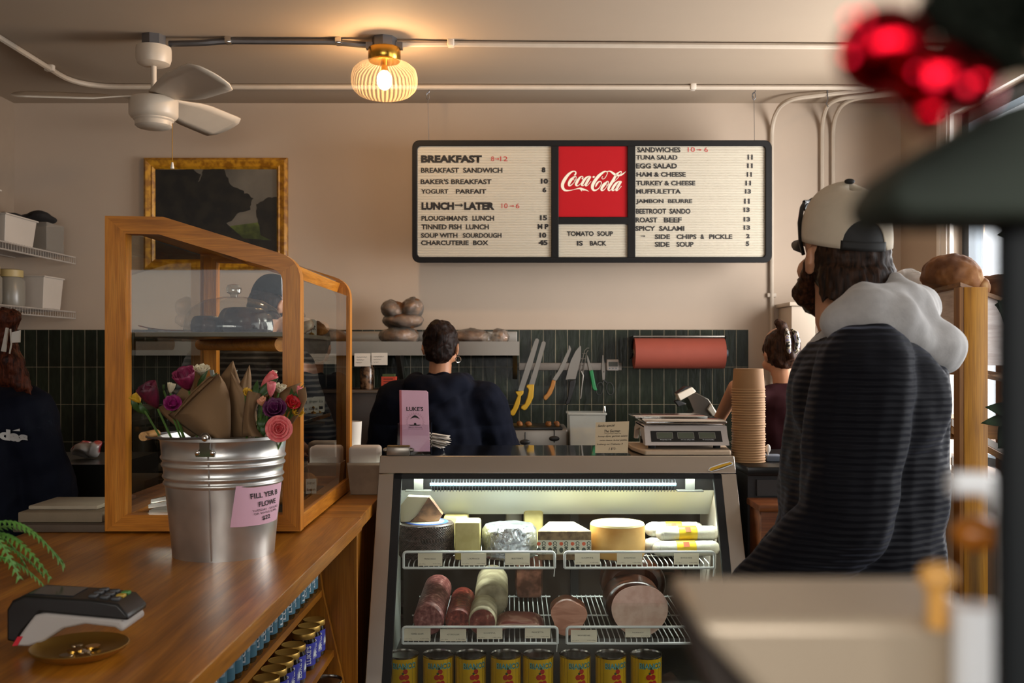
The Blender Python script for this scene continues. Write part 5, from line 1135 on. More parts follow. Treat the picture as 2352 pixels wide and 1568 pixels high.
bp([(.36+.34*i/12, .525+.065*math.sin(math.pi*i/12)) for i in range(13)]+[(.70-.34*i/12, .525+.028*math.sin(math.pi*i/12)) for i in range(13)], 'umbrella_print')
bp([(.30, .435), (.36, .42), (.66, .42), (.74, .435)], 'boat_print'); bp([(.49, .435), (.49, .455), (.53, .47), (.57, .455), (.57, .435)], 'hut_print'); bp([(.522, .59), (.538, .59), (.535, .61), (.525, .61)], 'finial_print')
b = B()
for k in range(33):
    t = math.radians(-25+230*k/32); r0, r1 = .26, .26+(.07 if k % 2 else .04); w_ = .0035
    u0, v0, u1, v1 = .53+r0*math.cos(t), .485+r0*.46*math.sin(t), .53+r1*math.cos(t), .485+r1*.46*math.sin(t)
    b.poly([fq(u0-w_*math.sin(t), v0+w_*.4*math.cos(t))+V((0, -.0016, 0)), fq(u0+w_*math.sin(t), v0-w_*.4*math.cos(t))+V((0, -.0016, 0)), fq(u1+w_*math.sin(t), v1-w_*.4*math.cos(t))+V((0, -.0016, 0)), fq(u1-w_*math.sin(t), v1+w_*.4*math.cos(t))+V((0, -.0016, 0))])
b.obj('ray_print', M_('ray_ink', '#7d4a50', .7), bro, smooth=False)
lb2 = thing('label_tin', 'small metal tube holder with knobbed ends in front of the pink brochure', 'holder', P(914, 1042, 3.43))
yl = 3.435; xa, xb = P(889, 0, yl).x, P(942, 0, yl).x
B().box2((xa, yl-.018, zT), (xb, yl+.018, zT+.030), bev=.004).obj('tin_body', M_('tin_grey', '#918a80', .3, .7), lb2)
B().box2((xa+.001, yl-.014, zT+.0302), (xb-.001, yl+.012, zT+.034), bev=.002).obj('gold_label', M_('tin_gold_label', '#7d6130', .5, var=.3, vs=90), lb2)
for x, s_ in ((xa, -1), (xb, 1)): B().cyl((x, yl, zT+.018), (x+s_*.008, yl, zT+.018), .008, n=14).cyl((x+s_*.008, yl, zT+.018), (x+s_*.013, yl, zT+.018), .005, n=12).obj('knob', steel_dark, lb2)
t = thing('card_stack', 'loose fan of white receipts behind the pink brochure', 'papers', P(1005, 1020, 3.62))
for k in range(11):
    B().box((P(1000, 0, 3.6).x+R.uniform(-.012, .012), 3.6+R.uniform(-.01, .01), zT+.025+.0035*k), (.085, .06, .0012), rot=(R.uniform(-.1, .1), .30+.04*R.random()-.02*k, R.uniform(-.35, .35))).obj('slip', paper, t, smooth=False)
B().tube([(P(970, 0, 3.6).x, 3.57, zT+.002), (P(985, 0, 3.6).x, 3.57, zT+.02), (P(1018, 0, 3.6).x, 3.57, zT+.012), (P(1021, 0, 3.6).x, 3.57, zT+.001)], .0014, 5).obj('wire_stand', gal, t)
# hand-written card
yS = 3.46; sg = thing('sign_card', 'cream hand-written sandwich special card standing on the deli case', 'sign', P(1406, 1042, yS))
B().box2((P(1360, 0, yS).x, yS-.014, zT), (P(1441, 0, yS).x, yS+.014, zT+.009), bev=.002).obj('clear_foot', acry, sg, smooth=False)
q0, q1, q2, q3 = P(1367, 1040, yS), P(1442, 1036, yS), P(1368, 970, yS+.012), P(1445, 967, yS+.012)
q0.z = q1.z = zT+.005
B().extr([q0, q1, q3, q2], (0, .0015, 0)).obj('card', M_('cream_card', '#cdb896', .8, var=.03), sg, smooth=False)
fs = quad(q0, q1, q2, q3)
def hw(s, u0, u1, v0, v1, bold=.008): text(s, lambda u, v: fs(u0+(u1-u0)*u, v0+(v1-v0)*v)+V((0, -.0008, 0)), ink, sg, 'hand_lettering', bold=bold, shear=.25)
hw('Sando special', .07, .58, .83, .93); hw('The German', .26, .74, .665, .75); hw('honey dijon, german salami', .08, .97, .50, .57); hw('swiss cheese, butter pickles,', .13, .97, .37, .44); hw('Iceberg on Ciabatta !!', .05, .84, .245, .315); hw(':) $13-', .40, .64, .08, .18)
B().tube([fs(.27+.5*i/14, .625+.012*math.sin(i*1.7))+V((0, -.0008, 0)) for i in range(15)], .0006, 4).obj('underline', ink, sg)
# cutting board and scale
B().extr([(P(1450, 0, 3.60).x, 3.60, zT), (P(1482, 0, 3.43).x-.006, 3.45, zT), (P(1482, 0, 3.43).x, 3.43, zT), (P(1678, 0, 3.43).x, 3.43, zT), (P(1678, 0, 3.43).x+.004, 3.44, zT), (P(1655, 0, 3.8).x, 3.78, zT), (P(1450, 0, 3.60).x, 3.78, zT)], (0, 0, .0165)).obj('cutting_board', M_('board_cream', '#c0aa90', .6, var=.03), label='cream cutting board under the scale on the deli case top', cat='cutting board', loc=(P(1570, 0, 3.6).x, 3.6, zT), bevel=.004)
zS = zT+.0167; yF = 3.47
scl = thing('kitchen_scale', 'white price scale with three small displays and steel pan on the deli case', 'scale', (P(1575, 0, yF).x, 3.58, zS))
xa, xb = P(1482, 0, yF).x, P(1676, 0, yF).x
def zp(py, Y): return P(0, py, Y).z
fb, ft = zp(1023, yF), zp(979, 3.50)
B().extr([(xa, yF, fb), (xb, yF, fb), (xb-.006, 3.50, ft), (xa-.001, 3.50, ft)], (0, .006, 0)).obj('front_face', M_('scale_white', '#c9bfb8', .35), scl, bevel=.002)
b = B(); b.extr([(xa, yF+.006, fb), (xa, 3.50, ft+.002), (xa, 3.72, ft+.004), (xa, 3.78, ft-.02), (xa, 3.80, fb), (xa, 3.77, fb), (xa, 3.74, ft-.03), (xa, 3.62, ft-.012), (xa, 3.54, fb+.012), (xa, 3.52, fb)], (.014, 0, 0)); b.extr([(xb-.014, yF+.006, fb), (xb-.016, 3.50, ft+.002), (xb-.016, 3.72, ft+.004), (xb-.016, 3.78, ft-.02), (xb-.014, 3.80, fb)], (.012, 0, 0))
b.box2((xa, 3.50, ft-.006), (xb-.006, 3.76, ft+.003), bev=.002); b.obj('housing', M_('scale_white', '#c9bfb8', .35), scl, bevel=.002)
B().box2((xa+.02, 3.54, fb+.002), (xb-.02, 3.76, ft-.008)).obj('inner_body', black, scl, smooth=False)
ff = quad((xa, yF, fb), (xb, yF, fb), (xa-.001, 3.50, ft), (xb-.006, 3.50, ft))
def fpan(u0, u1, v0, v1, m, nm, d, par=scl): return B().poly([ff(u, v)+V((0, -d, 0)) for u, v in ((u0, v0), (u1, v0), (u1, v1), (u0, v1))]).obj(nm, m, par, smooth=False)
dp_ = fpan(.075, .925, .2, .77, black, 'display_panel', .0012); lcd = M_('lcd_green_grey', '#5b6152', .25); lcf = M_('lcd_frame', '#9a968e', .4)
for k, (u0, u1, s) in enumerate(((.15, .335, 'Weight(kg or lb)'), (.40, .59, 'Unit price ($/kg or $/lb)'), (.655, .845, 'Total($)'))):
    fpan(u0-.004, u1+.004, .37, .69, lcf, 'display_rim', .0016, dp_); fpan(u0, u1, .385, .675, lcd, 'display', .002, dp_)
    text(s, (lambda a_, c_: (lambda u, v: ff(a_+(c_-a_)*u, .28+.05*v)+V((0, -.002, 0))))(u0+.03, u1-.02 if k != 1 else u1), labw, dp_, bold=.01)
for x in (xa+.03, xb-.035): B().cyl((x, 3.52, zS), (x, 3.52, fb+.012), .013, n=16).obj('foot', blackrub, scl)
for x in (xa+.03, xb-.035): B().cyl((x, 3.74, zS), (x, 3.74, fb+.012), .013, n=16).obj('foot', blackrub, scl)
for x in (xa+.035, xb-.05): B().cyl((x, 3.6, ft+.001), (x, 3.6, ft+.012), .012, n=16).obj('pan_post', black, scl)
B().box2((xa+.0, 3.475, ft+.0095), (xb-.006, 3.76, ft+.0225), bev=.006, seg=3).obj('weighing_pan', chrome, scl); B().box2((xa-.02, 3.60, ft+.024), (xb-.05, 3.80, ft+.029), bev=.002).obj('pan_back_edge', chrome, scl)
# small yellow baguette sticker on the steel edge
st = thing('sticker', 'small sticker of a yellow baguette on the right end of the steel edge', 'sticker', P(1656, 1070, 3.40))
def stq(x, y): return P(x, y, 3.41-.03*(y-1048)/39)+V((0, -.003, 0))
B().poly([stq(x, y) for x, y in ((1626, 1080), (1630, 1073), (1655, 1064), (1675, 1059), (1684, 1062), (1683, 1067), (1660, 1076), (1634, 1083))]).obj('white_border', labw, st, smooth=False)
B().poly([stq(x, y)+V((0, -.0008, 0)) for x, y in ((1628, 1079), (1632, 1074), (1656, 1066), (1676, 1060.5), (1681, 1062.5), (1680, 1065.5), (1658, 1074), (1634, 1081))]).obj('baguette_print', M_('sticker_yellow', '#c99a1a', .5), st, smooth=False)
B().poly([stq(x, y)+V((0, -.0012, 0)) for x, y in ((1634, 1080), (1658, 1071.5), (1680, 1064.2), (1680, 1065.5), (1658, 1074), (1634, 1081.2))]).obj('baguette_shadow_print', M_('sticker_brown', '#5a4312', .5), st, smooth=False)
# ================================================================= BACK COUNTER AND WALL TOOLS
bc = thing('back_counter', 'stainless steel work counter along the tiled back wall', 'counter', (-.4, 5.2, 0))
B().box2((-2.2, 4.88, .88), (1.33, 5.487, .92), bev=.004).obj('worktop', steel_dark, bc)
for x in (-2.15, -1.0, .2, 1.28): B().box2((x-.02, 4.93, 0), (x+.02, 4.97, .88)).obj('leg', steel_dark, bc, smooth=False)
B().box2((-2.1, 4.95, .2), (1.25, 5.45, .22)).obj('undershelf', steel_dark, bc, smooth=False)
# dark cabinet left
dk = thing('back_cabinet', 'dark brown chest on the back counter behind the woman in the hoodie', 'cabinet', (-1.0, 5.2, .921))
zc_ = P(0, 897, 5.1).z
B().box2((-1.75, 5.08, .921), (-.52, 5.48, zc_), bev=.006).obj('body', M_('cabinet_dark', '#2a1f18', .4, var=.15), dk)
B().box2((-1.76, 5.07, zc_-.012), (-.51, 5.48, zc_+.004), bev=.003).obj('top_board', M_('cabinet_edge', '#4a3c30', .4), dk)
zk = zc_+.0045
jr = thing('glass_jar', 'dim glass jar of brown goods on the dark chest under the steel shelf', 'jar', (P(843, 0, 5.2).x, 5.2, zk))
M5 = Matrix.Translation((P(843, 0, 5.2).x, 5.2, zk))
B().lathe([(.034, 0), (.037, .01), (.037, .10), (.03, .118), (.03, .125)], 24, M5).obj('jar_body', mix2('jar_contents', '#2c1d14', '#7a5c44', 40, rough=.2), jr)
B().lathe([(.032, .125), (.033, .126), (.033, .138), (.001, .139)], 24, M5).obj('lid', M_('jar_lid_dark', '#4a3c30', .4), jr)
ob = thing('carton', 'small red-orange carton on the dark chest beside the hoodie shoulder', 'box', (P(892, 0, 5.2).x, 5.2, zk))
B().box2((P(877, 0, 5.18).x, 5.16, zk), (P(909, 0, 5.18).x, 5.24, zk+.066)).obj('carton_body', M_('carton_orange', '#b0391f', .6), ob, smooth=False)
B().box2((P(879, 0, 5.18).x, 5.17, zk+.066), (P(906, 0, 5.18).x, 5.23, zk+.08)).obj('green_top', M_('carton_green', '#3d4a22', .6), ob, smooth=False)
b = B()
for k in range(4): b.box((P(893, 0, 5.18).x, 5.1593, zk+.015+.013*k), (.05, .0006, .004))
b.obj('print_lines', M_('carton_print', '#5a1a10', .6), ob, smooth=False)
# steel wall shelf
sh = thing('steel_wall_shelf', 'stainless steel shelf on the tiled wall holding bagged bread', 'shelf', (-.6, 5.3, P(0, 800, 5.16).z))
zs0, zs1 = P(0, 816, 5.16).z, P(0, 784, 5.16).z; xs = P(1193, 0, 5.16).x
B().extr([(-1.95, 5.16, zs0), (-1.95, 5.16, zs1), (-1.95, 5.487, zs1), (-1.95, 5.487, zs1-.004), (-1.95, 5.166, zs1-.004), (-1.95, 5.166, zs0)], (xs+1.95, 0, 0)).obj('shelf_tray', steel, sh, smooth=False)
b = B(); b.box2((-1.95, 5.478, zs1), (xs-.01, 5.487, zs1+.06), bev=.004); b.obj('backsplash', steel, sh)
for x in (xs-.035, -.62, -1.5):
    B().extr([(x, 5.486, zs0-.13), (x, 5.486, zs1-.005), (x, 5.20, zs1-.005), (x, 5.20, zs1-.02), (x, 5.47, zs0-.13)], (.025, 0, 0)).obj('bracket', steel_dark, sh, smooth=False)
notes = []
for k, (x0, x1, y0, y1, lab) in enumerate(((706, 790, 812, 836, 'wide taped order slip hanging from the steel shelf, nearest the pastry case'), (814, 851, 811, 841, 'middle taped order slip hanging from the steel shelf edge'), (853, 890, 810, 838, 'right taped order slip hanging from the steel shelf edge'))):
    Yn = 5.155; a, c = P(x0, y1, Yn), P(x1, y0, Yn)
    n_ = B().box2((a.x, Yn-.001+.0003*k, a.z), (c.x, Yn+.0005, c.z)).obj('paper_note', paper, label=lab, cat='note', group='order slips under the steel shelf', loc=((a.x+c.x)/2, Yn, a.z), smooth=False)
    b = B()
    for q in range(3): b.tube([(a.x+.012+(c.x-a.x-.03)*i/12, Yn-.0016, c.z-.02-.014*q+.0025*math.sin(i*2.3+q)) for i in range(13-3*q)], .0005, 4)
    b.obj('scribble', ink, n_)
# bread in film bags
loafm = mix2('bread_crust', '#4a2c16', '#8a5c34', 14, rough=.7, bump=.5, c2='#b08a60')
bagm = plastic_film('bread_bag', '#e4ddd2', .13, .08, 1.0, 26)
def bag_bread(px, py, Y, rx, ry, rz, lab, tilt=0, dz=0):
    c = P(px, py, Y); t = thing('bagged_loaf', lab, 'bread', (c.x, Y, c.z-rz), 'bagged loaves on the steel shelf')
    B().ell(c, (rx, ry, rz), rot=(0, tilt, 0), nu=24, nv=14).ell(c+V((rx*.3, 0, rz*.15)), (rx*.7, ry*.95, rz*.9)).blob('loaf', loafm, t, vox=.009, disp=.006, dscale=22)
    b = B(); b.ell(c, (rx*1.09, ry*1.08, rz*1.12), rot=(0, tilt, 0), nu=36, nv=22)
    for v in b.bm.verts: v.co += .010*noise.noise_vector(v.co*20)+.005*noise.noise_vector(v.co*55)
    b.obj('plastic_bag', bagm, t, angle=0); return t
bag_bread(918, 773, 5.30, .10, .10, .048, 'lowest bagged loaf of the pile at the left on the steel shelf')
bag_bread(926, 736, 5.30, .105, .09, .040, 'bagged loaf in the middle of the left pile above the steel shelf')
bag_bread(903, 712, 5.30, .062, .08, .045, 'top left bagged loaf of the pile on the steel shelf', .3)
bag_bread(946, 707, 5.30, .058, .08, .05, 'top right bagged loaf of the pile on the steel shelf', -.3)
bag_bread(1082, 775, 5.30, .11, .09, .042, 'long bagged loaf on the steel shelf right of the woman')
t = bag_bread(1148, 775, 5.28, .045, .08, .044, 'bagged loaf end at the right of the steel shelf with loose film hanging')
b = B(); b.grid(lambda u, v: V(P(1105+45*u+8*v, 770+42*v-10*u, 5.21-.03*v))+.008*noise.noise_vector(V((u*5, v*5, 2))), 10, 10); b.obj('loose_film', bagm, t)

# magnetic knife strip and tools
YK = 5.466
ks = thing('magnetic_strip', 'long steel magnetic knife strip screwed to the dark tiles', 'knife rack', P(1310, 842, YK))
a, c = P(1192, 850, YK), P(1428, 833, YK); B().box2((a.x, YK+.002, a.z), (c.x, 5.487, c.z), bev=.003).obj('bar', M_('strip_steel', '#7a736c', .5, .5), ks)
blade = M_('knife_blade', '#86817a', .45, .8, rvar=.05); yh = M_('yellow_handle', '#c8981a', .45); bh = M_('black_handle', '#131212', .5); gh = M_('green_handle', '#1e7a44', .45); oh = M_('orange_wood_handle', '#a66d2c', .5)
def kq(x, y): return 1140+x/3.794, 680+y/3.794
def flat(pts, d0, th, m, nm, par, bev=0):
    return B().extr([P(*kq(*p), YK)+V((0, d0, 0)) for p in pts], (0, th, 0)).obj(nm, m, par, bevel=bev, angle=35)
def knife(lab, bl, hd, hm, rivets=0):
    p = P(*kq(*bl[0]), YK); t = thing('kitchen_knife', lab, 'knife', (p.x, YK, p.z), 'knives on the magnetic strip')
    flat(bl, -.003, .003, blade, 'blade', t); flat(hd, -.011, .018, hm, 'handle', t, .004); return t
knife('leftmost long slicing knife with yellow handle on the strip', [(342, 372), (356, 367), (372, 380), (368, 405), (318, 580), (235, 828), (190, 822), (260, 600), (330, 400)], [(164, 830), (238, 822), (234, 850), (214, 870), (205, 930), (190, 975), (158, 1036), (140, 1042), (114, 1028), (112, 1010), (142, 975), (170, 900), (186, 865), (172, 848)], yh)
knife('second long slicing knife with yellow handle, right beside the first', [(398, 398), (415, 392), (430, 402), (428, 425), (380, 600), (332, 775), (284, 770), (345, 580), (388, 430)], [(258, 790), (268, 770), (330, 768), (328, 798), (322, 880), (300, 930), (262, 985), (240, 994), (212, 978), (218, 955), (248, 935), (268, 880), (280, 822), (276, 806)], yh)
knife('boning knife with worn orange handle on the strip', [(632, 428), (640, 432), (652, 460), (640, 500), (585, 640), (524, 735), (490, 725), (540, 650), (600, 520), (630, 460)], [(486, 728), (518, 738), (505, 790), (482, 850), (440, 900), (424, 908), (408, 890), (414, 866), (440, 845), (470, 780)], oh)
knife('broad chef knife with black handle on the strip', [(730, 430), (738, 440), (736, 540), (712, 640), (690, 722), (640, 722), (604, 728), (620, 660), (650, 560), (690, 480)], [(640, 735), (690, 722), (690, 760), (672, 830), (640, 930), (612, 950), (600, 930), (620, 880), (630, 800)], bh)
ckn = thing('cheese_knife', 'slim steel cheese knife with holes and forked tip on the strip', 'knife', P(*kq(760, 600), YK), 'knives on the magnetic strip')
b = B()
def kp(x, y, d=-.004): return P(*kq(x, y), YK)+V((0, d, 0))
b.tube([kp(722, 680), kp(748, 560), kp(768, 475), kp(790, 452), kp(808, 452)], .0022, 6); b.tube([kp(755, 680), kp(772, 580), kp(785, 490), kp(800, 472)], .0022, 6)
for y in (500, 545, 600, 650): b.tube([kp(735+(560-y)*.2, y), kp(775+(560-y)*.12, y)], .0022, 6)
b.obj('slotted_blade', blade, ckn); B().tube([kp(740, 655), kp(755, 690), kp(745, 780), kp(735, 880), kp(732, 893)], [.005, .006, .0045, .0045, .004], 10).obj('handle', blade, ckn)
knife('small paring knife with green handle on the strip', [(790, 512), (800, 530), (838, 640), (836, 655), (810, 650), (792, 560)], [(808, 650), (840, 640), (852, 700), (866, 780), (880, 820), (850, 822), (835, 800), (822, 720)], gh)
scs = thing('scissors', 'kitchen scissors with dark loop handles hanging on the strip', 'scissors', P(*kq(945, 700), YK), 'tools on the magnetic strip')
flat([(924, 515), (932, 512), (950, 640), (944, 735), (926, 735), (918, 640)], -.003, .003, blade, 'blade', scs)
for s_ in (-1, 1):
    cx = 945+s_*45; B().tube([kp(cx+30*math.cos(t)+s_*6*math.sin(t), 805+55*math.sin(t), -.006) for t in [2*math.pi*i/20 for i in range(20)]], .0032, 7, closed=True).tube([kp(938, 730, -.005), kp(945+s_*20, 755, -.006)], .004, 7).obj('handle_loop', M_('scissor_grey', '#2d2f2e', .4), scs)
B().cyl(kp(936, 658, -.0035), kp(936, 658, -.007), .003, n=12).obj('pivot_screw', chrome, scs)
tm = thing('kitchen_timer', 'small grey digital timer with three blue buttons on the strip end', 'timer', P(*kq(1012, 600), YK), 'tools on the magnetic strip')
a, c = P(*kq(960, 648), YK), P(*kq(1066, 550), YK)
B().box2((a.x, YK-.014, a.z), (c.x, YK, c.z), bev=.006, seg=3).obj('case', M_('timer_grey', '#a7a19c', .4), tm)
a, c = P(*kq(975, 612), YK), P(*kq(1056, 572), YK); B().box2((a.x, YK-.0152, a.z), (c.x, YK-.013, c.z)).obj('display', M_('timer_lcd', '#4a4c46', .2), tm, smooth=False)
for x in (985, 1014, 1042): p = kp(x, 628, -.0138); B().cyl(p, p+V((0, -.003, 0)), .0033, n=12).obj('button', M_('timer_blue', '#4a6478', .4), tm)

# roll of butcher paper
YR = 5.385
rl = thing('paper_roll_holder', 'wall holder carrying a wide roll of butcher paper', 'holder', P(1555, 776, 5.46))
x0, x1 = P(1456, 0, YR).x, P(1662, 0, YR).x; z_ = P(0, 811, YR).z; rr_ = .5*(P(0, 776, YR-.07).z-P(0, 847, YR-.07).z)
proll = thing('paper_roll', 'wide salmon-red roll of butcher paper on the tiled wall', 'paper roll', (0.5*(x0+x1), YR, z_))
B().cyl((x0, YR, z_), (x1, YR, z_), rr_, n=56).obj('paper', M_('salmon_paper', '#8d3f2e', .75, var=.05), proll, angle=50)
B().cyl((x0-.002, YR, z_), (x0+.0, YR, z_), .022, n=20).obj('core', nap, proll)
b = B(); b.box2((x0-.006, YR-.02, z_+rr_+.003), (x1+.004, YR+.01, z_+rr_+.012), bev=.002); b.obj('cutter_bar', steel_dark, rl)
for x in (x0-.012, x1+.004):
    B().extr([(x, 5.487, z_+.09), (x, YR-.025, z_+rr_+.013), (x, YR-.02, z_+rr_+.002), (x, YR+.03, z_+.03), (x, YR-.02, z_), (x, YR+.02, z_-.02), (x, 5.487, z_-.03)], (.007, 0, 0)).obj('end_bracket', M_('bracket_dark', '#2b2a28', .4, .6), rl, bevel=.001)
B().cyl((x1+.010, YR, z_), (x1+.022, YR, z_), .020, n=16).obj('end_knob', M_('knob_bluegrey', '#5a6068', .4), rl)

# press with bread cubes, tub, slicer
pr = thing('sandwich_press', 'low steel sandwich press with two black knobs on the back counter', 'appliance', (P(1245, 0, 5.05).x, 5.1, .921))
x0, x1 = P(1170, 0, 5.0).x, P(1306, 0, 5.0).x; ztop = P(0, 984, 5.0).z
B().box2((x0, 5.0, .93), (x1, 5.35, ztop), bev=.015, seg=3).obj('steel_body', steel, pr)
B().box2((x0+.01, 4.999, ztop-.008), (x1-.03, 5.33, ztop+.006), bev=.004).obj('dark_top', black, pr)
B().box2((x0+.01, 5.02, .921), (x1-.01, 5.33, .935)).obj('foot_frame', black, pr, smooth=False)
for px, py in ((1206, 1015), (1273, 1007)):
    p = P(px, py, 4.995); b = B(); b.ell(p, (.027, .012, .014), nu=18, nv=10); b.obj('knob', bh, pr); B().cyl(p+V((0, .004, -.02)), p+V((0, .004, .05)), .0028, n=8).obj('lever', bh, pr)
for k, (px, lab) in enumerate(((1193, 'leftmost bread bit on the sandwich press'), (1213, 'second bread bit on the sandwich press'), (1259, 'third bread bit on the sandwich press'), (1278, 'rightmost bread bit on the sandwich press'))):
    p = P(px, 979, 5.06); B().ell((p.x, 5.06, ztop+.02), (.016, .014, .014), nu=12, nv=8).ell((p.x+.008, 5.06, ztop+.016), (.012, .012, .010), nu=12, nv=8).blob('bread_piece', bun, vox=.004, disp=.004, dscale=50, label=lab, cat='bread', group='bread bits on the press', loc=(p.x, 5.06, ztop+.006))
tb = thing('food_tub', 'translucent plastic tub of beige food on the back counter right of the press', 'tub', (P(1349, 0, 5.0).x, 5.05, .921))
x0, x1 = P(1310, 0, 4.95).x, P(1388, 0, 4.95).x; zt_ = P(0, 948, 4.95).z
tubm = M_('tub_plastic', '#a9a89f', .35); tubm.node_tree.nodes['Principled BSDF'].inputs['Alpha'].default_value = .55
b = B(); rr = []
for k, z in ((0, .922), (.006, zt_-.01), (.012, zt_-.01), (.012, zt_), (.004, zt_)): rr.append([b.bm.verts.new(p) for p in ((x0-k, 4.95-k, z), (x1+k, 4.95-k, z), (x1+k, 5.12+k, z), (x0-k, 5.12+k, z))])
for p, q in zip(rr, rr[1:]): b.bridge(p, q)
b.face(rr[0]); b.obj('tub_wall', tubm, tb, bevel=.008)
B().box2((x0+.004, 4.955, .925), (x1-.004, 5.115, zt_-.085), bev=.012).obj('contents', mix2('beige_food', '#8a6f42', '#b49a68', 22, rough=.6, bump=.4), tb)
b = B(); p = P(1390, 940, 4.96); b.tube([(p.x-.01, 4.96, zt_-.02), (p.x-.004, 4.96, zt_+.03), (p.x, 4.96, zt_+.035), (p.x+.003, 4.96, zt_-.01)], .0028, 6); b.obj('ladle_hook', chrome, label='thin steel utensil handle hooked over the tub rim', cat='utensil', loc=(p.x, 4.96, zt_))
sl = thing('meat_slicer', 'tilted steel meat slicer with white handle block on the back counter', 'slicer', (P(1600, 0, 5.0).x, 5.05, .921))
YS_ = 5.0
def sp(pts, y0, y1, m, nm, bev=.004): return B().extr([P(*kq(*p), YS_)+V((0, y0, 0)) for p in pts], (0, y1-y0, 0)).obj(nm, m, sl, bevel=bev)
sp([(1665, 880), (1735, 835), (1850, 895), (1945, 1040), (1940, 1300), (1660, 1300), (1670, 1050), (1720, 1000)], .0, .16, M_('slicer_steel', '#6b665e', .25, .9), 'body')
sp([(1690, 1045), (1740, 1020), (1790, 1045), (1790, 1060), (1690, 1060)], -.02, .02, M_('slicer_light', '#a59c8e', .3, .6), 'tray'); sp([(1835, 985), (1870, 930), (1930, 1040), (1880, 1045)], -.012, .004, M_('slicer_light', '#a59c8e', .3, .6), 'guard_plate')
sp([(1560, 848), (1690, 788), (1728, 828), (1588, 908)], -.05, .03, M_('slicer_white', '#cabfae', .5), 'handle_block')
sp([(1560, 845), (1640, 785), (1690, 785), (1620, 822), (1562, 848)], -.045, .035, bh, 'handle_side'); sp([(1545, 912), (1570, 902), (1655, 935), (1580, 965), (1570, 945)], -.02, .02, bh, 'lever')
B().box2((P(1590, 0, 5).x, 4.98, .921), (P(1655, 0, 5).x, 5.3, 1.0)).obj('base', steel_dark, sl, smooth=False)
# more clutter on the back counter behind the pastry case
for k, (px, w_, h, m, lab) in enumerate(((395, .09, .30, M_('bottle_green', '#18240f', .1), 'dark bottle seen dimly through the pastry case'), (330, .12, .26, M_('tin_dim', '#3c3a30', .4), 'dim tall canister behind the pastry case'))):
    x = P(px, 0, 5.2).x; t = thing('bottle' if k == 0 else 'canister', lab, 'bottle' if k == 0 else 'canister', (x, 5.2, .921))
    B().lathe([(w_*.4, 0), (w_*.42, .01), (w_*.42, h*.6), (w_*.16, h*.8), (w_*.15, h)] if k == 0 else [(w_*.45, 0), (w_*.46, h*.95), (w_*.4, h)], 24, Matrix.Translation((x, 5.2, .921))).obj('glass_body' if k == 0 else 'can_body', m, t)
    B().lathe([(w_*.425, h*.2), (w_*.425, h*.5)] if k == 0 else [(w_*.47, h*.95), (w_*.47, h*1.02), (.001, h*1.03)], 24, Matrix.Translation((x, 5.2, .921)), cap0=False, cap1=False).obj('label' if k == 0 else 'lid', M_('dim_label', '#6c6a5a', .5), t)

# --------------------------------------------------------------- right of the tiles: meter box, board, cups, stand
YE = 5.24
eb = thing('electrical_box', 'white wall-mounted meter box with overhanging lid right of the tiles', 'electrical box', P(1850, 760, 5.3))
xa = P(1818, 0, YE).x; xb = xa+.42; za, zb_ = P(0, 880, YE).z, P(0, 703, YE).z
B().box2((xa, YE, za), (xb, 5.498, zb_), bev=.003).obj('cabinet', M_('meter_white', '#cdbfae', .45), eb)
B().box2((xa-.015, YE-.02, zb_+.001), (xb+.015, 5.498, zb_+.022), bev=.004).obj('lid', M_('meter_white', '#cdbfae', .45), eb)
B().box2((xa-.006, YE+.06, za), (xa-.0005, YE+.19, zb_-.10)).obj('side_window', M_('meter_dark', '#5a524a', .3), eb, smooth=False)
bo = thing('framed_board', 'white board with orange-brown wooden edge leaning behind the man in the cap', 'board', P(1885, 860, 4.9))
xa = P(1873, 0, 4.9).x
B().box2((xa, 4.885, .95), (xa+.30, 4.90, P(0, 716, 4.9).z)).obj('white_edge', M_('meter_white', '#cdbfae', .45), bo, smooth=False)
B().box2((xa+.014, 4.87, .95), (xa+.31, 4.884, P(0, 713, 4.9).z)).obj('wooden_face', oakz, bo, smooth=False)
b = B().box2((xa-.02, 4.84, .0), (xa+.33, 4.93, .948)); b.obj('side_stand', M_('stand_dark2', '#2c2622', .5), label='dark low stand under the leaning wooden board', cat='stand', loc=(xa+.15, 4.9, 0), smooth=False)
# dark stand with the tower of bowls
YC = 3.52; zst = P(0, 1060, YC).z
ds = thing('side_stand', 'dark counter unit right of the deli case carrying the tower of bowls', 'counter', (1.05, 3.7, 0))
B().box2((.795, 3.36, zst-.03), (1.27, 4.0, zst-.001), bev=.003).obj('top', M_('stand_black', '#171513', .3), ds)
B().box2((.80, 3.38, .0), (1.26, 3.98, zst-.03)).obj('body', M_('stand_body', '#1f1b19', .5), ds, smooth=False)
B().box2((.83, 3.372, zst-.10), (1.20, 3.38, zst-.045)).obj('label_plate', M_('stand_plate', '#3a3735', .4), ds, smooth=False)
wc = thing('wooden_cabinet', 'reddish wooden cabinet corner between the deli case and the man', 'cabinet', (1.05, 3.2, 0))
zw = P(0, 1163, 3.3).z
B().box2((.80, 3.20, 0), (1.25, 3.355, zw), bev=.004).obj('body', wood('reddish_wood', '#5e3014', '#7a431e', '#8e5528', 0, .45), wc)
B().box2((.79, 3.185, zw), (1.27, 3.357, zw+.022), bev=.004).obj('top', wood('reddish_wood', '#5e3014', '#7a431e', '#8e5528', 0, .45), wc)
B().box2((.86, 3.19, 0), (.89, 3.2, zw-.05)).obj('door_strip', wood('reddish_wood', '#5e3014', '#7a431e', '#8e5528', 0, .45), wc, smooth=False)
kb = M_('kraft_bowl', '#9a7148', .75, var=.05)
xk = P(1719, 0, YC).x; hB = .075
bw = thing('paper_bowl', 'topmost upturned kraft paper bowl of the tall tower', 'bowl', (xk, YC, zst), 'tower of kraft paper bowls')
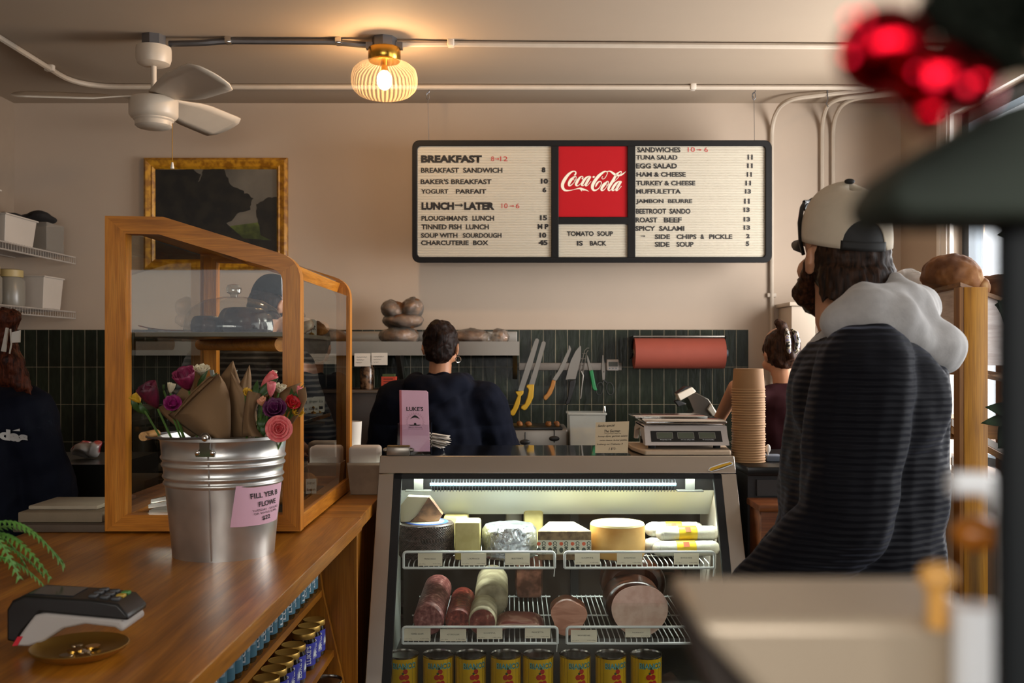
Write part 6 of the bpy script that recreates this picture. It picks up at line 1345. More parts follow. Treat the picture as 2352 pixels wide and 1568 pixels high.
Mk = Matrix.Translation((xk, YC, zst))
B().lathe([(.0575, .001), (.0575, .004), (.0565, .0048), (.0515, hB*.98), (.0505, hB), (.001, hB-.001)], 44, Mk, cap0=False, cap1=False).obj('wall', kb, bw)
B().lathe([(.0565, .0005), (.0585, .0008), (.0592, .0026), (.0585, .0044), (.0565, .0048)], 44, Mk, cap0=False, cap1=False).obj('rolled_rim', M_('kraft_rim', '#b58c60', .7), bw)
ntot = 30; ztopb = P(0, 846, YC).z; pitch = (ztopb-hB-zst)/(ntot-1)
ordn = ['second', 'third', 'fourth', 'fifth', 'sixth', 'seventh', 'eighth', 'ninth', 'tenth', 'eleventh', 'twelfth', 'thirteenth', 'fourteenth', 'fifteenth', 'sixteenth', 'seventeenth', 'eighteenth', 'nineteenth', 'twentieth', 'twenty-first', 'twenty-second', 'twenty-third', 'twenty-fourth', 'twenty-fifth', 'twenty-sixth', 'twenty-seventh', 'twenty-eighth', 'twenty-ninth', 'thirtieth']
bw.location.z = zst+pitch*(ntot-1)
for k in range(1, ntot):
    dup(bw, (xk+R.uniform(-.0012, .0012), YC+R.uniform(-.001, .001), zst+pitch*(ntot-1-k)), R.random()*6, 'upturned kraft paper bowl, %s from the top of the tall tower' % ordn[k-1] if k < ntot-1 else 'bottom kraft paper bowl of the tall tower, resting on the dark stand')
spn = thing('spoon', 'white plastic spoon bowl poking up right of the bowl tower', 'spoon', P(1765, 1045, 3.5))
p = P(1764, 1030, 3.55); B().ell(p, (.009, .005, .016), nu=14, nv=10).obj('spoon_bowl', white_pl, spn); B().cyl((p.x, 3.55, zst), p, .003, n=8).obj('stem', white_pl, spn)
B().box2((p.x-.012, 3.52, zst), (p.x+.05, 3.60, zst+.02), bev=.003).obj('napkin_stack', M_('blue_grey_paper', '#5b6472', .7), label='low blue-grey pad at the foot of the bowl tower', cat='pad', loc=(p.x, 3.55, zst))

# --------------------------------------------------------------- bread rack by the window
pine = wood('pine', '#8f5c10', '#b07618', '#c48c2c', 2, .45, .9); pined = wood('pine_dark', '#6a4110', '#855718', '#9a6a22', 0, .45)
wash = mix2('whitewashed_board', '#b8a8a0', '#cfc2bb', 5, .35, .6, rough=.7, bump=.15, stretch=(2, 2, 20))
rk = thing('bread_rack', 'pine bread rack with whitewashed panels in front of the window', 'rack', (1.6, 3.2, 0))
A = P(2206, 648, 2.9); zR = A.z
Lp = P(2106, 668, 3.3); Rp = P(2345, 698, 3.02); Lp.z = zR
Ap = V((A.x, A.y, zR)); Dp = Lp+Rp-Ap
def zboard(x): return zR+(Rp.z-zR)*(x-Ap.x)/(Rp.x-Ap.x)
B().extr([Ap, Rp, Dp, Lp], (0, 0, -.012)).obj('top_board', pined, rk, smooth=False)
zlow = P(0, 838, 3.1).z
def rackpanel(p, q, z0, z1, th, m, nm):
    p, q = V(p), V(q); n_ = V((q.y-p.y, -(q.x-p.x), 0)).normalized()*th
    return B().extr([(p.x, p.y, z0), (q.x, q.y, z0), (q.x, q.y, z1-max(0, p.z-q.z)), (p.x, p.y, z1)], n_).obj(nm, m, rk, smooth=False)
a1 = Ap+V((.015, .03, 0)); rackpanel(a1, Lp+V((.02, 0, 0)), zlow, zR-.013, .014, wash, 'white_panel'); rackpanel(a1+V((.02, .0, 0)), Rp+V((-.005, .025, 0)), zlow, zR-.013, -.014, wash, 'white_panel')
rackpanel(a1, Lp+V((.02, 0, 0)), zlow-.028, zlow-.001, .02, pined, 'rail'); rackpanel(a1+V((.02, .0, 0)), Rp+V((-.005, .025, 0)), zlow-.028, zlow-.001, -.02, pined, 'rail')
x0, x1 = P(2203, 0, 2.9).x, P(2268, 0, 2.9).x
B().box2((x0+.012, 2.895, 0), (x1, 2.935, zR-.014), bev=.003).obj('post', pine, rk); B().box2((x0, 2.897, 0), (x0+.0118, 2.935, zR-.014)).obj('post_edge', wood('pine_edge', '#6e4313', '#87561c', '#946427', 2, .4, .9), rk, smooth=False)
p0 = P(2296, 0, 3.35).x; B().box2((p0, 3.34, 0), (p0+.10, 3.38, P(0, 815, 3.35).z), bev=.003).obj('post', pined, rk)
for (ya, yb, xl_, xr2, z0) in ((1000, 1090, 2185, 2352, 0), (1090, 1180, 2185, 2352, 0)):
    a_, b_, c_, d_ = P(xl_, ya-20, 3.1), P(xr2+30, ya+86, 3.1), P(xr2+30, ya+20, 3.75), P(xl_, ya-50, 3.75)
    B().extr([a_, b_, c_, d_], (0, 0, -.02)).obj('sloping_shelf', pined, rk, smooth=False); B().extr([a_+V((0, -.004, .004)), b_+V((0, -.004, .004)), b_+V((0, -.004, .026)), a_+V((0, -.004, .026))], (0, .008, 0)).obj('white_lip', M_('lip_white', '#cfc8c0', .5), rk, smooth=False)
rackpanel(P(2185, 0, 3.12), P(2380, 0, 3.12), P(0, 1010, 3.1).z, P(0, 962, 3.1).z, -.012, pined, 'shelf_back')
crust = mix2('round_loaf_crust', '#5a3212', '#8e5a28', 9, rough=.75, bump=.6, c2='#c09a66', detail=8)
def loaf(px, py, Y, rx, ry, rz, lab, dz=0):
    c = P(px, py, Y); z = zboard(c.x)+.0015; b = B(); b.ell((c.x, Y, z+rz*.55), (rx, ry, rz*.95), nu=32, nv=18); b.ell((c.x+rx*.3, Y-.02, z+rz*.4), (rx*.75, ry*.8, rz*.75)); b.box((c.x, Y, z-.2), (1, 1, .4)) if False else None
    o = b.blob('round_loaf', crust, vox=.007, disp=.005, dscale=40, label=lab, cat='bread', group='round loaves on the bread rack', loc=(c.x, Y, z))
    for v in o.data.vertices: v.co.z = max(v.co.z, v.co.x*(Rp.z-zR)/(Rp.x-Ap.x))
loaf(2183, 620, 3.08, .085, .09, .075, 'largest dark-topped round loaf on the near corner of the bread rack'); loaf(2228, 640, 3.06, .05, .05, .045, 'smaller loaf tucked between the two round loaves on the rack')
loaf(2288, 655, 3.16, .085, .09, .065, 'round loaf farther right on the bread rack top'); 
b = B(); b.ell(P(2094, 650, 3.28)+V((0, 0, .0)), (.06, .05, .045), nu=28, nv=16)
for v in b.bm.verts: v.co += .012*noise.noise_vector(v.co*25); v.co.z = max(v.co.z, zR+.002)
b.obj('plastic_bag', plastic_film('clear_bag', '#dedad4', .45, .1, .9, 30), label='crumpled clear plastic bag on the rack behind the grey hood', cat='bag', loc=P(2094, 670, 3.28), angle=0)
# trailing plant by the window
pl = thing('potted_plant', 'leafy green plant at the right edge in front of the bread rack', 'plant', (1.42, 2.55, 0))
lf = M_('plant_leaf_green', '#22361a', .65, var=.3, spec=.2)
xP = P(2340, 0, 2.6).x
B().tube([(xP+.03, 2.62, .7), (xP+.04, 2.62, 1.1), (xP+.02, 2.6, 1.5), (xP+.05, 2.62, 1.8)], .006, 8).obj('stem', M_('plant_stem', '#3d4a24', .6), pl)
B().lathe([(.08, .001), (.11, .02), (.13, .62), (.12, .66), (.10, .66)], 28, Matrix.Translation((xP+.06, 2.62, 0))).obj('tall_pot', M_('pot_dark', '#2a2826', .6), pl)
for (x0_, y0_, x1_, y1_, w_) in ((2345, 545, 2290, 540, .02), (2340, 520, 2312, 500, .015), (2335, 640, 2305, 590, .018), (2340, 600, 2312, 640, .02), (2350, 740, 2284, 700, .045), (2345, 780, 2290, 690, .03), (2350, 950, 2262, 935, .022), (2350, 955, 2252, 972, .018), (2345, 960, 2290, 1030, .04), (2348, 1090, 2310, 1085, .03), (2350, 930, 2300, 905, .03)):
    leaf(P(x0_, y0_, 2.6), P(x1_, y1_, 2.55), w_, pl, lf)
# ================================================================= PEOPLE
skin1 = M_('skin_light', '#b98463', .5, var=.05, sss=.15); skin2 = M_('skin_warm', '#b07a58', .5, var=.05, sss=.15)
eyem = M_('eye_white', '#d8d2ca', .2); shoe = M_('shoe_dark', '#1a1716', .6)
def hairmat(n, a, b_):
    m = mix2(n, a, b_, 7, .35, .7, rough=.55, bump=.5, stretch=(22, 22, 2.2), detail=6, bd=.004); m.node_tree.nodes['Principled BSDF'].inputs['Specular IOR Level'].default_value = .15; return m
class Fig:
    """standing figure in local metres: x to its right, y forward, z up; turned about z and set down at base"""
    def __init__(s, label, base, face, h, skin, pitch=0, headyaw=0, name='person', neck=(0, .005, 1.50)):
        s.t = thing(name, label, 'person', (base[0], base[1], 0)); s.k = h/1.75; s.skin = skin
        f_ = V((face[0], face[1], 0)).normalized(); r_ = V((f_.y, -f_.x, 0))
        s.M = Matrix(((r_.x, f_.x, 0, base[0]), (r_.y, f_.y, 0, base[1]), (0, 0, 1, base[2] if len(base) > 2 else 0), (0, 0, 0, 1)))
        s.neck = V(neck); s.H = Matrix.Translation(s.neck*s.k) @ Matrix.Rotation(headyaw, 4, 'Z') @ Matrix.Rotation(pitch, 4, 'X')
    def p(s, x, y, z): return s.M @ (V((x, y, z))*s.k)
    def h(s, x, y, z): return s.M @ (s.H @ (V((x, y, z))*s.k))      # head space: origin at the root of the neck
    def rot(s): return (s.M @ s.H).to_3x3()
    def loc(s, q): return s.M.inverted() @ V(q) / s.k
def hand(b, f, wrist, fwd, palm, side, curl=.5, k=1.0):
    """palm, four bent fingers of unequal length and a thumb leaving the side of the palm"""
    wrist, fwd, palm = V(wrist), V(fwd).normalized(), V(palm).normalized(); sd = fwd.cross(palm).normalized()*side
    b.chain([wrist, wrist+fwd*.03*k, wrist+fwd*.075*k], [.021*k, .026*k, .029*k], sx=1.35, ref=sd)
    for i, (o, L, r) in enumerate(((-.030, .066, .0078), (-.010, .078, .0085), (.011, .073, .0085), (.031, .058, .0078))):
        a = wrist+fwd*(.088-.004*abs(i-1.3))*k-sd*o*k; d1 = (fwd+palm*curl*.5).normalized(); d2 = (fwd*(1-curl*.6)+palm*curl*1.3).normalized(); d3 = (fwd*(.6-curl)+palm*curl*1.6).normalized()
        q = a+d1*L*.45*k; w_ = q+d2*L*.32*k; e = w_+d3*L*.25*k; b.chain([a-fwd*.02*k, a, q, w_, e], [r*1.1*k, r*1.08*k, r*k, r*.93*k, r*.8*k])
    a = wrist+fwd*.03*k+sd*.028*k; q = a+(fwd*.7+sd*.7+palm*.3).normalized()*.036*k; w_ = q+(fwd*.8+sd*.15+palm*.5).normalized()*.028*k
    b.chain([wrist+fwd*.015*k, a, q, w_], [.016*k, .014*k, .0105*k, .009*k])
def head_shapes(b, f):
    R3 = f.rot()
    b.chain([f.p(0, -.005, 1.42), f.h(0, .0, .01), f.h(0, .012, .07)], [.062*f.k, .056*f.k, .055*f.k])
    b.ell(f.h(0, .018, .178), (.077*f.k, .098*f.k, .098*f.k), rot=R3); b.ell(f.h(0, .045, .11), (.060*f.k, .070*f.k, .065*f.k), rot=R3)
    b.ell(f.h(0, .092, .062), (.026*f.k, .022*f.k, .018*f.k), rot=R3); b.chain([f.h(0, .112, .15), f.h(0, .130, .118)], [.010*f.k, .014*f.k])
    b.chain([f.h(-.022, .108, .083), f.h(.022, .108, .083)], [.009*f.k, .009*f.k]); b.chain([f.h(-.04, .105, .165), f.h(.04, .105, .165)], [.013*f.k, .013*f.k])
    for s_ in (-1, 1):
        b.ell(f.h(.080*s_, .0, .13), (.010*f.k, .019*f.k, .031*f.k), rot=R3, nu=14, nv=10); b.chain([f.h(.079*s_, .016, .11), f.h(.088*s_, -.016, .125), f.h(.086*s_, -.008, .156)], [.006*f.k, .006*f.k, .006*f.k])
        b.ell(f.h(.045*s_, .075, .105), (.028*f.k, .024*f.k, .028*f.k), rot=R3, nu=14, nv=10)
def limbs(f, arms):
    return [[V(q) for q in a] for a in arms]
def make(f, arms, legs=True, curl=.55, palms=None):
    """one continuous body: trunk, neck, head, arms, hands, legs, feet"""
    b = B(); k = f.k
    b.chain([f.p(0, 0, .98), f.p(0, .0, 1.15), f.p(0, -.005, 1.32), f.p(0, -.01, 1.42)], [.125*k, .115*k, .125*k, .075*k], sx=1.25, ref=f.M.to_3x3() @ V((1, 0, 0)))
    b.chain([f.p(-.155, -.01, 1.395), f.p(.155, -.01, 1.395)], [.055*k, .055*k]); head_shapes(b, f)
    for i, a in enumerate(arms):
        s_ = -1 if i == 0 else 1; b.chain(a, [.052*k, .040*k, .027*k]); d = (a[2]-a[1]).normalized()
        pl_ = palms[i] if palms else f.M.to_3x3() @ V((-s_, .2, 0)); hand(b, f, a[2], d, pl_, -s_, curl, k)
    for s_ in (-1, 1):
        b.chain([f.p(.09*s_, 0, .93), f.p(.10*s_, .01, .50), f.p(.10*s_, -.02, .09)], [.085*k, .055*k, .040*k]); b.chain([f.p(.10*s_, -.03, .05), f.p(.105*s_, .13, .03)], [.038*k, .028*k])
    body = b.blob('body', f.skin, f.t, vox=.0058, sm=3)
    for s_ in (-1, 1): B().ell(f.h(.031*s_, .101, .140), .0105*k, nu=12, nv=8).obj('eye', eyem, f.t)
    return body
def trousers(f, m, shoes=shoe):
    b = B(); k = f.k
    b.chain([f.p(-.04, 0, .97), f.p(.04, 0, .97)], [.135*k, .135*k])
    for s_ in (-1, 1): b.chain([f.p(.09*s_, 0, .93), f.p(.10*s_, .01, .50), f.p(.10*s_, -.02, .10)], [.105*k, .078*k, .068*k])
    b.blob('trousers', m, f.t, vox=.01, disp=.006)
    for s_ in (-1, 1): B().chain([f.p(.10*s_, -.05, .055), f.p(.105*s_, .13, .045)], [.05*k, .042*k]).blob('shoe', shoes, f.t, vox=.008)
def top(f, m, arms, nm='hoodie', bulk=1.0, sleeve=(1, 1), waist=.88, vox=.008, disp=.008, extra=None, rs=(.078, .066, .046), sxm=1.28, nom=0):
    b = B(); k = f.k; R_ = f.M.to_3x3() @ V((1, 0, 0))
    b.chain([f.p(0, 0, waist), f.p(0, .005, 1.05), f.p(0, 0, 1.2), f.p(0, -.01, 1.34), f.p(0, -.012, 1.42)], [.150*bulk*k, .152*bulk*k, .150*bulk*k, .145*bulk*k, .085*bulk*k], sx=sxm, ref=R_, n=20)
    b.chain([f.p(-.15, -.01, 1.395), f.p(0, -.012, 1.435), f.p(.15, -.01, 1.395)], [.072*bulk*k, .075*k, .072*bulk*k])
    for i, a in enumerate(arms):
        if not sleeve[i]: b.cap(a[0], rs[0]*k*.95, a[0]+(a[1]-a[0])*.35, rs[0]*k*.85); continue
        e = a[2]-(a[2]-a[1]).normalized()*.005; b.chain([a[0], a[1], e], [rs[0]*bulk*k, rs[1]*bulk*k, rs[2]*k])
    if extra: extra(b)
    return b.blob(nm, m, f.t, vox=vox, sm=4, disp=disp, dscale=9)

# ---- man in the cap, customer in front of the deli case
ribm, nt, bs = base('ribbed_navy_knit')
tc = N(nt, 'ShaderNodeTexCoord'); wv = N(nt, 'ShaderNodeTexWave'); wv.bands_direction = 'Z'; wv.inputs['Scale'].default_value = 24; wv.inputs['Distortion'].default_value = 1.1; wv.inputs['Detail'].default_value = 1.5; wv.inputs['Detail Scale'].default_value = 1.0
nt.links.new(tc.outputs['Object'], wv.inputs['Vector']); bumpit(nt, bs, wv.outputs['Fac'], .55, .008)
bs.inputs['Base Color'].default_value = (*srgb('#0b0b12'), 1); bs.inputs['Roughness'].default_value = .75; bs.inputs['Specular IOR Level'].default_value = .2; bs.inputs['Sheen Weight'].default_value = .08; bs.inputs['Sheen Roughness'].default_value = .4; bs.inputs['Sheen Tint'].default_value = (.7, .75, 1, 1)
greyh = M_('grey_sweat', '#a7a3a0', .85, var=.07, vs=60, bump=.2, bs=200, sheen=.2)
mc = P(1985, 815, 2.14)
man = Fig('bearded man in cream cap, grey hood and ribbed navy jacket looking at the menu', (mc.x, mc.y), (-.92, .39), 1.79, skin1, pitch=math.radians(9), headyaw=math.radians(-58), neck=(0, .045, 1.485))
aL = [man.p(-.205, -.01, 1.385), man.p(-.235, .02, 1.10), man.p(-.215, .20, .93)]; aR = [man.p(.205, -.01, 1.385), man.p(.235, .02, 1.10), man.p(.215, .20, .93)]
make(man, [aL, aR]); trousers(man, M_('dark_jeans', '#14161d', .8, var=.1, spec=.15))
def jx(b):
    k = man.k
    b.chain([man.p(0, .03, .86), man.p(0, .04, 1.0)], [.165*k, .160*k], sx=1.2, ref=man.M.to_3x3() @ V((1, 0, 0)))
    for s_ in (-1, 1): b.ell(man.p(.115*s_, -.015, 1.325), (.120*k, .150*k, .150*k), rot=man.M.to_3x3(), nu=28, nv=18)
top(man, ribm, [aL, aR], 'ribbed_jacket', 1.12, waist=.90, vox=.007, disp=.010, rs=(.088, .080, .060), extra=jx)
# hood: thick folded roll round the neck with a pointed fall at the back right
b = B(); k = man.k
def hp(t): return man.p(.098*math.sin(t), .018-.085*math.cos(t), 1.468+.045*math.cos(t))
for i in range(14):
    t, t2 = 2*math.pi*i/14, 2*math.pi*(i+1)/14; b.cap(hp(t), (.032+.010*math.cos(t))*k, hp(t2), (.032+.010*math.cos(t2))*k)
b.chain([man.p(-.06, -.09, 1.51), man.p(.06, -.10, 1.52)], [.05*k, .05*k]); b.chain([man.p(-.11, -.05, 1.45), man.p(-.05, -.13, 1.44), man.p(.06, -.15, 1.43)], [.045*k, .055*k, .055*k])
b.chain([P(1935, 735, 1.98), P(1990, 720, 1.96), P(2050, 735, 1.97), P(2105, 775, 2.0)], [.045, .055, .058, .042]); b.chain([P(2055, 640, 2.05), P(2068, 690, 2.03), P(2110, 740, 2.04), P(2150, 785, 2.03)], [.016, .042, .048, .034])
b.chain([P(2120, 770, 2.02), P(2160, 805, 2.02), P(2162, 822, 2.02)], [.036, .022, .012]); b.chain([P(1985, 690, 1.98), P(2040, 690, 2.0)], [.04, .04])
b.blob('grey_hood', greyh, man.t, vox=.007, sm=22, disp=.008, dscale=11)
# hair, beard
h1 = hairmat('dark_brown_hair', '#120b07', '#3a2416'); R3 = man.rot()
b = B(); b.ell(man.h(0, -.016, .135), (.082*k, .084*k, .086*k), rot=R3); b.ell(man.h(0, -.052, .098), (.068*k, .050*k, .05*k), rot=R3); b.ell(man.h(.05, -.05, .08), (.04*k, .05*k, .05*k), rot=R3)
for i in range(13):
    a = -1.15+i*.19; x, y = .075*math.sin(a), -.02-.075*math.cos(a); b.chain([man.h(x, y, .115), man.h(x*1.10, y*1.13-.004, .078), man.h(x*1.24+.014*math.sin(i*3.1), y*1.26-.012, .050+.014*math.sin(i*2.3)+(.018 if i > 8 else 0))], [.017*k, .013*k, .003*k], n=8)
b.blob('hair', h1, man.t, vox=.0045, sm=2, disp=.005, dscale=38)
b = B(); b.chain([man.h(-.070, .03, .10), man.h(-.052, .075, .055), man.h(0, .098, .042), man.h(.052, .075, .055), man.h(.070, .03, .10)], [.015*k, .028*k, .032*k, .028*k, .015*k]); b.chain([man.h(-.076, .012, .14), man.h(-.070, .03, .10)], [.009*k, .015*k]); b.chain([man.h(-.03, .115, .092), man.h(0, .120, .097), man.h(.03, .115, .092)], [.008*k]*3)
b.chain([man.h(-.03, .085, .035), man.h(0, .10, .022), man.h(.03, .085, .035)], [.024*k, .024*k, .024*k])
b.blob('beard', hairmat('brown_beard', '#1c0f08', '#4a2a18'), man.t, vox=.005, sm=2, disp=.004, dscale=70)
# cap
capm = M_('cap_cream', '#bdae98', .8, var=.05, vs=30, bump=.15, bs=250); capb = M_('cap_black', '#141210', .7)
HM = man.M @ man.H
def cap_pt(a, e, g=1.0):
    """crown of the cap: a round the head from the front, e up"""
    rx, ry, rz = .089*g, .108*g, .118*g; z0 = .168+.010*math.cos(a)
    return HM @ (V((rx*math.sin(a)*math.cos(e)**.75, .012+ry*math.cos(a)*math.cos(e)**.75, z0+rz*math.copysign(abs(math.sin(e))**.92, e)))*k)
def arch(a): d = abs((a-math.pi-.12+math.pi) % (2*math.pi)-math.pi); return .50*math.sqrt(max(0, 1-(d/.52)**2)) if d < .52 else 0
capo = B().grid(lambda u, v: cap_pt(2*math.pi*u, arch(2*math.pi*u)+(math.pi/2-arch(2*math.pi*u))*min(.999, v)), 96, 22, closeu=True).obj('cap', capm, man.t, solid=.003, label='cream baseball cap with black brim', angle=0)
B().grid(lambda u, v: cap_pt(math.pi+.12+(u-.5)*1.06, .52*v, .985), 18, 8).obj('cap_back_mesh', capb, capo, solid=.002)
B().grid(lambda u, v: cap_pt(math.pi+.12+(u-.5)*1.06, -.01+.13*v, 1.012), 18, 4).obj('cap_strap', capb, capo, solid=.002)
def bill(u, v):
    a = (u-.5)*2*1.12; r0x, r0y = .089, .108; x, y = r0x*math.sin(a), .012+r0y*math.cos(a)
    return HM @ (V((x*(1-.10*v), y+.082*v*math.cos(a*1.25)**.6 if abs(a) < 1.12 else y, .176-.010*v-.016*(abs(a)/1.12)**2*(.4+v)))*k)
B().grid(bill, 24, 8).obj('cap_brim', capb, capo, solid=.004)
B().ell(cap_pt(0, math.pi/2-.001, 1.0), (.011, .011, .006), rot=R3).obj('cap_button', capb, capo)
text('AB', lambda u, v: cap_pt(-1.0+.32*u, .10+.22*v, 1.03), ink, capo, 'cap_lettering', bold=.04, shear=.2)
# sunglasses pushed up on the cap
sgm = M_('sunglass_black', '#0b0a0a', .2); sgl = B()
for s_ in (-1, 1): sgl.grid(lambda u, v: cap_pt(s_*(.08+.62*u), .38+.30*(v-.5)*math.sin(math.pi*min(1, .12+.85*u))+.12, 1.10+.03*math.sin(math.pi*u)), 14, 8)
so = sgl.obj('sunglasses', sgm, man.t, solid=.004)
B().tube([cap_pt(a_/10, .58, 1.13) for a_ in range(-8, 9, 2)], .004, 8).obj('brow_bar', sgm, so)
for s_ in (-1, 1): B().tube([cap_pt(s_*.70, .58, 1.13), cap_pt(s_*.95, .50, 1.10), cap_pt(s_*1.2, .26, 1.06), cap_pt(s_*1.4, -.02, 1.03), cap_pt(s_*1.5, -.20, 1.0)], [.005, .005, .0048, .0045, .004], 8).obj('temple_arm', sgm, so)

# ---- woman in the navy hoodie at the back counter, seen from behind
navy = M_('navy_hoodie', '#10131f', .9, var=.12, bump=.2, bs=150, spec=.12)
wc_ = P(1010, 815, 4.38); wm = Fig('woman in a dark navy hoodie with pinned-up dark hair, back turned, working at the counter', (wc_.x, wc_.y), (.06, 1), 1.585, skin2, pitch=math.radians(-10))
hq = P(1160, 1008, 4.83)
aL = [wm.p(-.205, 0, 1.37), wm.p(-.30, .08, 1.10), wm.p(-.17, .32, 1.02)]; aR = [wm.p(.205, 0, 1.37), wm.p(.30, .12, 1.10), hq]
make(wm, [aL, aR], curl=.9, palms=[V((1, .2, -.2)), V((-.2, .5, -.85))]); trousers(wm, M_('dark_jeans', '#14161d', .8, var=.1, spec=.15))
def hd(b):
    k = wm.k
    b.chain([wm.p(-.10, -.10, 1.46), wm.p(0, -.15, 1.42), wm.p(.11, -.10, 1.46)], [.055*k, .075*k, .055*k]); b.chain([wm.p(-.13, -.05, 1.45), wm.p(-.12, .05, 1.47)], [.045*k]*2); b.chain([wm.p(.13, -.05, 1.45), wm.p(.12, .05, 1.47)], [.045*k]*2)
    b.chain([wm.p(-.08, -.15, 1.36), wm.p(.0, -.18, 1.30), wm.p(.08, -.15, 1.36)], [.05*k, .06*k, .05*k])
top(wm, navy, [aL, aR], 'hoodie', 1.14, waist=.86, extra=hd, rs=(.10, .085, .05), disp=.016)
h2 = hairmat('near_black_hair', '#0d0705', '#2a1811'); k = wm.k; R3 = wm.rot()
b = B(); b.ell(wm.h(0, -.008, .17), (.088*k, .100*k, .103*k), rot=R3); b.ell(wm.h(0, -.05, .11), (.072*k, .05*k, .06*k), rot=R3); b.ell(wm.h(-.005, -.085, .20), (.055*k, .035*k, .06*k), rot=R3); b.chain([wm.h(-.01, -.075, .21), wm.h(.02, -.09, .17), wm.h(-.01, -.085, .12)], [.03*k, .035*k, .025*k])
b.blob('hair', h2, wm.t, vox=.006, sm=2, disp=.006, dscale=45)
er = wm.h(.088, -.004, .095); B().tube([er+V((.012*math.cos(t), .003*math.sin(t), -.014+.013*math.sin(t))) for t in [2*math.pi*i/14 for i in range(14)]], .0022, 6, closed=True).obj('earring', M_('silver', '#c8c4bd', .15, 1), wm.t)
sq = thing('squeeze_bottle', 'white squeeze bottle held in the hand of the woman in the hoodie', 'bottle', P(1166, 1030, 4.93))
q = P(1168, 1000, 4.93); M7 = Matrix.Translation((q.x, q.y, q.z))
B().lathe([(.026, -.075), (.028, -.07), (.028, .0), (.025, .008)], 20, M7).obj('bottle_body', white_pl, sq); B().lathe([(.029, .008), (.029, .022), (.016, .028), (.012, .04), (.006, .045), (.004, .058)], 20, M7).obj('nozzle_cap', M_('cap_ivory', '#d0c6b2', .5), sq)

# ---- woman with a claw clip in a maroon top
wc_ = P(1803, 815, 4.30); w2 = Fig('woman in a maroon top with hair held by a spotted claw clip, back turned', (wc_.x, wc_.y), (-.15, 1), 1.555, skin1, pitch=math.radians(-14))
e1 = P(1676, 905, 4.42); aL = [w2.p(-.17, 0, 1.36), P(1690, 890, 4.35), P(1640, 985, 4.60)]; aR = [w2.p(.17, 0, 1.36), w2.p(.22, .03, 1.08), w2.p(.15, .22, .98)]
make(w2, [aL, aR], curl=.5); trousers(w2, M_('dark_jeans', '#14161d', .8, var=.1, spec=.15))
top(w2, M_('maroon_top', '#2a0e12', .85, var=.1, spec=.12), [aL, aR], 'maroon_top', .98, sleeve=(0, 0), waist=.9, rs=(.07, .06, .04))
k = w2.k; R3 = w2.rot(); h3 = hairmat('brown_hair', '#1a0e09', '#452a1b')
b = B(); b.ell(w2.h(0, -.01, .165), (.090*k, .102*k, .100*k), rot=R3); b.ell(w2.h(0, -.04, .11), (.078*k, .06*k, .055*k), rot=R3); b.chain([w2.h(-.01, -.08, .2), w2.h(-.02, -.08, .26), w2.h(-.03, -.06, .285), w2.h(-.05, -.07, .278)], [.035*k, .026*k, .018*k, .008*k]); b.chain([w2.h(.0, -.10, .11), w2.h(.0, -.10, .2)], [.028*k, .03*k])
b.blob('hair', h3, w2.t, vox=.006, sm=2, disp=.005, dscale=50)
clipm = mix2('spotted_clip', '#1c1a18', '#d8cca8', 75, .47, .5, rough=.3, bump=0, c2='#6a6aa0')
for s_ in (-1, 1):
    B().tube([w2.h(s_*.012, -.112, .235), w2.h(s_*.022, -.135, .21), w2.h(s_*.024, -.14, .17), w2.h(s_*.020, -.13, .13), w2.h(s_*.012, -.115, .115)], [.006, .011, .012, .011, .006], 10).obj('claw_clip', clipm, w2.t, label='spotted cream and black hair claw')

# ---- man in a dark cap seen through the pastry case
wc_ = P(596, 815, 4.38); m2 = Fig('man in a dark cap and striped shirt seen through the pastry case', (wc_.x, wc_.y), (.55, .83), 1.79, skin1, pitch=math.radians(-20), headyaw=math.radians(-6))
aL = [m2.p(-.20, 0, 1.37), m2.p(-.27, .08, 1.10), m2.p(-.12, .30, 1.02)]; aR = [m2.p(.20, 0, 1.37), m2.p(.27, .08, 1.10), m2.p(.12, .30, 1.02)]
make(m2, [aL, aR]); trousers(m2, M_('dark_jeans', '#14161d', .8, var=.1, spec=.15))
stripe = mix2('striped_knit', '#121213', '#55524c', 13, .62, .7, rough=.8, bump=.1, tex='wave', dist=1.2, detail=1)
top(m2, stripe, [aL, aR], 'striped_shirt', 1.05, waist=.88, rs=(.085, .07, .045))
k = m2.k; R3 = m2.rot(); HM2 = m2.M @ m2.H
b = B(); b.ell(m2.h(0, -.012, .14), (.083*k, .09*k, .085*k), rot=R3); b.ell(m2.h(0, -.045, .09), (.068*k, .05*k, .05*k), rot=R3); b.blob('hair', h2, m2.t, vox=.007, sm=2, disp=.004, dscale=50)
def cp2(a, e, g=1.0): return HM2 @ (V((.090*g*math.sin(a)*math.cos(e)**.75, .012+.106*g*math.cos(a)*math.cos(e)**.75, .175+.105*math.sin(e)**.9))*k)
dcm = M_('cap_blue_black', '#0f1418', .8, var=.1, spec=.12)
c2_ = B().grid(lambda u, v: cp2(2*math.pi*u, (math.pi/2)*min(.999, v)), 48, 14, closeu=True).obj('cap', dcm, m2.t, solid=.003, angle=0)
B().grid(lambda u, v: HM2 @ (V((.082*(1-.3*v*v)*(u-.5)*2, .012+.106*math.sqrt(max(0, 1-((u-.5)*1.84)**2))+.07*v, .18-.02*v*v))*k), 16, 6).obj('cap_brim', dcm, c2_, solid=.004)

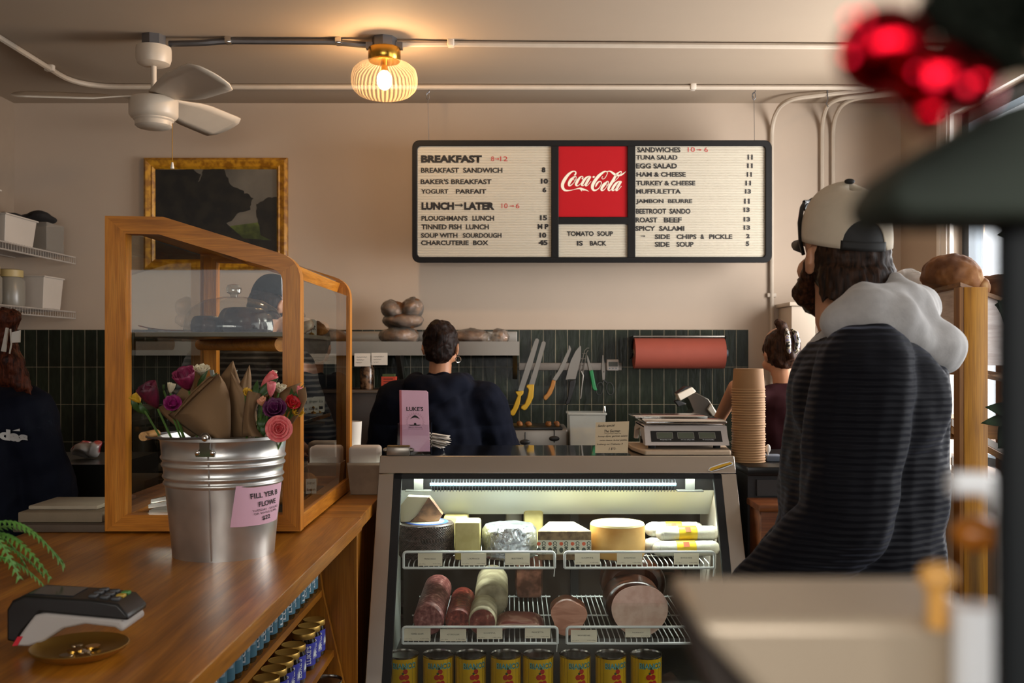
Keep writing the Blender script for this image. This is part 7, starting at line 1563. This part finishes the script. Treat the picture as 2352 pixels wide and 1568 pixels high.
# ---- woman at the left edge in a navy track jacket
wc_ = P(-95, 815, 3.10); w3 = Fig('person with reddish-brown tied hair and dark navy track jacket at the left edge', (wc_.x, wc_.y), (-.15, .98), 1.60, skin2, pitch=math.radians(-16))
aL = [w3.p(-.195, 0, 1.37), w3.p(-.25, .05, 1.08), w3.p(-.18, .25, .98)]; aR = [w3.p(.195, 0, 1.37), w3.p(.28, .04, 1.08), w3.p(.22, .24, .98)]
make(w3, [aL, aR]); trousers(w3, M_('dark_jeans', '#14161d', .8, var=.1, spec=.15))
trk = M_('navy_track', '#0a0d1a', .8, var=.15, bump=.2, bs=40, spec=.12)
jk = top(w3, trk, [aL, aR], 'track_jacket', 1.18, waist=.84, rs=(.10, .082, .05), disp=.014)
h4 = hairmat('auburn_hair', '#1c0b06', '#5a2a18'); k = w3.k; R3 = w3.rot()
b = B(); b.ell(w3.h(0, -.01, .17), (.088*k, .1*k, .1*k), rot=R3); b.ell(P(18, 735, 2.98), (.036, .036, .038)); b.chain([w3.h(.04, -.06, .17), P(14, 770, 2.98), P(20, 790, 2.98)], [.05, .032, .026]); b.chain([P(16, 790, 2.98), P(28, 835, 2.96), P(50, 880, 2.96), P(72, 902, 2.97)], [.03, .034, .026, .006]); b.chain([P(4, 800, 2.98), P(14, 870, 2.96)], [.04, .026])
b.blob('hair', h4, w3.t, vox=.006, sm=2, disp=.008, dscale=40)
clipw = M_('clip_white', '#b0a89e', .4)
b = B(); b.extr([P(27, 763, 2.92), P(46, 758, 2.93), P(45, 786, 2.93), P(27, 787, 2.92)], (0, .006, 0)); b.extr([P(13, 752, 2.92), P(18, 753, 2.92), P(12, 808, 2.92), P(2, 806, 2.92)], (0, .006, 0)); b.obj('hair_clip', clipw, w3.t, smooth=False, label='square white hair clip')
B().tube([P(24, 755, 2.92), P(26, 790, 2.92), P(22, 812, 2.92)], .0025, 6).obj('clip_pin', clipw, w3.t)
# lettering across the back of the jacket, laid on the cloth
jv = [jk.matrix_world @ v.co for v in jk.data.vertices]; off = rootloc(jk); jv = [V(v.co)+off for v in jk.data.vertices]
def on_jacket(px, py):
    best = None
    for v in jv:
        x, y = 1176+v.x/v.y*F, HZ+(EYE-v.z)/v.y*F
        if abs(x-px) < 14 and abs(y-py) < 14 and (best is None or v.y < best): best = v.y
    return (best or 2.9)-.006
gz = [[on_jacket(-70+20*i, 970+12*j) for j in range(6)] for i in range(8)]
def jy(px, py):
    a, c = min(6.999, max(0, (px+70)/20)), min(4.999, max(0, (py-970)/12)); i, j = int(a), int(c); a -= i; c -= j
    return (gz[i][j]*(1-a)+gz[i+1][j]*a)*(1-c)+(gz[i][j+1]*(1-a)+gz[i+1][j+1]*a)*c
def jf(u, v): x = -58+122*u; y = 1003+14*u-(23-2*u)*v-4*v; return P(x, y, jy(x, y)-.003)
text('adidas', jf, M_('jacket_print', '#a9a6a4', .6), jk, 'jacket_lettering', bold=.06)
t3 = [P(x, y, jy(x, y)-.004) for x, y in ((28, 989), (45, 984), (46, 990))]; B().poly(t3).obj('jacket_print_mark', M_('jacket_print', '#a9a6a4', .6), jk, smooth=False)
# crinkled snack bag on the work side
q = P(198, 1030, 3.7); b = B(); b.ell(q, (.055, .03, .026), nu=40, nv=24)
for v in b.bm.verts: v.co += .020*noise.noise_vector(v.co*28)
b.obj('food_bag', mix2('red_white_bag', '#7a1418', '#8a8480', 9, .45, .5, rough=.3, bump=.4), label='crumpled red and white bag in the dark corner left of the pastry case', cat='bag', loc=q, angle=0)
b = B().box2((q.x-.35, 3.5, .0), (q.x+.18, 3.95, q.z-.037)); b.obj('dark_trolley', M_('stand_black', '#171513', .3), label='dark low unit left of the pastry case below the crumpled bag', cat='cabinet', loc=(q.x, 3.7, 0), smooth=False)
# ================================================================= CLOSE, OUT-OF-FOCUS FOREGROUND ON THE RIGHT
Q = P
YO = .20
orn = thing('ornament', 'shiny red ornament cluster out of focus at the top right', 'ornament', Q(2050, 130, YO))
redfoil = M_('red_foil', '#b00a1c', .16, 1, var=.1); redglint = glow('red_glint_glow', (1.0, .006, .035), 3.2)
for px, py, r in ((2030, 120, 108), (2140, 190, 98), (2225, 200, 72), (2135, 265, 45)):
    B().ell(Q(px, py, YO+.007*((px % 7)/7)), r/F*YO, nu=32, nv=20).obj('bauble', redfoil, orn, angle=0)
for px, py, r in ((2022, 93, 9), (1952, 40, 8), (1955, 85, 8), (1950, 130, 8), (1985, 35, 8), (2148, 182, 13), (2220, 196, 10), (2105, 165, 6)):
    B().ell(Q(px, py, YO-.013), r/F*YO, nu=14, nv=10).obj('bauble_glint', redglint, orn, angle=0)  # small glowing spheres stand in for the highlights on the foil baubles
gar = thing('garland', 'very dark green leaf garland out of focus in the top right corner', 'garland', Q(2250, 60, YO+.012))
dkl = M_('garland_green', '#0a0e08', .85, var=.3, spec=.1)
B().tube([Q(2110, -60, YO+.018), Q(2200, 60, YO+.018), Q(2290, 130, YO+.018), Q(2420, 170, YO+.018)], .002, 8).obj('stem', dkl, gar)
B().tube([Q(2200, 60, YO+.018), V((Q(2230, 0, YO).x, YO+.02, 1.9)), V((Q(2230, 0, YO).x, YO+.02, CEIL))], .001, 6).obj('hanging_cord', dkl, gar)
for i in range(46):
    px, py = R.uniform(2110, 2400), R.uniform(-60, 170); py = min(py, 30+(px-2090)*.8)
    leaf(Q(px, py, YO+.018), Q(px+R.uniform(-50, 50), py+R.uniform(-50, 55), YO+.013), .0055, gar, dkl)
YH, YM = .24, .30
stand = thing('ledge', 'narrow dark wooden ledge carrying the out-of-focus steel dispenser and lamp', 'ledge', (.25, .33, 0))
B().box2((.10, .20, 1.235), (.42, .45, 1.26), bev=.004).obj('board', oakz, stand, smooth=False)
for x in (.13, .39): B().box2((x-.015, .40, 0), (x+.015, .43, 1.234)).obj('leg', oakz, stand, smooth=False)
lampd = thing('task_lamp', 'dark grey-green hooded lamp on a post, out of focus at the right edge', 'lamp', (Q(2400, 0, YH).x, YH, 1.2605))
hoodm = M_('lamp_hood_green', '#30362f', .7, var=.08, spec=.2)
B().extr([Q(x, y, YH) for x, y in ((2055, 430), (2095, 370), (2185, 312), (2315, 235), (2480, 185), (2480, 500), (2095, 494), (2060, 474))], (0, .035, 0)).obj('hood', hoodm, lampd, bevel=.003)
x0, x1 = Q(2372, 0, YH).x, Q(2480, 0, YH).x
B().cyl(((x0+x1)/2, YH+.018, 1.2605), ((x0+x1)/2, YH+.018, Q(0, 470, YH).z), (x1-x0)/2, n=24).obj('post', M_('lamp_post_dark', '#141719', .6, spec=.2), lampd)
mch = thing('steel_dispenser', 'pale steel dispenser out of focus in the lower right foreground', 'dispenser', (Q(1980, 0, YM).x, YM, 1.2605))
steelm = M_('reflected_beige_steel', '#b3a28c', .38, .3, var=.06)  # beige of the reflected room is put into the base colour
B().extr([Q(1600, 1422, YM), Q(2300, 1422, YM), Q(2300, 1850, YM), Q(1890, 1850, YM), Q(1745, 1600, YM), Q(1622, 1470, YM)], (0, .06, 0)).obj('steel_body', steelm, mch, bevel=.006)
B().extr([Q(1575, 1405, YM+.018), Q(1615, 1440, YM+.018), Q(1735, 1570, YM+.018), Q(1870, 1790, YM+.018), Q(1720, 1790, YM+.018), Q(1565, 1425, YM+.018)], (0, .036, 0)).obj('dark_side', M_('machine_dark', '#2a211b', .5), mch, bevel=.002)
xr2 = Q(2285, 0, YM-.02).x; B().cyl((xr2, YM-.010, 1.262), (xr2, YM-.010, Q(0, 1372, YM).z), .0072, n=24).obj('glint_tube', M_('white_window_glint', '#f0f2f4', .2, coat=.5), mch)  # painted white in place of the window's reflection on a chrome tube
B().tube(bend([Q(2185, 1110, YM+.01), Q(2275, 1110, YM+.01), Q(2312, 1180, YM+.01), Q(2312, 1400, YM+.01)], .006), .0038, 14).obj('bent_glint_pipe', M_('white_window_glint', '#f0f2f4', .2, coat=.5), mch)  # same white as the tube, standing in for a window highlight
B().ell(Q(2152, 1325, YM-.004), (.0055, .005, .0045)).cyl(Q(2152, 1325, YM-.004), Q(2152, 1440, YM-.004), .003).obj('orange_glint', M_('orange_glint_tint', '#d9a052', .3), mch)  # added shape; its orange imitates a lamp reflected in the steel
B().ell(Q(2240, 1225, YM+.03), (.008, .007, .006)).obj('amber_knob', M_('amber_plastic', '#9a5a10', .3), mch)
B().cyl(Q(2240, 1225, YM+.03), Q(2240, 1440, YM+.03), .0015, n=8).obj('knob_stem', black, mch)
B().box2((Q(1800, 0, YM).x, YM+.005, 1.2605), (Q(2250, 0, YM).x, YM+.055, Q(0, 1845, YM).z)).obj('foot', black, mch, smooth=False)
